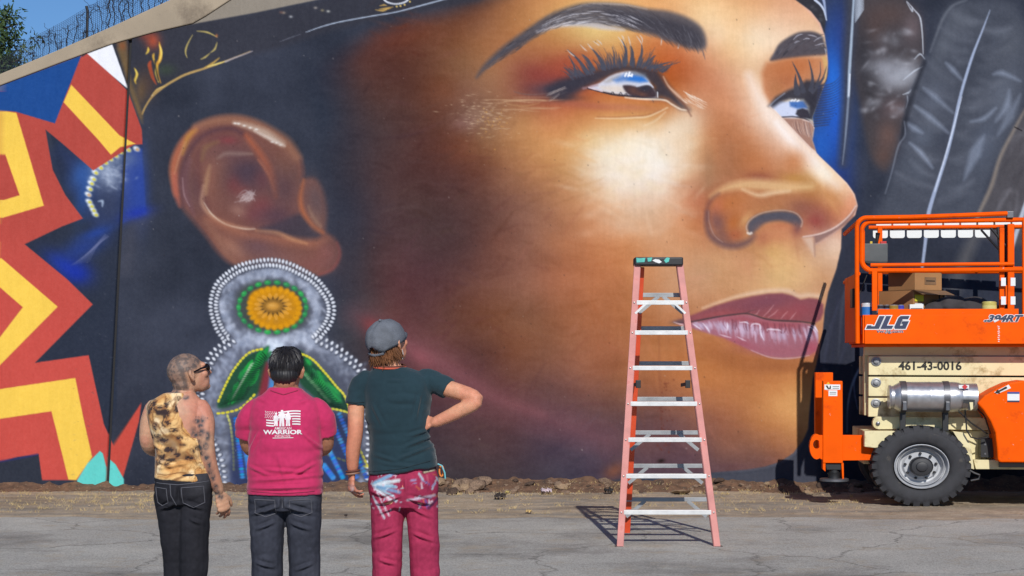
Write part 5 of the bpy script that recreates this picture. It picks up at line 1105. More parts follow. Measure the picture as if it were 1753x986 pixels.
# folded white trim panels along the rear rail
awn = empty('slat_awning', SB(1605, 393, PW + .02)); awn.parent = lift
for k in range(9):
    x0 = 1478 + k * 28.4; o = obj('slat', MB().box(*[v for v in ((x0 - 1605) / SS, (x0 + 26 - 1605) / SS)], -.012, .012, -.045 + .03, .075 - .0 - .02), m_white, awn, bevel=.006, smooth=False)
    if k: obj('bracket', MB().prism([(x0 - 1605 - 3.4, -.018), (x0 - 1605 + 1.2, -.018), (x0 - 1605 - .3, .055), (x0 - 1605 - 2, .055)], lambda a, c, d: Vector((a / SS, d, c)), -.03, -.013), m_dkred if k < 6 else m_blk, awn, smooth=False)
for k in range(7):
    x0 = 1472 + k * 28.4; w = 25
    pts = [(x0, 0), (x0 + w, 0), (x0 + w, 9)] + arc(x0 + w - 4, 9, 4, 4, 0, -90, 3) + arc(x0 + 4, 9, 4, 4, 270, 180, 3)
    obj('slat', MB().prism([(a - 1605, -c) for a, c in pts], lambda a, c, d: Vector((a / SS, d, c / SS - .025)), -.02 - .04, -.012 - .04), m_white, awn, bevel=.002, smooth=False)
awn.scale = (1.09, 1, 1.09); awn['label'] = 'folded row of white plastic slats along the rear rail'
obj('strut', MB().tube([SB(1660, 397, 1.2), SB(1697, 434, .9)], .013, 10), m_blk, lift); obj('strut', MB().tube([SB(1695, 392, .7), SB(1699, 440, .7), SB(1702, 490, .7)], .018, 10), m_blk, lift)
tubeS([(1697, 392, .1), (1723, 424, .1)], .013, 'strut', m_blk); tubeS([(1723, 386, .12), (1723.5, 490, .12)], .018, 'strut', m_blk); tubeS([(1491, 470, .3), (1478, 504, .3)], .006, 'strut', m_blk)
# control box hung inside the rail
ctl = boxS(1477, 1524, 417, 449, .14, .32, 'control_box', m_grey, .006, label='dark grey control box hung inside the front rail')
prismS([(1478, 446), (1524, 449), (1520, 452), (1490, 452)], .13, .33, 'control_base', m_blk, .002)
obj('joystick', MB().tube([S(1506, 417, .2), S(1507, 406, .2), S(1508, 398, .2)], [.012, .02, .024], 10), m_blk, lift); boxS(1512, 1522, 413, 418, .16, .22, 'button', pbr('red_button', (200, 40, 40), .4), .002); boxS(1494, 1498, 413, 418, .16, .19, 'button', pbr('yellow_button', (220, 190, 60), .4), .002)
# scissor stack
prismS([(1488, 593), (XR - 20, 593), (XR - 20, 611), (1488, 611)], .36, .50, 'scissor_beam', m_beige)
for i, (y0, y1, x0) in enumerate(((612, 645, 1494), (648, 682, 1494), (685, 718, 1494))):
    beam = prismS([(x0, y0), (XR - 20, y0 + 2), (XR - 20, y1 + 2), (x0, y1)], .30 + .02 * i, .42 + .02 * i, 'scissor_arm', m_beige, .006)
    yc = (621, 658, 694)[i]; pos = S(1507, yc, .30 + .02 * i)
    bolt = obj('pivot_pin', MB().lathe([(.048, 0), (.048, -.012), (.036, -.016), (.034, -.006), (.026, -.006), (.024, -.03), (.004, -.034)], lambda a, b_, c: (pos.x + a * 1.1, pos.y + c, pos.z + b_), 18), m_alu2, beam); bolt.location = (0, 0, 0)
boxS(1489, 1496, 608, 716, .44, .6, 'scissor_end', m_beige)
for i in range(3): prismS([(1494, 612 + 37 * i), (XR - 20, 614 + 37 * i), (XR - 20, 646 + 37 * i), (1494, 645 + 37 * i)], PW - .35, PW - .23, 'scissor_arm', m_beige, .006)
lk = prismS(arc(1509, 728, 10, 11, 90, 270) + [(1580, 738), (1700, 740), (1700, 718)], .2, .3, 'link_arm', m_beige, .004)
pos = S(1508, 729, .2); obj('pivot_pin', MB().lathe([(.022, 0), (.022, -.012), (.01, -.018)], lambda a, b_, c: (pos.x + a, pos.y + c, pos.z + b_), 14), m_steel, lk)
# chassis
boxS(1484, XR - 30, 741, 800, .26, PW - .1, 'chassis', m_beige, .01)
prismS([(1482, 741), (1560, 741), (1545, 752), (1530, 758), (1512, 768), (1500, 770), (1482, 768)], .02, .26, 'fender', m_beige, .008)
prismS([(1632, 741), (1650, 743), (1662, 765), (1668, 806), (1660, 804), (1654, 775), (1642, 757)], .05, .26, 'fender', m_beige, .004)
prismS([(1668, 790), (XR - 30, 790), (XR - 30, 806), (1672, 806)], .1, .5, 'chassis_rail', m_beige, .004)
boxS(1710, XR - 40, 794, 802, .04, .1, 'step_bar', m_grey, .003); boxS(1680, 1702, 753, 786, .1, .24, 'junction_box', m_blk, .004)
for y in (762, 778): boxS(1686, 1689, y, y + 3, .095, .1, 'bolt', m_steel, 0)
# wheels: the picture is wider than tall, and so are they
def wheel(px, py, d, sc=1.0):
    c = S(px, py, d); wx = 85. / SS * sc; wz = 70. / SS * sc
    root = empty('wheel', c); root.parent = lift
    P = lambda a, b_, y: (a * wx, y, b_ * wz)
    tyre = obj('tyre', MB().lathe([(.54, .05), (.56, .015), (.64, -.01), (.80, -.015), (.90, 0), (.955, .03), (.955, .30), (.90, .33), (.56, .33)], P, 44, False, False), m_rub, root, ang=60)
    for k in range(30):
        for sd in (0, 1):
            th = 2 * math.pi * (k + .5 * sd) / 30; r0, r1 = .92, .995; dth = .078; y0, y1 = ((-.004, .17) if sd == 0 else (.16, .335)); sw = .05 if sd == 0 else -.05
            V = []
            for yv, s_ in ((y0, 0), (y1, sw)):
                for rr_, t in ((r0, -dth), (r0, dth), (r1, dth * .8), (r1, -dth * .8)): V.append(P(rr_ * math.cos(th + t + s_), rr_ * math.sin(th + t + s_), yv))
            if sd == 0:      # lug wraps down the shoulder
                V[3] = P(.985 * math.cos(th - dth * .8), .985 * math.sin(th - dth * .8), y0 + .012); V[2] = P(.985 * math.cos(th + dth * .8), .985 * math.sin(th + dth * .8), y0 + .012)
                V[0] = P(.88 * math.cos(th - dth), .86 * math.sin(th - dth), y0 - .004); V[1] = P(.88 * math.cos(th + dth), .86 * math.sin(th + dth), y0 - .004)
            obj('tread_lug', MB().add(V, [(0, 1, 2, 3), (7, 6, 5, 4), (0, 4, 5, 1), (1, 5, 6, 2), (2, 6, 7, 3), (3, 7, 4, 0)]), m_rub, root, smooth=False)
    rim = obj('rim', MB().lathe([(.545, .0), (.545, -.012), (.53, -.018), (.51, .0), (.495, .05), (.475, .055), (.465, .03), (.44, .04), (.41, .11), (.37, .115), (.33, .085), (.05, .08)], P, 40, False), m_rim, root, ang=25)
    obj('rim_shade_ring', MB().lathe([(.468, .024), (.468, .034), (.443, .044), (.443, .032)], P, 40, False, False), m_hub, root)  # black ring stands in for the shade inside the rim's recess
    obj('hub', MB().lathe([(.235, .09), (.235, .0), (.20, -.03), (.12, -.035), (.11, -.05), (.07, -.055), (.01, -.055)], P, 26), m_hub, root, ang=25)
    for k in range(9):
        th = 2 * math.pi * k / 9 + .2; q = P(.31 * math.cos(th), .31 * math.sin(th), 0); obj('wheel_nut', MB().lathe([(.014, .09), (.014, .055), (.009, .05)], lambda a, b_, y: (q[0] + a * 1.1, y, q[2] + b_), 6), m_hub, root)
    for k in range(3): pass
wheel(1577, 800.5, -.05)
wheel(2010, 800.5, -.05)
for x in (1577, 2010):
    c = S(x, 800.5, 0); P = lambda a, b_, y: (c.x + a * 85 / SS, y, c.z + b_ * 70 / SS)
    obj('rear_wheel', MB().lathe([(.4, PW - .22), (.9, PW - .24), (.97, PW - .2), (.97, PW + .02), (.9, PW + .06), (.4, PW + .06)], P, 32), m_rub, lift)
    obj('axle', MB().tube([(c.x, .1, c.z), (c.x, PW - .1, c.z)], .06, 12), m_steel, lift)
# fuel cylinder
tank = empty('gas_cylinder', S(1597, 682, .04)); tank.parent = lift
PT = lambda a, b_, x: ((x - 1597) / SS, a, b_)
r_ = 26. / SS
obj('cylinder_body', MB().lathe([(.78 * r_, 1532), (.86 * r_, 1536), (.96 * r_, 1541), (r_, 1547), (r_, 1590), (1.01 * r_, 1591), (1.01 * r_, 1593), (r_, 1594), (r_, 1632), (.97 * r_, 1640), (.9 * r_, 1646)], PT, 32), m_tank, tank, ang=25)
obj('collar', MB().lathe([(.6 * r_, 1523.6), (.76 * r_, 1523), (.8 * r_, 1526), (.74 * r_, 1527), (.74 * r_, 1533)], PT, 28), m_tank, tank, ang=25)
obj('collar', MB().lathe([(.88 * r_, 1645), (.9 * r_, 1660), (.9 * r_, 1671), (.85 * r_, 1671.5), (.5 * r_, 1671)], PT, 28), m_tank, tank, ang=25)
for x in (1547, 1619):
    obj('band', MB().lathe([(r_ * 1.0, x - 5), (r_ * 1.06, x - 5), (r_ * 1.06, x + 5), (r_ * 1.0, x + 5)], PT, 32), m_steel, tank, ang=25)
    q = S(x, 696, 0) - S(1597, 682, 0); obj('clamp', MB().box(q.x - .02, q.x + .02, -r_ * 1.16, -r_ * .9, q.z - .05, q.z + .04), m_steel, tank, bevel=.004, smooth=False)
    boxS(x - 5, x + 5, 706, 740, .02, .07, 'tank_support', m_blk)
q = S(1649, 660, 0) - S(1597, 682, 0)
def onfront(pts, name, mt, dd): obj(name, MB().prism(pts, lambda a, c, d: S(a, c, d) - S(1597, 682, .04), dd, dd + .004), mt, tank, smooth=False)
onfront([(1638, 661), (1655, 661), (1655, 667), (1638, 667)], 'label_plate', m_wink, -.105); onfront([(1648, 659.5), (1653, 664), (1648, 668.5), (1643, 664)], 'label_diamond', pbr('red_ink', (196, 44, 50), .5), -.108)
onfront([(1645, 686), (1664, 686), (1664, 695), (1656, 703), (1653, 703), (1653, 692), (1645, 692)], 'valve_window', m_blk, -.13)
onfront([(1655, 690), (1661, 690), (1661, 701), (1657, 704)], 'valve_tag', m_beige, -.135)
tubeS([(1650, 703, -.04), (1652, 722, -.03), (1653, 738, -.03), (1660, 750, -.03), (1672, 753, -.02), (1690, 751, .02)], .008, 'hose', m_blk); tubeS([(1640, 706, -.02), (1660, 725, 0), (1690, 745, .05)], .008, 'hose', m_blk); tubeS([(1666, 695, .0), (1685, 715, .03), (1695, 745, .05)], .008, 'hose', m_blk)
tubeS([(1661, 808, .06), (1668, 812, .04), (1676, 815, .02), (1675, 822, .02), (1662, 825, .04)], .010, 'tow_ring', m_steel)
# engine cover
hood = [(1668, 692), (1680, 679), (1700, 667), (1722, 657), (1745, 653), (1765, 655), (1830, 655), (1850, 660), (1850, 792), (1706, 792), (1702, 788), (1701, 770), (1698, 742), (1690, 722), (1678, 703)]
cover = prismS(hood, -.13, .3, 'engine_cover', m_or, .035)
stk = boxS(1718, 1738, 673, 689, -.1335, -.1305, 'sticker', m_wink, 0, cover); boxS(1718, 1738, 672.5, 675.5, -.136, -.133, 'sticker_band', pbr('blue_ink', (40, 70, 150), .5), 0, cover); boxS(1718, 1738, 687, 689.5, -.136, -.133, 'sticker_band', m_navy, 0, cover)
prismS([(1696, 673), (1720, 660), (1724, 666), (1701, 676)], -.1335, -.1305, 'sticker', m_wink, 0, cover); prismS([(1697, 674.5), (1702, 668), (1703.5, 670), (1716, 663), (1718, 666), (1705, 672.5), (1706, 675)], -.137, -.133, 'arrow_print', m_ink, 0, cover)
# levelling jack at the left end
jack = empty('levelling_jack', S(1430, 829, .2)); jack.parent = lift
def J(pts, d0, d1, name, mt, bevel=.004, par=None): return obj(name, MB().prism(pts, lambda a, c, d: S(a, c, d) - S(1430, 829, .2), d0, d1), mt, par or jack, bevel=bevel, smooth=False)
J([(1413, 655), (1446, 655), (1446.5, 797), (1412.5, 797)], .10, .28, 'jack_post', m_or, .006)
J([(1405, 641), (1436, 641), (1436, 790), (1405, 790)], .55, .72, 'jack_post', m_or, .006)
loop = arc(1404, 770, 13, 22, 90, 270, 10) + [(1413, 792), (1413, 748)]
mb = MB(); hole = arc(1402, 765, 6, 8, 90, 450, 16)[:-1]; outer = []
ring_o = [(1402 + 12 * math.cos(t), 769 - 22 * math.sin(t)) for t in np.linspace(0, 2 * math.pi, 17)[:-1]]
for k in range(16):
    o0, o1, h0, h1 = ring_o[k], ring_o[(k + 1) % 16], (1402 + 6 * math.cos(2 * math.pi * k / 16), 765 - 8 * math.sin(2 * math.pi * k / 16)), (1402 + 6 * math.cos(2 * math.pi * (k + 1) / 16), 765 - 8 * math.sin(2 * math.pi * (k + 1) / 16))
    mb.prism([o0, o1, h1, h0], lambda a, c, d: S(a, c, d) - S(1430, 829, .2), .12, .26)
obj('tie_down_eye', mb, m_or, jack, smooth=False)
J([(1405, 750), (1416, 748), (1416, 793), (1408, 790)], .121, .259, 'eye_plate', m_or)
J([(1446, 749), (1500, 749), (1500, 792), (1446, 793)], .14, .24, 'jack_beam', m_or)
J([(1412.5, 797), (1417, 797), (1417, 812), (1412.5, 808)], .11, .27, 'jack_guard', m_or, .002); J([(1444, 797), (1448, 797), (1448.5, 828), (1446, 828)], .11, .27, 'jack_guard', m_or, .002)
J([(1417, 798), (1444, 798), (1444, 809), (1419, 809)], .13, .25, 'jack_sleeve', m_blk)
c = S(1433, 800, .19) - S(1430, 829, .2)
obj('jack_ram', MB().lathe([(.05, S(0, 809).z), (.05, S(0, 814).z), (.065, S(0, 815).z), (.055, S(0, 820).z), (.06, S(0, 826).z)], lambda a, b_, z: (c.x + a * 1.1, c.y + b_, z - S(0, 829).z), 16), m_blk, jack)
obj('jack_foot', MB().lathe([(.13, S(0, 824).z), (.145, S(0, 825).z), (.145, S(0, 829).z), (.06, S(0, 830).z)], lambda a, b_, z: (c.x + a * 1.05, c.y + b_, z - S(0, 829).z), 20), m_steel, jack)
J([(1415, 661), (1442, 661), (1442, 670), (1415, 670)], .096, .0995, 'warning_label', m_wink, 0); J([(1422, 671), (1437, 671), (1437, 681), (1422, 681)], .096, .0995, 'warning_label', m_wink, 0)
J([(1417, 663), (1420, 662.5), (1423, 668), (1424.5, 663), (1426, 663), (1426, 668.5), (1421, 669)], .093, .096, 'warning_print', m_ink, 0); J([(1418, 660.5), (1425, 660.5), (1421.5, 656.5)], .096, .0995, 'warning_print', pbr('yellow_ink', (226, 180, 40), .5), 0)
for y in (664, 667): J([(1429, y), (1440, y), (1440, y + .8), (1429, y + .8)], .093, .096, 'warning_print', m_grey, 0)
for y in (674, 677): J([(1424, y), (1435, y), (1435, y + .8), (1424, y + .8)], .093, .096, 'warning_print', m_grey, 0)
# lettering
def letters(body, x0, x1, y0, y1, d, mt, name, shear=0., bold=0., par=None, extr=.0012):
    mb = fit(text_mb(body, 1.0, shear, bold, .001), 0, 1, 0, 1); off = S(0, 0, 0)
    a, b_ = S(x0, y1, d), S(x1, y0, d)
    mb.v = [(a.x + p[0] * (b_.x - a.x), d - extr * (1 if p[2] > 0 else 0), a.z + p[1] * (b_.z - a.z)) for p in mb.v]
    return obj(name, mb, mt, par or lift, smooth=False)
def logo(polys, d, mt, name, grow=0.):
    for pts in polys: J_ = obj(name, MB().prism(pts, lambda a, c, dd: S(a, c, dd), d, d + .002), mt, plat, smooth=False)
def sl(pts): return [(1484 + a + (27 - b_) * .42 * 0, 544 + b_) for a, b_ in pts]
shear_ = lambda pts: [(x + (565 - y) * .45, y) for x, y in pts]
Jp = [(1484, 559), (1491, 559), (1491, 560.5), (1497, 560.5), (1497, 543), (1506, 543), (1506, 565), (1484, 565)]
Lp = [(1508.5, 543), (1517, 543), (1517, 559.5), (1528, 559.5), (1528, 565), (1508.5, 565)]
Gp = [(1530.5, 546), (1533, 543), (1548, 543), (1548, 548.5), (1539, 548.5), (1539, 559.5), (1543, 559.5), (1543, 556.5), (1540, 556.5), (1540, 552), (1551, 552), (1551, 565), (1533, 565), (1530.5, 562)]
def grow(pts, g):
    cx = sum(p[0] for p in pts) / len(pts); b2 = bmesh.new(); out = []
    n = len(pts)
    for i in range(n):
        p0, p1, p2 = Vector(pts[i - 1]), Vector(pts[i]), Vector(pts[(i + 1) % n]); e1 = (p1 - p0).normalized(); e2 = (p2 - p1).normalized()
        n1_, n2_ = Vector((e1.y, -e1.x)), Vector((e2.y, -e2.x)); m_ = n1_ + n2_; m_ = m_ / max(.3, m_.dot(n1_)) ; out.append((p1.x + m_.x * g, p1.y + m_.y * g))
    return out
def area(pts): return sum(pts[i - 1][0] * pts[i][1] - pts[i][0] * pts[i - 1][1] for i in range(len(pts)))
for P_ in (Jp, Lp, Gp):
    g = 1.6 if area(P_) > 0 else -1.6
    logo([shear_(grow(P_, g))], -.0035, m_wink, 'logo_outline'); logo([shear_(P_)], -.0065, m_navy, 'logo_letter')
letters('vw.jlg.com', 1502, 1547, 566, 573.5, -.0035, m_wink, 'web_address', 0, .05, plat); letters('vw.jlg.com', 1502.4, 1546.6, 566.2, 573.2, -.006, m_navy, 'web_address', 0, .01, plat)
letters('.394RT', 1682, 1750, 540.5, 554.5, -.0035, m_wink, 'model_number', .35, .085, plat, ); letters('.394RT', 1682.8, 1749, 541.4, 553.6, -.006, m_navy, 'model_number', .35, .045, plat)
arm0 = [o for o in lift.children if o.name.startswith('scissor_arm')][0]
letters('461-43-0016', 1545, 1653, 621, 636.5, .2985, m_ink, 'fleet_number', 0, .03, arm0)
# scratched letters on the toe board
for k in range(9):
    y = 560 + k * 3.2; obj('scratch', MB().prism([(1705 + (k % 3), y), (1708 + (k % 2) * 1.5, y + .6), (1709, y + 2), (1706, y + 1.4)], lambda a, c, dd: S(a, c, dd), -.0025, -.0005), m_wink, plat, smooth=False)
tag(lift, 'orange and cream scissor lift parked against the wall at the right edge', 'lift')
LM = Matrix.Translation(lift.location) @ Matrix.Rotation(math.radians(-5.5), 4, 'Z')
# ---- things carried on the platform
def carried(name, px, py, d, label, cat, group=None, rz=0.):
    o = empty(name, LM @ S(px, py, d), math.radians(-5.5) + rz); tag(o, label, cat, group); return o
DK = S(0, 574).z
def put(name, px, d, label, cat, group=None, rz=0.): return carried(name, px, 574, d, label, cat, group, rz)
def cardbox(root, w, dp, h, flap=.16, open_=.6):
    obj('carton', MB().box(-w / 2, w / 2, -dp / 2, dp / 2, 0, h), m_card, root, bevel=.003, smooth=False)
    obj('flap', MB().add([(-w / 2, -dp / 2, h), (w / 2, -dp / 2, h), (w / 2, -dp / 2 - flap, h + .02), (-w / 2, -dp / 2 - flap, h + .02), (-w / 2, -dp / 2, h + .005), (w / 2, -dp / 2, h + .005), (w / 2, -dp / 2 - flap, h + .025), (-w / 2, -dp / 2 - flap, h + .025)], [(3, 2, 1, 0), (4, 5, 6, 7), (0, 1, 5, 4), (1, 2, 6, 5), (2, 3, 7, 6), (3, 0, 4, 7)]), m_card, root, smooth=False)
bx = put('cardboard_box', 1578, .75, 'large tan cardboard box on the lift platform, under a smaller box', 'box', None, math.radians(42)); H1 = (574 - 496) / SS + .0
obj('carton', MB().box(-.26, .26, -.24, .24, 0, H1), m_card, bx, bevel=.004, smooth=False); 
obj('flap', MB().prism([(-.26, H1), (.26, H1), (.36, H1 - .03), (.36, H1 - .035), (.26, H1 - .006), (-.26, H1 - .006)], lambda a, c, d: (a, d, c), -.238, .238), m_tape, bx, smooth=False)
obj('flap', MB().prism([(-.24, H1 + .002), (-.24, H1 - .004), (-.36, H1 - .05), (-.36, H1 - .045)], lambda a, c, d: (d, a, c), -.258, .258), m_tape, bx, smooth=False)
def ptext(root, body, cx, cz, w, h, face, mt=None, dist=.243):
    mb = fit(text_mb(body, 1, 0, .02, .001), -w / 2, w / 2, -h / 2, h / 2)
    if face == 'y': mb.v = [(cx + p[0], -dist - (.002 if p[2] > 0 else 0), cz + p[1]) for p in mb.v]
    else: mb.v = [(dist + (.002 if p[2] > 0 else 0), cx + p[0], cz + p[1]) for p in mb.v]
    obj('print', mb, mt or m_ink, root, smooth=False)
ptext(bx, 'D21', .02, H1 - .19, .2, .06, 'y'); ptext(bx, '595', .12, H1 - .12, .18, .05, 'y', m_tape)
def arrows(root, cx, cz, dist, s=.03):
    for k in (-1, 1):
        for f in (0, 1):
            pts = [(cx + k * s * 1.1 - .25 * s, cz - s), (cx + k * s * 1.1 + .25 * s, cz - s), (cx + k * s * 1.1 + .25 * s, cz + .4 * s), (cx + k * s * 1.1 + .7 * s, cz + .4 * s), (cx + k * s * 1.1, cz + 1.3 * s), (cx + k * s * 1.1 - .7 * s, cz + .4 * s), (cx + k * s * 1.1 - .25 * s, cz + .4 * s)]
        obj('print', MB().prism(pts, lambda a, c, d: (a, -dist - d, c), 0, .002), m_ink, root, smooth=False)
    obj('print', MB().prism([(cx - 2 * s, cz - 1.5 * s), (cx + 2 * s, cz - 1.5 * s), (cx + 2 * s, cz - 1.25 * s), (cx - 2 * s, cz - 1.25 * s)], lambda a, c, d: (a, -dist - d, c), 0, .002), m_ink, root, smooth=False)
arrows(bx, .19, H1 - .07, .242)
mbk = MB()
for k in (-1, 1): mbk.prism([(-.15 + k * .035 - .008, H1 - .13), (-.15 + k * .035 + .008, H1 - .13), (-.15 + k * .035 + .008, H1 - .04), (-.15 + k * .035 - .008, H1 - .04)], lambda a, c, d: (.262 + d, a, c), 0, .002)
obj('print', mbk, m_ink, bx, smooth=False)
obj('yellow_label', MB().prism([(-.24, H1 - .12), (-.10, H1 - .12), (-.10, H1 - .05), (-.24, H1 - .05)], lambda a, c, d: (a, -.243 - d, c), 0, .002), pbr('yellow_paper', (230, 222, 60), .6), bx, smooth=False)
obj('white_label', MB().prism([(-.25, H1 - .24), (-.11, H1 - .24), (-.10, H1 - .14), (-.24, H1 - .14)], lambda a, c, d: (a, -.243 - d, c), 0, .002), m_wink, bx, smooth=False)
b2 = carried('cardboard_box', 1556, 0, .8, 'smaller tan cardboard box stacked on top of the large one', 'box', None, math.radians(38)); b2.location = LM @ Vector((S(1584, 0).x, .8, DK + H1 + .005))
H2 = .215; obj('carton', MB().box(-.20, .20, -.2, .2, 0, H2), m_card, b2, bevel=.004, smooth=False)
obj('flap', MB().prism([(-.20, H2), (-.20, H2 - .005), (-.30, H2 - .025), (-.30, H2 - .02)], lambda a, c, d: (a, d, c), -.198, .198), m_card, b2, smooth=False)
obj('print', MB().prism([(-.06, .06), (.11, .06), (.11, .14), (-.06, .14)], lambda a, c, d: (a, -.202 - d, c), 0, .002), m_tape, b2, smooth=False); obj('print', MB().prism([(-.04, .095), (.09, .095), (.09, .105), (-.04, .105)], lambda a, c, d: (a, -.205 - d, c), 0, .002), m_ink, b2, smooth=False)
# heap of dark cloth
jk = put('dark_jacket', 1660, .55, 'heap of dark grey cloth lying on the lift platform', 'jacket'); mb = MB()
for k, (x, z, rx_, rz_) in enumerate([(-.28, .13, .13, .16), (-.12, .2, .2, .16), (.1, .2, .22, .13), (.25, .17, .16, .11), (.02, .1, .36, .14), (-.3, .2, .08, .07)]): mb.ball((x, .02 * k, z + .06), (rx_, .18, rz_))
me = fuse(mb, .014, 2, 'cloth'); c = co_of(me); n_ = no_of(me); dsp = vnoise(c, (5, 9, 14), 3) * .03 + vnoise(c, (14, 20, 30), 4) * .014; c = c + n_ * dsp[:, None]; c[:, 2] = np.maximum(c[:, 2], 0); me.vertices.foreach_set('co', c.astype(np.float32).ravel()); me.update(); link('cloth', me, pbr('charcoal_cloth', (62, 58, 60), .9, var=.25, bmp=.4), jk)
obj('zip_pull', MB().ball((.16, -.2, .07), (.04, .02, .03)), m_teal, jk); obj('zip_pull', MB().ball((.05, -.19, .04), (.03, .02, .02)), m_teal, jk)
# paint cans, tubs, a cup
def can(px, d, r, h, c, label, name='paint_can', cat='can', band=None, lid=(180, 180, 184), group=None):
    o = put(name, px, d, label, cat, group); obj('can_body', MB().lathe([(r, 0), (r * 1.04, .004), (r, .01), (r, h - .01), (r * 1.04, h - .004), (r * .9, h)], lambda a, b_, z: (a * 1.15, b_, z), 20), pbr('can_' + label[:12], c, .4, bmp=0), o, ang=30)
    if band: obj('can_label', MB().lathe([(r * 1.012, h * .55), (r * 1.014, h * .56), (r * 1.014, h * .88), (r * 1.012, h * .89)], lambda a, b_, z: (a * 1.15, b_, z), 20), pbr('lab_' + label[:12], band, .5, bmp=0), o)
    obj('can_lid', MB().lathe([(r * .85, h), (r * .85, h + .006), (r * .2, h + .008)], lambda a, b_, z: (a * 1.15, b_, z), 18), pbr('lid_' + label[:12], lid, .35, .5, bmp=0), o)
    return o
hh = (574 - 521) / SS
can(1487.5, .12, .050, hh + .0, (236, 240, 244), 'white and blue tub at the left end of the lift platform', 'plastic_tub', 'tub', (40, 120, 200), (236, 240, 244))
hq = (574 - 524.5) / SS
can(1510, .1, .035, hq, (60, 58, 66), 'dark can under the cardboard box, nearest the left post', 'paint_can', 'can', (150, 150, 160)); can(1521, .1, .03, hq, (46, 40, 44), 'narrow dark can second from the left post', 'paint_can', 'can', (70, 140, 190))
can(1533, .1, .045, hq, (176, 140, 60), 'gold can with a blue label below the cardboard box', 'paint_can', 'can', (186, 150, 70)); can(1545, .1, .03, hq, (70, 80, 190), 'blue can between the gold can and white carton', 'paint_can', 'can', (80, 84, 200))
o = put('white_carton', 1571, .12, 'small white carton lying on the platform beside the cans', 'carton'); obj('carton', MB().box(-.07, .07, -.06, .06, 0, hq + .01), m_white, o, bevel=.003, smooth=False); obj('print', MB().box(-.06, .06, -.064, -.0605, hq - .045, hq - .03), m_grey, o, smooth=False)
can(1695, .12, .066, (574 - 519) / SS, (226, 214, 120), 'yellow paint splashed tub near the right post', 'plastic_tub', 'tub', (232, 222, 140), (236, 226, 150)); can(1719, .14, .05, (574 - 524) / SS, (40, 40, 42), 'black round tub behind the right hand posts', 'plastic_tub', 'tub', None, (40, 40, 42))

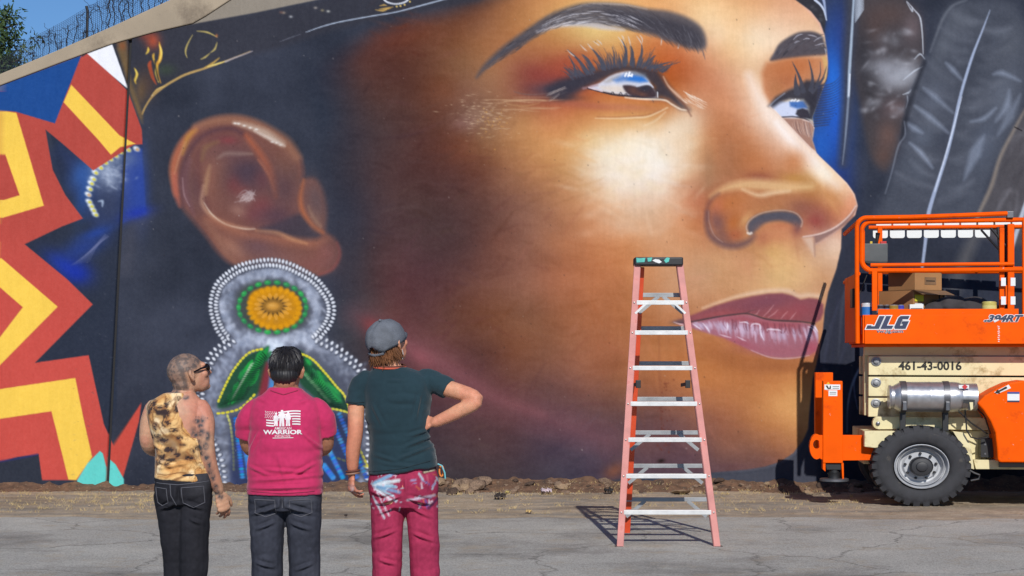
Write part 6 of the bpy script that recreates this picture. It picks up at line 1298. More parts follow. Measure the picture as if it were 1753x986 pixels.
# ------------------------------------------------------------------ people
m_skin = vcol_mat('skin', .55, .22, 140., .3, sss=.10, var=.13, vscale=38); m_cloth = vcol_mat('cotton', .92, .3, 220., .1, sheen=.15, var=.06, vscale=40); m_denim = vcol_mat('denim', .9, .35, 260., .15, var=.14, vscale=50)
m_hairb = pbr('black_hair', (30, 26, 28), .55, var=.4, vscale=40, bmp=.5, bscale=30, spec=.6); m_hairbr = pbr('brown_hair', (120, 78, 48), .6, var=.5, vscale=40, bmp=.3)
m_shade = pbr('dark_lens', (24, 18, 18), .15, bmp=0); m_cord = pbr('brown_cord', (110, 62, 50), .8); m_shoe = pbr('shoe', (40, 38, 40), .7)
class Person:
    def __init__(s, D, foot_px, label, yaw=0):
        s.D = D; s.s = F / D; s.base = Vector(((foot_px - 876.5) / s.s, D, 0)); s.root = empty('person', s.base); tag(s.root, label, 'person')
    def q(s, px, py, d=0.): return Vector(((px - 876.5) / s.s, s.D + d, CAMZ - (py - HOR) / s.s)) - s.base
    def px(s, c): return (c[:, 0] + s.base.x) * s.s + 876.5, HOR - (c[:, 2] - CAMZ) * s.s
    def loft(s, mb, rings, n=36, e=2.4):
        """rings: (py, px centre, half width px, half depth m, depth offset, tilt px per px)"""
        P = []; m = len(rings)
        for r in rings:
            py, cx, hw, dp = r[:4]; yo = r[4] if len(r) > 4 else 0.; tl = r[5] if len(r) > 5 else 0.
            for k in range(n):
                th = 2 * math.pi * k / n; cs, sn = math.cos(th), math.sin(th); u = math.copysign(abs(cs) ** (2 / e), cs); w_ = math.copysign(abs(sn) ** (2 / e), sn)
                P.append(s.q(cx + hw * u, py + tl * hw * u, yo + dp * w_))
        ff = [(i * n + k, i * n + (k + 1) % n, (i + 1) * n + (k + 1) % n, (i + 1) * n + k) for i in range(m - 1) for k in range(n)] + [tuple(range(n)), tuple((m - 1) * n + k for k in reversed(range(n)))]
        mb.add(P, ff)
    def limb(s, mb, pts, radii, sx=1.0, flat=False):
        P = [s.q(*p) for p in pts]; Q = []; R = []
        m = len(P)
        for i in range(m - 1):
            for k in range(5):
                t = k / 5.; p0, p1, p2, p3 = P[max(i - 1, 0)], P[i], P[i + 1], P[min(i + 2, m - 1)]
                Q.append(.5 * ((2 * p1) + (-p0 + p2) * t + (2 * p0 - 5 * p1 + 4 * p2 - p3) * t * t + (-p0 + 3 * p1 - 3 * p2 + p3) * t ** 3)); R.append(radii[i] * (1 - t) + radii[i + 1] * t)
        Q.append(P[-1]); R.append(radii[-1])
        a = (Q[0] - Q[1]).normalized() * R[0]; b_ = (Q[-1] - Q[-2]).normalized() * R[-1]
        Q = [Q[0] + a * .9, Q[0] + a * .6] + Q + ([] if flat else [Q[-1] + b_ * .6, Q[-1] + b_ * .9]); R = [R[0] * .4, R[0] * .8] + R + ([] if flat else [R[-1] * .8, R[-1] * .4])
        mb.tube(Q, R, 16, True, sx=sx)
    def hand(s, mb, wrist, dirv, nrm, thumb, curl=.45, sc=1.0, spread=.12):
        """wrist px tuple; dirv: wrist to knuckles; nrm: back of the hand; thumb: side (unit, across the palm)"""
        w = s.q(*wrist); d = Vector(dirv).normalized(); n = Vector(nrm); n = (n - d * n.dot(d)).normalized(); a = d.cross(n).normalized()
        if a.dot(Vector(thumb)) < 0: a = -a
        pal = .092 * sc
        for t in np.linspace(0, 1, 5):      # palm as a row of flattened balls
            wd = (.026 + .016 * min(1, t * 1.6)) * sc; c = w + d * (pal * t); R = Matrix((a, d, n)).transposed(); mb.ball(c, (wd, .022 * sc, .015 * sc), 14, 9, R)
        names = [(.72, .078, .0090), (.26, .088, .0092), (-.22, .082, .0088), (-.68, .062, .0078)]
        for i, (off, L, r) in enumerate(names):
            base = w + d * (pal * (.98 - .05 * abs(i - 1))) + a * (off * .040 * sc); fd = (d + a * off * spread).normalized(); P = [base - fd * .012]; p = base; ang = .1 + .08 * i * curl
            for sgm, fr in enumerate((.46, .30, .24)):
                ang += curl * (.8 if sgm == 0 else .75) * (1 + .12 * i); dd = fd * math.cos(ang) - n * math.sin(ang); p = p + dd * (L * fr * sc); P.append(p)
            mb.tube([P[0], P[1], P[2], P[3], P[3] + (P[3] - P[2]).normalized() * r * .5], [r * sc, r * sc, r * .95 * sc, r * .85 * sc, r * .5 * sc], 10)
        tb = w + d * (.026 * sc) + a * (.026 * sc); td = (d * .72 + a * .62 - n * .25).normalized(); t1 = tb + td * .038 * sc; td2 = (d * .95 + a * .18 - n * .3).normalized(); t2 = t1 + td2 * .03 * sc; t3 = t2 + (td2 - n * .2).normalized() * .024 * sc
        mb.tube([tb - td * .015, tb, t1, t2, t3], [.012 * sc, .014 * sc, .0115 * sc, .0105 * sc, .007 * sc], 10)
    def head(s, mb, c, yaw, pitch, sc=1.0, roll=0.):
        """yaw 0 faces away from the camera; positive turns right. returns the head's matrix"""
        R = Matrix.Rotation(-math.radians(yaw), 4, 'Z') @ Matrix.Rotation(math.radians(pitch), 4, 'X') @ Matrix.Rotation(math.radians(roll), 4, 'Y')
        M = Matrix.Translation(s.q(*c)) @ R @ Matrix.Scale(sc, 4); R3 = M.to_3x3()
        B = lambda p, r: mb.ball(M @ Vector(p), r, 18, 12, R3)
        B((0, -.012, .028), (.076, .097, .088)); B((0, .03, -.02), (.062, .070, .085)); B((0, .045, -.062), (.052, .048, .05)); B((0, .070, -.092), (.026, .022, .02))     # skull, face, jaw, chin
        B((0, -.05, -.03), (.058, .05, .06)); B((0, .080, .025), (.055, .02, .016)); B((.04, .066, -.02), (.024, .022, .022)); B((-.04, .066, -.02), (.024, .022, .022))   # nape, brow, cheeks
        mb.tube([M @ Vector((0, .088, .018)), M @ Vector((0, .104, -.012)), M @ Vector((0, .112, -.028)), M @ Vector((0, .092, -.036))], [.009 * sc, .012 * sc, .016 * sc, .012 * sc], 10)      # nose
        B((0, .086, -.055), (.024, .014, .008)); B((0, .084, -.068), (.022, .013, .009))                                                                                   # lips
        for sd in (-1, 1):
            B((sd * .030, .080, .004), (.013, .012, .009))                                                                                                                 # eyes
            mb.tube([M @ Vector((sd * p[0], p[1], p[2])) for p in ((.074, -.008, -.028), (.083, -.016, -.012), (.089, -.022, .012), (.086, -.014, .028), (.078, -.002, .022), (.074, .0, .0))], [.010 * sc, .009 * sc, .009 * sc, .009 * sc, .008 * sc, .008 * sc], 8)
            B((sd * .078, -.008, -.002), (.006, .014, .02))
        return M
    def finish(s, name, mb, voxel, material, color, folds=None, smooth=3):
        me = fuse(mb, voxel, smooth, name); c = co_of(me); n_ = no_of(me)
        if folds is not None: c = c + n_ * folds(c, n_)[:, None]; me.vertices.foreach_set('co', c.astype(np.float32).ravel()); me.update()
        set_col(me, color(c, n_)); return link(name, me, material, s.root)
    def shoes(s, feet):
        for (x, d) in feet:
            p = s.q(x, 0, d); mb = MB(); mb.ball((p.x, p.y + .09, .045), (.05, .1, .045)); mb.ball((p.x, p.y, .05), (.045, .07, .055)); mb.ball((p.x, p.y + .05, .07), (.042, .07, .05)); me = fuse(mb, .01, 2, 'shoe'); c = co_of(me); c[:, 2] = np.maximum(c[:, 2], .016); me.vertices.foreach_set('co', c.ravel()); link('shoe', me, m_shoe, s.root)
def mixv(c, col, a): return c * (1 - a[:, None]) + np.asarray(col)[None] * a[:, None]
def L_(c, k=ALB): return lin(c) * k
def seg_d(x, y, p, q):
    dx, dy = q[0] - p[0], q[1] - p[1]; t = np.clip(((x - p[0]) * dx + (y - p[1]) * dy) / (dx * dx + dy * dy + 1e-9), 0, 1); return np.hypot(x - p[0] - t * dx, y - p[1] - t * dy), t
def ss(a, b_, x): t = np.clip((x - a) / (b_ - a), 0, 1); return t * t * (3 - 2 * t)
def wrinkle(seed, amp=.006, dirs=None, mask=None):
    def f(c, n_):
        r = 0
        for k, (a, b_, z, w_) in enumerate(dirs or [(7, 7, 20, 1.), (11, 5, 9, .7), (24, 20, 36, .3)]): r = r + (np.abs(vnoise(c, (a, b_, z), seed + k)) - .25) * w_
        return r * amp * (1 if mask is None else mask(c))
    return f
def creases(s, lines, base, w=2.8, amp=.014):
    """pulled cloth: raised ridges along lines drawn on the back"""
    def f(c, n_):
        r = base(c, n_); x, y = s.px(c)
        for (p, q, a) in lines:
            d, t = seg_d(x, y, p, q); r = r + amp * a * (np.exp(-(d / w) ** 2) - .6 * np.exp(-((d - w * 1.7) / w) ** 2)) * np.sin(np.clip(t, .02, .98) * math.pi) * (n_[:, 1] < .2)
        return r
    return f
SKIN1, SKIN2, SKIN3 = L_((206, 158, 128)), L_((186, 130, 100)), L_((224, 160, 126))

# ---- person with paint-spattered red trousers and a cap
A = Person(9.0, 692, 'person in a dark teal tee, grey cap and paint spattered crimson trousers, hand on hip')
mb = MB()
A.loft(mb, [(862, 691, 50, .10), (830, 691, 56, .115), (795, 690, 52, .105), (750, 685, 45, .095), (710, 682, 50, .10), (675, 681, 52, .105), (652, 680, 50, .08), (638, 677, 34, .06), (626, 670, 22, .052)])
A.limb(mb, [(668, 640, 0), (666, 612, .0), (664, 590, .005)], [.06, .054, .056])
A.limb(mb, [(622, 660, 0), (611, 692, -.01), (609, 738, -.02), (604, 775, .0), (603, 803, .02)], [.036, .044, .040, .037, .028]); A.hand(mb, (602.5, 806, .022), (-.08, .05, -1), (-.75, -.3, 0), (.3, .9, 0), .55, 1.0)
A.limb(mb, [(736, 656, 0), (768, 665, -.03), (816, 683, -.09), (784, 704, -.08), (746, 722, -.06)], [.036, .044, .038, .037, .028]); A.hand(mb, (744, 722.5, -.06), (-.9, .35, .12), (.1, -.9, .3), (0, -.2, -1), .75, .95)
A.limb(mb, [(664, 850, 0), (663, 975, .01), (661, 1105, .0)], [.068, .048, .036]); A.limb(mb, [(721, 850, 0), (725, 975, .01), (728, 1105, 0)], [.068, .048, .036])
HM = A.head(mb, (665, 588, .01), 38, 20, 1.0)
def skA(c, n_):
    x, y = A.px(c); r = np.repeat(SKIN3[None], len(c), 0); r = mixv(r, L_((206, 120, 96)), .5 * ss(700, 735, y) * (x < 640)); r = mixv(r, L_((214, 134, 108)), ss(.1, .5, vnoise(c, 14, 2)) * .5)
    hd = np.exp(-((x - 602) ** 2 + (y - 842) ** 2) / 160.); return mixv(r, L_((150, 160, 170)), hd * .6 * (vnoise(c, 90, 3) > 0))
A.finish('body', mb, .0055, m_skin, skA)
mb = MB()
A.loft(mb, [(805, 690.5, 60, .142, 0, -.13), (785, 689, 57.5, .134, 0, -.09), (750, 684, 52, .112), (715, 681, 54.5, .116), (680, 681, 57.5, .120), (658, 681, 59, .108), (644, 679, 55, .09), (634, 673, 38, .074), (627, 668, 26, .064)])
A.limb(mb, [(626, 652, 0), (614, 668, 0), (609.5, 693, -.005)], [.056, .056, .058], flat=True); A.limb(mb, [(730, 651, 0), (748, 656, -.01), (768, 666, -.03)], [.058, .057, .056], flat=True)
cr = creases(A, [((742, 745), (690, 765), 1), ((745, 760), (680, 785), .9), ((735, 735), (700, 745), .8), ((640, 775), (690, 790), .7), ((640, 690), (660, 730), .5), ((722, 670), (712, 720), .6), ((650, 790), (720, 796), .6), ((660, 650), (700, 652), .4)], wrinkle(3, .009))
sh = A.finish('shirt', mb, .0065, m_cloth, lambda c, n_: np.repeat(L_((40, 60, 68))[None], len(c), 0) * (1 + .12 * vnoise(c, 5, 8))[:, None], cr)
mb = MB()
A.loft(mb, [(868, 691.5, 48, .10), (845, 691, 59, .122), (820, 691, 60.5, .128), (797, 690.5, 55, .118), (784, 690, 48, .10)])
A.limb(mb, [(663, 842, 0), (663, 900, 0), (662, 975, .015), (660, 1085, .0)], [.092, .083, .076, .07]); A.limb(mb, [(720, 842, 0), (724, 900, 0), (727, 975, .015), (729, 1085, 0)], [.09, .08, .076, .07])
rs = np.random.RandomState(5); SPL = []
for k in range(16):
    a = rs.uniform(-.55, .75); L0 = rs.uniform(4, 16); L1 = L0 + rs.uniform(14, 40); SPL.append(((636 + L0 * math.cos(a), 828 + L0 * math.sin(a) * .8), (636 + L1 * math.cos(a), 828 + L1 * math.sin(a) * .8), rs.uniform(1.2, 3.4), [(176, 214, 232), (150, 196, 222), (222, 232, 238), (120, 160, 200)][k % 4], .9))
for k in range(26): p = (rs.uniform(636, 690), rs.uniform(806, 870)); SPL.append((p, (p[0] + rs.uniform(-3, 6), p[1] + rs.uniform(-2, 7)), rs.uniform(.7, 1.8), [(206, 220, 232), (230, 180, 196), (190, 206, 226)][k % 3], .8))
for k in range(34): p = (rs.uniform(712, 752), rs.uniform(800, 868)); SPL.append((p, (p[0] + rs.uniform(-8, 8), p[1] + rs.uniform(0, 12)), rs.uniform(.7, 2.4), [(206, 110, 70), (150, 150, 190), (210, 196, 206), (96, 84, 150), (190, 90, 110), (176, 206, 220)][k % 6], .75))
SPL += [((700, 853), (745, 846), 2.4, (206, 190, 206), .8), ((735, 868), (750, 852), 3, (40, 34, 70), .8), ((640, 848), (660, 884), 2, (200, 214, 226), .8), ((648, 840), (668, 880), 1.6, (220, 200, 214), .8), ((727, 806), (746, 801), 4, (60, 50, 46), .9), ((728, 806), (744, 803), 1.6, (200, 190, 160), .9)]
def trA(c, n_):
    x, y = A.px(c); r = np.repeat(L_((166, 52, 84))[None], len(c), 0) * (1 + .2 * vnoise(c, 9, 3) + .1 * vnoise(c, 40, 4))[:, None]; bk = (n_[:, 1] < .35)
    for p, q, w_, col, a in SPL:
        d, t = seg_d(x, y, p, q); r = mixv(r, L_(col), a * np.clip(1.3 - d / w_, 0, 1) * bk)
    return r
cr = creases(A, [((640, 862), (688, 846), 1.3), ((745, 862), (698, 848), 1.3), ((645, 880), (680, 862), 1), ((742, 885), (705, 866), .9), ((636, 838), (660, 846), .7), ((692, 812), (692, 845), -1.2), ((640, 920), (680, 905), 1), ((745, 925), (708, 910), 1), ((650, 955), (680, 965), 1)], wrinkle(11, .006, [(9, 9, 14, 1.), (20, 16, 24, .5)]))
A.finish('trousers', mb, .0065, m_denim, trA, cr); A.shoes([(661, 0), (728, 0)])
# cap: crown, button, band, peak towards the face
m_cap = pbr('washed_grey_cotton', (104, 108, 116), .9, var=.22, vscale=22, bmp=.5, bscale=160)
cap = MB(); C2 = HM @ Matrix.Rotation(math.radians(4), 4, 'X')
cm = MB(); cm.ball((0, -.014, .030), (.090, .112, .098), 36, 24); cv = [v for v in cm.v]
me = cm.mesh('cap'); bm = bmesh.new(); bm.from_mesh(me); bmesh.ops.delete(bm, geom=[v for v in bm.verts if v.co.z < .004 - .22 * max(0, -(v.co.y + .03)) or (v.co.y < -.06 and abs(v.co.x) < .030 and v.co.z < .018 - abs(v.co.x) * .5)], context='VERTS')
for v in bm.verts:
    f_ = noise.noise(v.co * 28) * .004 + noise.noise(v.co * 60) * .002 - .005 * math.exp(-(v.co.x / .006) ** 2); v.co += v.normal * f_; v.co = C2 @ v.co
bm.to_mesh(me); bm.free(); me.polygons.foreach_set('use_smooth', [True] * len(me.polygons)); o = link('cap', me, m_cap, A.root); so = o.modifiers.new('s', 'SOLIDIFY'); so.thickness = .004; so.offset = 1
pk = []; 
for i in range(3):
    for k in range(13):
        t = -1.15 + 2.3 * k / 12; rr_ = (.088, .125, .150)[i]; pk.append(C2 @ Vector((math.sin(t) * (.074, .078, .070)[i], -.012 + math.cos(t) * rr_, .030 - .012 * i - .02 * abs(math.sin(t)) ** 2)))
pm = MB().add(pk, [(i * 13 + k, i * 13 + k + 1, (i + 1) * 13 + k + 1, (i + 1) * 13 + k) for i in range(2) for k in range(12)]); p_ = obj('cap_peak', pm, m_cap, o); so = p_.modifiers.new('s', 'SOLIDIFY'); so.thickness = .004
obj('cap_button', MB().ball(C2 @ Vector((0, -.012, .133)), .008, 10, 6), m_cap, o)
obj('cap_strap', MB().tube([C2 @ Vector((x, -.118 + .9 * x * x * 6, -.014 + abs(x) * .1)) for x in np.linspace(-.05, .05, 9)], .007, 8), m_cap, o)
hb = MB(); rs = np.random.RandomState(2)
for k in range(420):
    a = rs.uniform(-2.5, 2.5); th = -math.pi / 2 + a * .62; r0 = rs.uniform(.82, 1.0); p = Vector((math.cos(th) * .082 * r0, -.012 + math.sin(th) * .100 * r0, rs.uniform(-.03, .01))); L0 = rs.uniform(.04, .075); out = Vector((math.cos(th), math.sin(th), 0)); q1 = p + out * .010 + Vector((0, 0, -L0 * .5)); q2 = p + out * rs.uniform(-.004, .022) + Vector((rs.uniform(-.016, .016), rs.uniform(-.012, .012), -L0))
    hb.tube([HM @ p, HM @ q1, HM @ q2], [.0032, .003, .0008], 4, False)
obj('hair', hb, m_hairbr, A.root)
# cord round the neck, ear-ring, bracelets, key clip
ck = []
for k in range(24): th = 2 * math.pi * k / 24; ck.append(A.q(667 + 27 * math.cos(th), 628 - 2.5 * math.sin(th), .072 * math.sin(th)))
obj('neck_cord', MB().tube(ck, .006, 8, closed=True), pbr('coral_cord', (206, 96, 70), .8), A.root); ck = [p + Vector((0, -.004, .008)) for p in ck]; obj('neck_cord', MB().tube(ck, .004, 6, closed=True), m_cord, A.root)
for dz, mt in ((0, m_cord), (4.5, pbr('bead_brown', (150, 110, 90), .6))):
    obj('bracelet', MB().tube([A.q(603.4 + 10.8 * math.cos(2 * math.pi * k / 16) , 806.5 + dz - 1.2 * math.cos(2 * math.pi * k / 16), .018 + .030 * math.sin(2 * math.pi * k / 16)) for k in range(16)], .0055, 7, closed=True), mt, A.root)
e0 = HM @ Vector((.088, -.005, -.03)); obj('earring', MB().tube([e0, e0 + Vector((.004, 0, -.02)), e0 + Vector((.002, 0, -.05))], [.002, .003, .004], 6), m_rivet, A.root)
obj('key_clip', MB().tube([A.q(756 + 3.5 * math.cos(t), 806 - 9 * math.sin(t), -.02) for t in np.linspace(0, 6.28, 13)[:-1]], .005, 6, closed=True), pbr('orange_clip', (226, 130, 50), .5), A.root)
obj('lanyard', MB().tube([A.q(750, 793, -.05), A.q(757, 796, -.05), A.q(762, 808, -.05), A.q(763, 818, -.05)], .004, 6), pbr('teal_cord', (110, 190, 200), .6), A.root)

# ---- person in the red tee, arms folded
B = Person(9.0, 489, 'person in a crimson tee with white print on the back and dark jeans, arms folded')
B.root['label'] = 'person in a crimson tee with white print on the back and dark jeans, arms folded'
mb = MB()
B.loft(mb, [(862, 488, 52, .11), (835, 488, 56, .12), (800, 488, 56, .12), (760, 489, 55, .12), (720, 490, 56, .12), (704, 490, 54, .105), (690, 490, 46, .08), (677, 489, 30, .065), (664, 489, 24, .06)])
B.limb(mb, [(489, 680, 0), (489, 660, .0), (490, 640, .01)], [.066, .062, .06])
B.limb(mb, [(440, 708, 0), (424, 738, .02), (426, 768, .08), (455, 775, .17), (490, 768, .2)], [.036, .046, .044, .038, .03]); B.hand(mb, (492, 768, .2), (1, .1, .2), (0, 1, .2), (0, 0, 1), .5)
B.limb(mb, [(541, 706, 0), (554, 736, .02), (552, 766, .08), (525, 772, .2), (492, 760, .23)], [.036, .046, .044, .038, .03]); B.hand(mb, (490, 759, .23), (-1, .1, .1), (0, 1, .2), (0, 0, 1), .5)
B.limb(mb, [(459, 860, 0), (458, 980, .01), (456, 1105, 0)], [.07, .05, .036]); B.limb(mb, [(518, 860, 0), (520, 980, .01), (522, 1105, 0)], [.07, .05, .036])
HB = B.head(mb, (490.5, 638, .015), 4, 4, 1.0)
B.finish('body', mb, .0055, m_skin, lambda c, n_: mixv(np.repeat(SKIN2[None], len(c), 0), L_((160, 104, 80)), ss(0, .5, vnoise(c, 16, 2)) * .5))
mb = MB()
B.loft(mb, [(845, 488, 65, .142), (830, 488, 64.5, .142), (800, 488, 63.5, .14), (770, 489, 62.5, .138), (735, 490, 62, .138), (714, 490, 63, .135), (698, 490, 62, .12), (685, 490, 55, .098), (674, 489, 38, .08), (664, 489, 27, .07)])
B.limb(mb, [(441, 700, 0), (425, 716, 0), (420, 748, .03)], [.055, .056, .056], flat=True); B.limb(mb, [(540, 698, 0), (554, 714, 0), (557.5, 744, .03)], [.055, .056, .056], flat=True)
cr = creases(B, [((430, 820), (550, 812), .8), ((425, 833), (545, 830), 1.0), ((440, 800), (540, 806), .5), ((520, 735), (552, 770), .7), ((450, 735), (430, 775), .6), ((545, 790), (500, 815), .7), ((428, 795), (470, 812), .6), ((440, 680), (470, 690), .4), ((535, 682), (510, 692), .4), ((480, 770), (500, 840), .35)], wrinkle(21, .008))
shB = B.finish('shirt', mb, .0065, m_cloth, lambda c, n_: np.repeat(L_((196, 52, 98))[None], len(c), 0) * (1 + .10 * vnoise(c, 6, 8) + .06 * vnoise(c, 70, 9))[:, None], cr)
mb = MB()
B.loft(mb, [(872, 488, 48, .11), (855, 488, 62, .13), (835, 488, 62.5, .135), (815, 488, 60, .13)])
B.limb(mb, [(458, 855, 0), (457, 905, 0), (457, 980, .015), (456, 1085, 0)], [.097, .088, .08, .072]); B.limb(mb, [(519, 855, 0), (520, 905, 0), (521, 980, .015), (522, 1085, 0)], [.097, .088, .08, .072])
def jean(base, s_):
    def f(c, n_):
        x, y = s_.px(c); r = np.repeat(L_(base)[None], len(c), 0) * (1 + .18 * vnoise(c, 8, 3) + .12 * vnoise(c, 60, 4))[:, None]
        return mixv(r, L_([min(255, v + 44) for v in base]), .5 * ss(.1, .6, vnoise(c, (6, 6, 4), 7)))
    return f
cr = creases(B, [((430, 880), (484, 862), 1.2), ((545, 880), (492, 862), 1.2), ((488, 848), (488, 868), -1.2), ((440, 905), (475, 890), 1), ((536, 905), (500, 892), 1), ((440, 960), (475, 970), 1), ((505, 975), (538, 962), 1)], wrinkle(31, .006, [(9, 9, 14, 1.), (20, 16, 24, .5)]))
trB = B.finish('trousers', mb, .0065, m_denim, jean((58, 60, 70), B), cr)
bvt = None
def surf(me):
    me.calc_loop_triangles(); return BVHTree.FromPolygons([v.co for v in me.vertices], [t.vertices for t in me.loop_triangles])
def stick(mb, s_, bv, off, name, material, parent, cuts=2, thick=False):
    """lay flat print (px, py) on the cloth facing the camera"""
    me = bpy.data.meshes.new(name); me.from_pydata([(p[0], p[1], 0) for p in mb.v], [], mb.f); bm = bmesh.new(); bm.from_mesh(me)
    bmesh.ops.triangulate(bm, faces=bm.faces)
    for k in range(cuts):
        le = [e for e in bm.edges if e.calc_length() > 5]
        if le: bmesh.ops.subdivide_edges(bm, edges=le, cuts=1); bmesh.ops.triangulate(bm, faces=bm.faces)
    for v in bm.verts:
        p = s_.q(v.co.x, v.co.y, -.6); h = bv.ray_cast(p, Vector((0, 1, 0)))
        v.co = (h[0] + Vector((0, -off, 0))) if h[0] is not None else s_.q(v.co.x, v.co.y, -.12)
    bmesh.ops.recalc_face_normals(bm, faces=bm.faces); bm.to_mesh(me); bm.free(); o = link(name, me, material, parent)
    return o
bvB = surf(shB.data); m_print = pbr('white_screen_print', (238, 230, 232), .8, var=.06, vscale=60, bmp=.2)
def ptxt(body, x0, x1, y0, y1, bold=.0):
    mb = fit(text_mb(body, 1, 0, bold, 0.), 0, 1, 0, 1); mb.v = [(x0 + p[0] * (x1 - x0), y1 + (y0 - y1) * p[1], 0) for p in mb.v]; return mb
for body, x0, x1, y0, y1, bd in (('AMERICAN', 476, 504.5, 729, 733.6, .01), ('WARRIOR', 456.5, 523, 733.8, 741.5, .04), ('INITIATIVE', 477, 503, 742.6, 746.2, .0)):
    stick(ptxt(body, x0, x1, y0, y1, bd), B, bvB, .0035, 'print_lettering', m_print, shB)
stick(MB().add([(473, 747.2, 0), (508, 746.6, 0), (508, 747.6, 0), (473, 748.2, 0)], [(0, 1, 2, 3)]), B, bvB, .0035, 'print_line', m_print, shB)
# flag: starred canton, waving stripes, three figures in front
fl = MB()
def wave(x): return 1.6 * math.sin((x - 458) / 11.)
for r_i in range(6):
    y0 = 702.5 + r_i * 4.4
    for a, c in (((482, 519.5) if r_i < 3 else (462, 475)), ((506, 519.5) if r_i >= 3 else (519.5, 519.5))):
        if c - a < 2: continue
        xs_ = np.linspace(a, c, 8); n0 = len(fl.v); fl.v += [(x, y0 + wave(x), 0) for x in xs_] + [(x, y0 + 2.3 + wave(x), 0) for x in xs_]; fl.f += [(n0 + i, n0 + i + 1, n0 + 9 + i, n0 + 8 + i) for i in range(7)]
for r_i in range(5):
    for k in range(7):
        x, y = 460 + k * 3.1 + (r_i % 2) * 1.2, 702.5 + r_i * 2.5 + wave(460 + k * 3); fl.add([(x - .9, y, 0), (x, y - .9, 0), (x + .9, y, 0), (x, y + .9, 0)], [(0, 1, 2, 3)])
def fig(x, y0, y1, w):
    fl.add([(x - .28 * w, y0, 0), (x + .28 * w, y0, 0), (x + .36 * w, y0 + 2.4, 0), (x + .2 * w, y0 + 4, 0), (x + .8 * w, y0 + 6, 0), (x + w, y0 + 13, 0), (x + .62 * w, y0 + 14, 0), (x + .7 * w, y1, 0), (x + .12 * w, y1, 0), (x, y0 + 17, 0), (x - .12 * w, y1, 0), (x - .7 * w, y1, 0), (x - .62 * w, y0 + 14, 0), (x - w, y0 + 13, 0), (x - .8 * w, y0 + 6, 0), (x - .2 * w, y0 + 4, 0), (x - .36 * w, y0 + 2.4, 0)], [tuple(range(17))])
fig(488.5, 700.5, 728, 6.2); fig(499, 703, 727.5, 5.2); fig(478.5, 705, 727.5, 4.6)
stick(fl, B, bvB, .0035, 'print_flag', m_print, shB)
B.shoes([(456, 0), (522, 0)])
# pockets and seams on the jeans
m_seam = pbr('seam_thread', (92, 92, 100), .9); bvT = surf(trB.data)
def seam(s_, bv, pts, name, parent, mt, r=.0025, closed=False):
    P = []
    for i in range(len(pts) - (0 if closed else 1)):
        a, c = pts[i], pts[(i + 1) % len(pts)]
        for k in range(6): P.append((a[0] + (c[0] - a[0]) * k / 6., a[1] + (c[1] - a[1]) * k / 6.))
    if not closed: P.append(pts[-1])
    Q = []
    for p in P:
        o_ = s_.q(p[0], p[1], -.6); h = bv.ray_cast(o_, Vector((0, 1, 0)))
        if h[0] is not None: Q.append(h[0] + Vector((0, -.0015, 0)))
    if len(Q) > 3: obj(name, MB().tube(Q, r, 5, closed=closed), mt, parent)
seam(B, bvT, [(441, 852), (476, 853), (477, 876), (459, 882), (441, 875)], 'pocket_seam', trB, m_seam, closed=True); seam(B, bvT, [(501, 853), (536, 852), (537, 875), (519, 882), (501, 876)], 'pocket_seam', trB, m_seam, closed=True); seam(B, bvT, [(488.5, 847), (488.5, 866)], 'back_seam', trB, m_seam)
m_hemB = pbr('crimson_hem', (150, 40, 74), .95, bmp=.2); seam(B, bvB, [(426, 838), (488, 841), (551, 838)], 'hem', shB, m_hemB, .0022); seam(B, bvB, [(466, 668), (489, 675), (512, 668)], 'collar', shB, m_hemB, .003)
m_hemA = pbr('teal_hem', (28, 44, 50), .95, bmp=.2); bvA = surf(sh.data); seam(A, bvA, [(634, 806), (690, 799), (746, 785)], 'hem', sh, m_hemA, .0022); seam(A, bvA, [(595, 687), (610, 689), (625, 688)], 'hem', sh, m_hemA, .002)
# hair: full black crop
hm = MB(); hm.ball(HB @ Vector((0, -.018, .042)), (.083, .102, .090), 40, 26, HB.to_3x3()); hm.ball(HB @ Vector((0, -.058, -.004)), (.068, .062, .056), 30, 18, HB.to_3x3()); hm.ball(HB @ Vector((0, .03, .088)), (.07, .06, .045), 26, 16, HB.to_3x3())
me = fuse(hm, .005, 3, 'hair'); c = co_of(me); n_ = no_of(me); lc_ = c - np.array(HB.translation); th = np.arctan2(lc_[:, 0], -lc_[:, 1]); 
c = c + n_ * (.0035 * np.abs(vnoise(np.stack([th * 9, lc_[:, 2] * 10, 0 * th], -1), 1.5, 4)) + .004 * vnoise(np.stack([th * 30, lc_[:, 2] * 14, 0 * th], -1), 1., 5))[:, None]; me.vertices.foreach_set('co', c.astype(np.float32).ravel()); me.update(); o = link('hair', me, m_hairb, B.root)
hb = MB(); rs = np.random.RandomState(8)
for k in range(520):
    th = rs.uniform(-2.2, 2.2); ph = rs.uniform(.15, 1.5); r0 = Vector((math.sin(th) * math.sin(ph) * .083, -.018 - math.cos(th) * math.sin(ph) * .100, .042 + math.cos(ph) * .092)); ph2 = ph + rs.uniform(.3, .55); r1 = Vector((math.sin(th) * math.sin(ph2) * .086, -.018 - math.cos(th) * math.sin(ph2) * .104, .042 + math.cos(ph2) * .095)); fw = 1.0 + (rs.uniform(.03, .13) if k % 4 == 0 else 0); hb.tube([HB @ r0, HB @ (r0.lerp(r1, .5) * 1.03), HB @ (r1 * fw)], [.002, .0022, .0006], 4, False)
obj('hair_strands', hb, m_hairb, o)

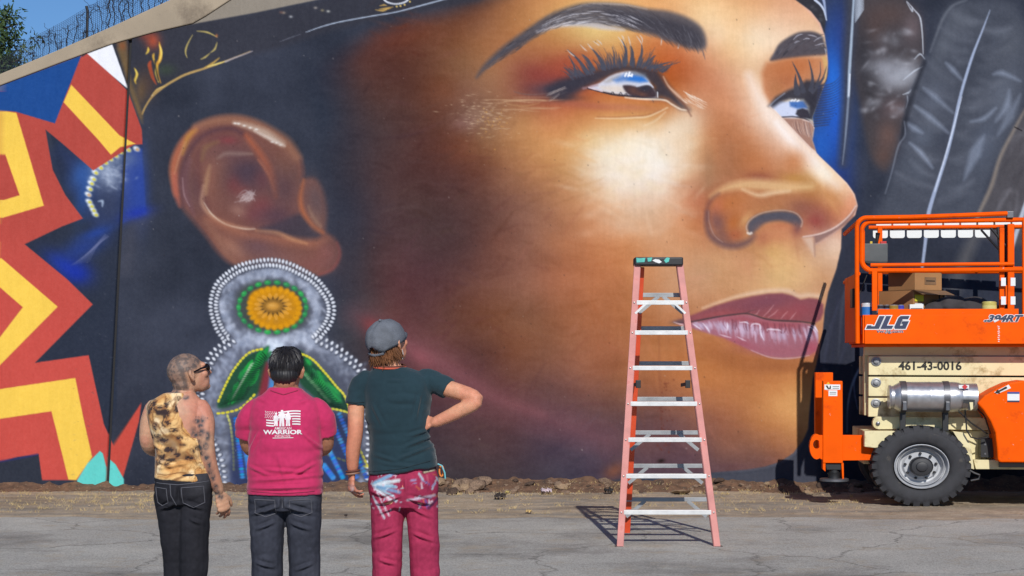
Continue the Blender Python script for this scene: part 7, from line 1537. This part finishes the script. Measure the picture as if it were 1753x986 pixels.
# ---- person in the bleach-dyed vest
C = Person(9.4, 318, 'person in a bleached tie-dye vest, sunglasses and black jeans, face turned right, one arm hanging')
mb = MB()
C.loft(mb, [(845, 312, 36, .08), (825, 314, 42, .10), (790, 312, 42, .105), (760, 309, 41, .10), (730, 305, 45, .105), (708, 302, 49, .105), (694, 301, 50, .095), (682, 304, 38, .075), (672, 309, 24, .06)])
C.limb(mb, [(309, 690, .0), (313, 672, .01), (320, 650, .02)], [.062, .058, .058])
C.limb(mb, [(344, 700, -.01), (352, 722, -.03), (355, 752, -.05), (360, 790, -.04), (374, 838, .0)], [.054, .055, .046, .042, .029]); C.hand(mb, (375, 842, .0), (.28, .12, -1), (.6, -.8, 0), (-.4, .8, -.2), .42, 1.0)
C.limb(mb, [(264, 700, .0), (255, 725, .0), (252, 758, .02), (258, 772, .12), (275, 768, .22)], [.052, .048, .042, .038, .03]); C.hand(mb, (277, 768, .225), (.4, 1, .1), (-.6, .1, .6), (0, 0, 1), .5)
C.limb(mb, [(293, 860, .01), (300, 970, .04), (303, 1090, .06)], [.064, .046, .034]); C.limb(mb, [(336, 860, -.01), (334, 970, -.02), (330, 1090, -.04)], [.064, .046, .034])
HC = C.head(mb, (322, 641, .015), 60, 20, 1.02)
rs = np.random.RandomState(12); TAT = [(340, 742, 9, 7), (346, 764, 9, 9), (336, 735, 6, 6), (360, 745, 5, 10), (338, 750, 6, 5), (348, 728, 6, 5), (358, 782, 6, 8), (364, 806, 6, 8), (372, 842, 6, 6), (342, 720, 7, 5), (352, 718, 5, 8), (350, 740, 8, 9), (345, 757, 7, 7), (356, 762, 7, 9), (350, 775, 9, 6), (362, 796, 5, 12), (367, 815, 5, 10), (371, 833, 5, 8), (378, 850, 5, 6), (303, 672, 9, 5), (322, 680, 6, 4)]
def skC(c, n_):
    x, y = C.px(c); r = np.repeat(SKIN1[None], len(c), 0); r = mixv(r, L_((206, 128, 108)), ss(0, .5, vnoise(c, 12, 2)) * .4 + .35 * np.exp(-((x - 350) ** 2 + (y - 700) ** 2) / 500.))
    pat = ss(-.05, .12, vnoise(c, 70, 4) + .6 * vnoise(c, 150, 6)); a = np.zeros(len(c))
    for tx, ty, w_, h_ in TAT: a = np.maximum(a, np.exp(-np.power(((x - tx) / w_) ** 2 + ((y - ty) / h_) ** 2, 1.5)))
    for k in range(7): a = np.maximum(a, .9 * ((np.abs(y - 713 - .1 * (x - 345)) < 1.6) & (np.abs(x - (340 + k * 3.2)) < 1.1)))
    r = mixv(r, L_((70, 74, 80)), a * (.6 + .4 * pat) * (n_[:, 1] < .75))
    hp = np.array(HC.inverted() @ Matrix.Translation((0, 0, 0))); hc = np.c_[c, np.ones(len(c))] @ np.array(HC.inverted()).T
    sk_ = ss(.0, .02, hc[:, 2] - .015 - .6 * np.maximum(0, hc[:, 1] - .03)) * (y < 668); nape = ss(.0, .02, -.03 - hc[:, 1]) * (y < 668)
    hd = np.maximum(sk_, nape * .9); pt2 = ss(-.1, .15, vnoise(hc[:, :3], 55, 9) + .7 * vnoise(hc[:, :3], 120, 10))
    r = mixv(r, L_((140, 118, 106)), hd * .75); return mixv(r, L_((74, 72, 74)), hd * (.25 + .45 * pt2))
C.finish('body', mb, .005, m_skin, skC)
mb = MB()
C.loft(mb, [(820, 314, 49, .125, 0, .06), (800, 313.5, 47.5, .12), (775, 311, 44.5, .112), (750, 305, 43, .112), (728, 296, 40, .117), (710, 292, 39.5, .117), (697, 291, 39, .107), (686, 293, 34, .088), (678, 300, 26, .074), (673, 304, 22, .068)])
def tie(c, n_):
    x, y = C.px(c); P = np.stack([x / 40., y / 40., c[:, 1] * 8], -1); w_ = P + .8 * np.stack([vnoise(P, 1.3, 1), vnoise(P, 1.3, 2), vnoise(P, 1.3, 3)], -1)
    v1 = vnoise(w_, 1.5, 4) + .5 * vnoise(w_, 3.4, 5); v2 = 1 - np.abs(vnoise(w_, 1.6, 7)) * 3.2; r = np.repeat(L_((240, 196, 132))[None], len(c), 0)
    r = mixv(r, L_((250, 222, 176)), ss(.0, .5, v1)); r = mixv(r, L_((206, 146, 84)), ss(.0, .5, -v1) * .8); r = mixv(r, L_((120, 78, 50)), ss(.55, .85, v2) * .75)
    dk = np.zeros(len(c))
    for tx, ty, a, b_ in ((288, 708, 13, 10), (292, 722, 9, 7), (262, 700, 6, 9), (256, 722, 4, 9), (285, 752, 12, 5), (272, 730, 5, 8), (296, 768, 14, 5), (284, 780, 7, 9), (313, 748, 7, 5), (322, 690, 8, 6), (310, 682, 6, 4), (330, 782, 10, 4), (270, 775, 5, 8), (291, 690, 5, 8), (345, 765, 6, 4), (292, 792, 6, 4), (268, 690, 7, 10), (280, 700, 10, 8), (276, 745, 8, 4), (305, 735, 9, 4), (318, 760, 9, 4), (300, 785, 12, 4), (262, 745, 5, 9), (275, 790, 9, 5), (310, 775, 6, 6), (335, 770, 5, 4), (308, 698, 6, 8)): dk = np.maximum(dk, np.exp(-((x - tx) / a) ** 2 - ((y - ty) / b_) ** 2))
    vein = np.maximum(1 - np.abs(vnoise(w_, 2.2, 11)) * 7, 1 - np.abs(vnoise(w_, 3.6, 13)) * 8); r = mixv(r, L_((150, 96, 56)), np.clip(vein, 0, 1) * .55)
    near = ss(.05, .5, dk + .25 * vnoise(w_, 2, 14)); r = mixv(r, L_((120, 76, 52)), near * .5)
    rdg = np.maximum(1 - np.abs(vnoise(w_, 4.2, 15)) * 3.2, 1 - np.abs(vnoise(w_, 7.5, 16)) * 3.2); sp = np.maximum(ss(.35, .8, near * np.clip(rdg, 0, 1) * (.5 + dk)), ss(.75, 1.0, dk + .35 * vnoise(w_, 6, 9))) * .95
    return mixv(r, L_((42, 38, 46)), sp * .95)
cr = creases(C, [((275, 800), (330, 790), .8), ((270, 785), (310, 800), .7), ((355, 800), (320, 770), .7), ((265, 760), (290, 770), .5)], wrinkle(41, .008))
C.finish('vest', mb, .0055, m_cloth, tie, cr)
mb = MB()
C.loft(mb, [(862, 313, 40, .10), (845, 314, 49, .122), (825, 315, 49.5, .128), (808, 314.5, 47.5, .122)])
C.limb(mb, [(291, 848, .01), (297, 900, .02), (301, 975, .045), (303, 1075, .06)], [.092, .083, .074, .066]); C.limb(mb, [(336, 848, -.01), (334, 900, -.02), (333, 975, -.02), (330, 1075, -.04)], [.09, .08, .074, .066])
cr = creases(C, [((275, 872), (305, 858), 1.2), ((355, 870), (322, 858), 1.2), ((313, 828), (312, 858), -1.2), ((330, 885), (350, 895), 1)], wrinkle(51, .006, [(9, 9, 14, 1.), (20, 16, 24, .5)]))
trC = C.finish('trousers', mb, .0065, m_denim, jean((40, 40, 46), C), cr); C.shoes([(303, .06), (330, -.04)])
bvC = surf(trC.data); seam(C, bvC, [(318, 832), (354, 830), (355, 858), (338, 866), (320, 858)], 'pocket_seam', trC, m_seam, closed=True); seam(C, bvC, [(272, 832), (292, 834), (294, 858), (282, 864), (274, 858)], 'pocket_seam', trC, m_seam, closed=True); seam(C, bvC, [(268, 824), (313, 827), (361, 822)], 'waist_seam', trC, m_seam); seam(C, bvC, [(299, 826), (300, 845), (308, 862)], 'back_seam', trC, m_seam)
# sunglasses
gl = MB()
for sd in (-1, 1):
    gl.tube([HC @ Vector((sd * .078, .0, .012)), HC @ Vector((sd * .076, .05, .016)), HC @ Vector((sd * .066, .092, .012))], [.004, .005, .006], 8); gl.ball(HC @ Vector((sd * .034, .098, .006)), (.032, .010, .021), 14, 9, HC.to_3x3())
gl.tube([HC @ Vector((-.015, .106, .012)), HC @ Vector((.015, .106, .012))], .004, 6); obj('sunglasses', gl, m_shade, C.root)

# ------------------------------------------------------------------ rubble, scraps, dry grass at the foot of the wall
def rock_mesh(seed, name):
    bm = bmesh.new(); bmesh.ops.create_icosphere(bm, subdivisions=2, radius=1.0)
    for v in bm.verts:
        d = v.co.normalized(); f_ = 1 + .35 * noise.noise(d * 1.3 + Vector((seed * 7.1, 0, 0))) + .2 * noise.noise(d * 3.1 + Vector((0, seed * 3.3, 0))); v.co = d * f_; v.co.z *= .72
    me = bpy.data.meshes.new(name); bm.to_mesh(me); bm.free(); return me
m_rock = pbr('clod_brown', (136, 112, 92), .95, var=.4, vscale=6, bmp=.8, bscale=20); m_rock2 = pbr('clod_dark', (84, 66, 54), .95, var=.4, vscale=6, bmp=.8, bscale=20); m_rock3 = pbr('clod_pale', (158, 132, 104), .95, var=.3, vscale=6, bmp=.8, bscale=20)
RM = []
for k in range(9):
    me = rock_mesh(k, 'rock'); me.materials.append((m_rock, m_rock2, m_rock3)[k % 3] if k % 3 != 2 or k == 8 else m_rock); RM.append(me)
rnd = random.Random(21)
def bheight(x, y): return float(bz(np.array([[x]]), np.array([[y]]))[0, 0]) if y > 20.1 else 0.
for k in range(150):
    px = rnd.choice([rnd.uniform(700, 900), rnd.uniform(760, 1480), rnd.uniform(1180, 1500), rnd.uniform(900, 1250), rnd.uniform(700, 860)]); y = rnd.uniform(19.95, 20.64) if rnd.random() < .6 else rnd.uniform(20.35, 20.64)
    x = (px - 876.5) * y / F; r_ = rnd.choice([.014, .018, .022, .03, .03, .045, .065]) * rnd.uniform(.75, 1.25)
    o = bpy.data.objects.new('rock', rnd.choice(RM)); COL.objects.link(o); o.location = (x, y, bheight(x, y) + r_ * .25); o.scale = (r_ * rnd.uniform(.9, 1.4), r_, r_ * rnd.uniform(.7, 1.1)); o.rotation_euler = (rnd.uniform(-.4, .4), rnd.uniform(-.4, .4), rnd.uniform(0, 6.28))
    tag(o, 'small brown clod of earth at the foot of the mural', 'rock', 'clods of earth along the wall')
# larger named stones
for px, y, r_, lab in ((797, 20.45, .085, 'brown clod topmost of the heap right of the red trousers'), (815, 20.4, .1, 'largest round brown clod at the wall foot, right of the red trousers'), (828, 20.55, .09, 'brown clod leaning on the wall behind the largest clod'), (1165, 19.9, .09, 'flat pale slab of broken asphalt seen through the ladder')):
    x = (px - 876.5) * y / F; o = bpy.data.objects.new('rock', RM[0 if px < 1000 else 8]); COL.objects.link(o); o.location = (x, y, bheight(x, y) + r_ * .35); o.scale = (r_ * 1.2, r_, r_ * (.9 if px < 1000 else .3)); o.rotation_euler = (.2, .1, px); tag(o, lab, 'rock')
# gravel and litter too small to count
nr = np.random.RandomState(8); V = []; Fc = []
def speck(x, y, z, s_, h_=.6):
    n0 = len(V); a = nr.uniform(0, 6.28); c, s2 = math.cos(a) * s_, math.sin(a) * s_
    V.extend([(x + c, y + s2, z), (x - s2, y + c, z), (x - c * nr.uniform(.6, 1), y - s2, z), (x + s2, y - c, z), (x + nr.uniform(-.3, .3) * s_, y, z + s_ * h_)]); Fc.extend([(n0, n0 + 1, n0 + 4), (n0 + 1, n0 + 2, n0 + 4), (n0 + 2, n0 + 3, n0 + 4), (n0 + 3, n0, n0 + 4)])
for k in range(9000): 
    x = nr.uniform(-7.5, 7.5); y = 15.0 + 5.6 * nr.rand() ** .7 if k % 3 else nr.uniform(19.8, 20.65); speck(x, y, (bheight(x, y) if y > 20.1 else .0) + .004, nr.choice([.005, .007, .010, .016], p=[.45, .35, .15, .05]))
me = bpy.data.meshes.new('gravel'); me.from_pydata(V, [], Fc); me.update(); o = link('gravel', me, pbr('mixed_grit', (168, 146, 118), .95, var=.55, vscale=9, bmp=.3)); o['kind'] = 'stuff'; o['label'] = 'loose grit and small stones scattered over the dirt verge'; o['category'] = 'gravel'
V = []; Fc = []
for k in range(420):
    cl = nr.choice([0, 1, 2, 3]); y = (nr.uniform(19.9, 20.6), nr.uniform(17.6, 20.2), nr.uniform(17.4, 20.0), nr.uniform(17.6, 20.3))[cl]; px = (nr.uniform(760, 1400), nr.uniform(-60, 460), nr.uniform(700, 1500), nr.uniform(-60, 700))[cl]; x0 = (px - 876.5) * y / F; z0 = bheight(x0, y) if y > 20.1 else .0
    for j in range(7):
        a = nr.uniform(0, 6.28); L0 = nr.uniform(.012, .05); lean = nr.uniform(.3, 1.3); x = x0 + nr.normal() * .03; y2 = y + nr.normal() * .03; n0 = len(V); V += [(x - .0025, y2, z0), (x + .0025, y2, z0), (x + math.cos(a) * L0 * lean, y2 + math.sin(a) * L0 * lean, z0 + L0)]; Fc.append((n0, n0 + 1, n0 + 2))
me = bpy.data.meshes.new('dry_grass'); me.from_pydata(V, [], Fc); me.update(); o = link('dry_grass', me, pbr('straw', (196, 170, 116), .9, var=.35, vscale=8, bmp=0)); o['kind'] = 'stuff'; o['label'] = 'short dry straw growing through the dirt verge'; o['category'] = 'grass'
# scraps
def scrap(px, py, w, d, h, c, label, name='paper_scrap', cat='litter', seed=1):
    D = CAMZ * F / (py - HOR); x = (px - 876.5) * D / F; bm = bmesh.new(); bmesh.ops.create_grid(bm, x_segments=9, y_segments=7, size=.5)
    for v in bm.verts:
        r2 = 1 - .35 * abs(noise.noise(v.co * 3 + Vector((seed, 0, 0)))); v.co.x *= w * r2; v.co.y *= d * r2; v.co.z = h * (.5 + noise.noise(Vector((v.co.x * 8 / w, v.co.y * 8 / d, seed)))) 
    me = bpy.data.meshes.new(name); bm.to_mesh(me); bm.free(); me.polygons.foreach_set('use_smooth', [True] * len(me.polygons)); o = link(name, me, pbr('scrap' + str(seed), c, .8, var=.15, vscale=12)); o.location = (x, D, .012 if D > 17.2 else .02); s_ = o.modifiers.new('s', 'SOLIDIFY'); s_.thickness = .003; tag(o, label, cat)
scrap(935, 845, .13, .25, .05, (226, 206, 214), 'crumpled pale pink scrap on the dirt left of the ladder', seed=1)
scrap(856, 853, .13, .3, .05, (60, 52, 48), 'dark crumpled scrap on the dirt below the wall, left of the pale scrap', seed=2)
scrap(1042, 845, .11, .25, .06, (40, 38, 38), 'dark crumpled scrap in the ladder shadow', seed=3)
scrap(1122, 836, .10, .2, .05, (222, 220, 220), 'white crumpled scrap seen between the ladder rails', seed=4)
scrap(905, 879, .06, .12, .03, (212, 180, 120), 'small tan leaf on the dirt near the road edge', 'dry_leaf', 'leaf', 5)
scrap(592, 887, .03, .06, .02, (60, 50, 46), 'tiny dark scrap at the road edge beside the red tee', seed=6)
scrap(868, 846, .05, .1, .03, (206, 186, 110), 'small yellow leaf on the dirt below the wall', 'dry_leaf', 'leaf', 7)
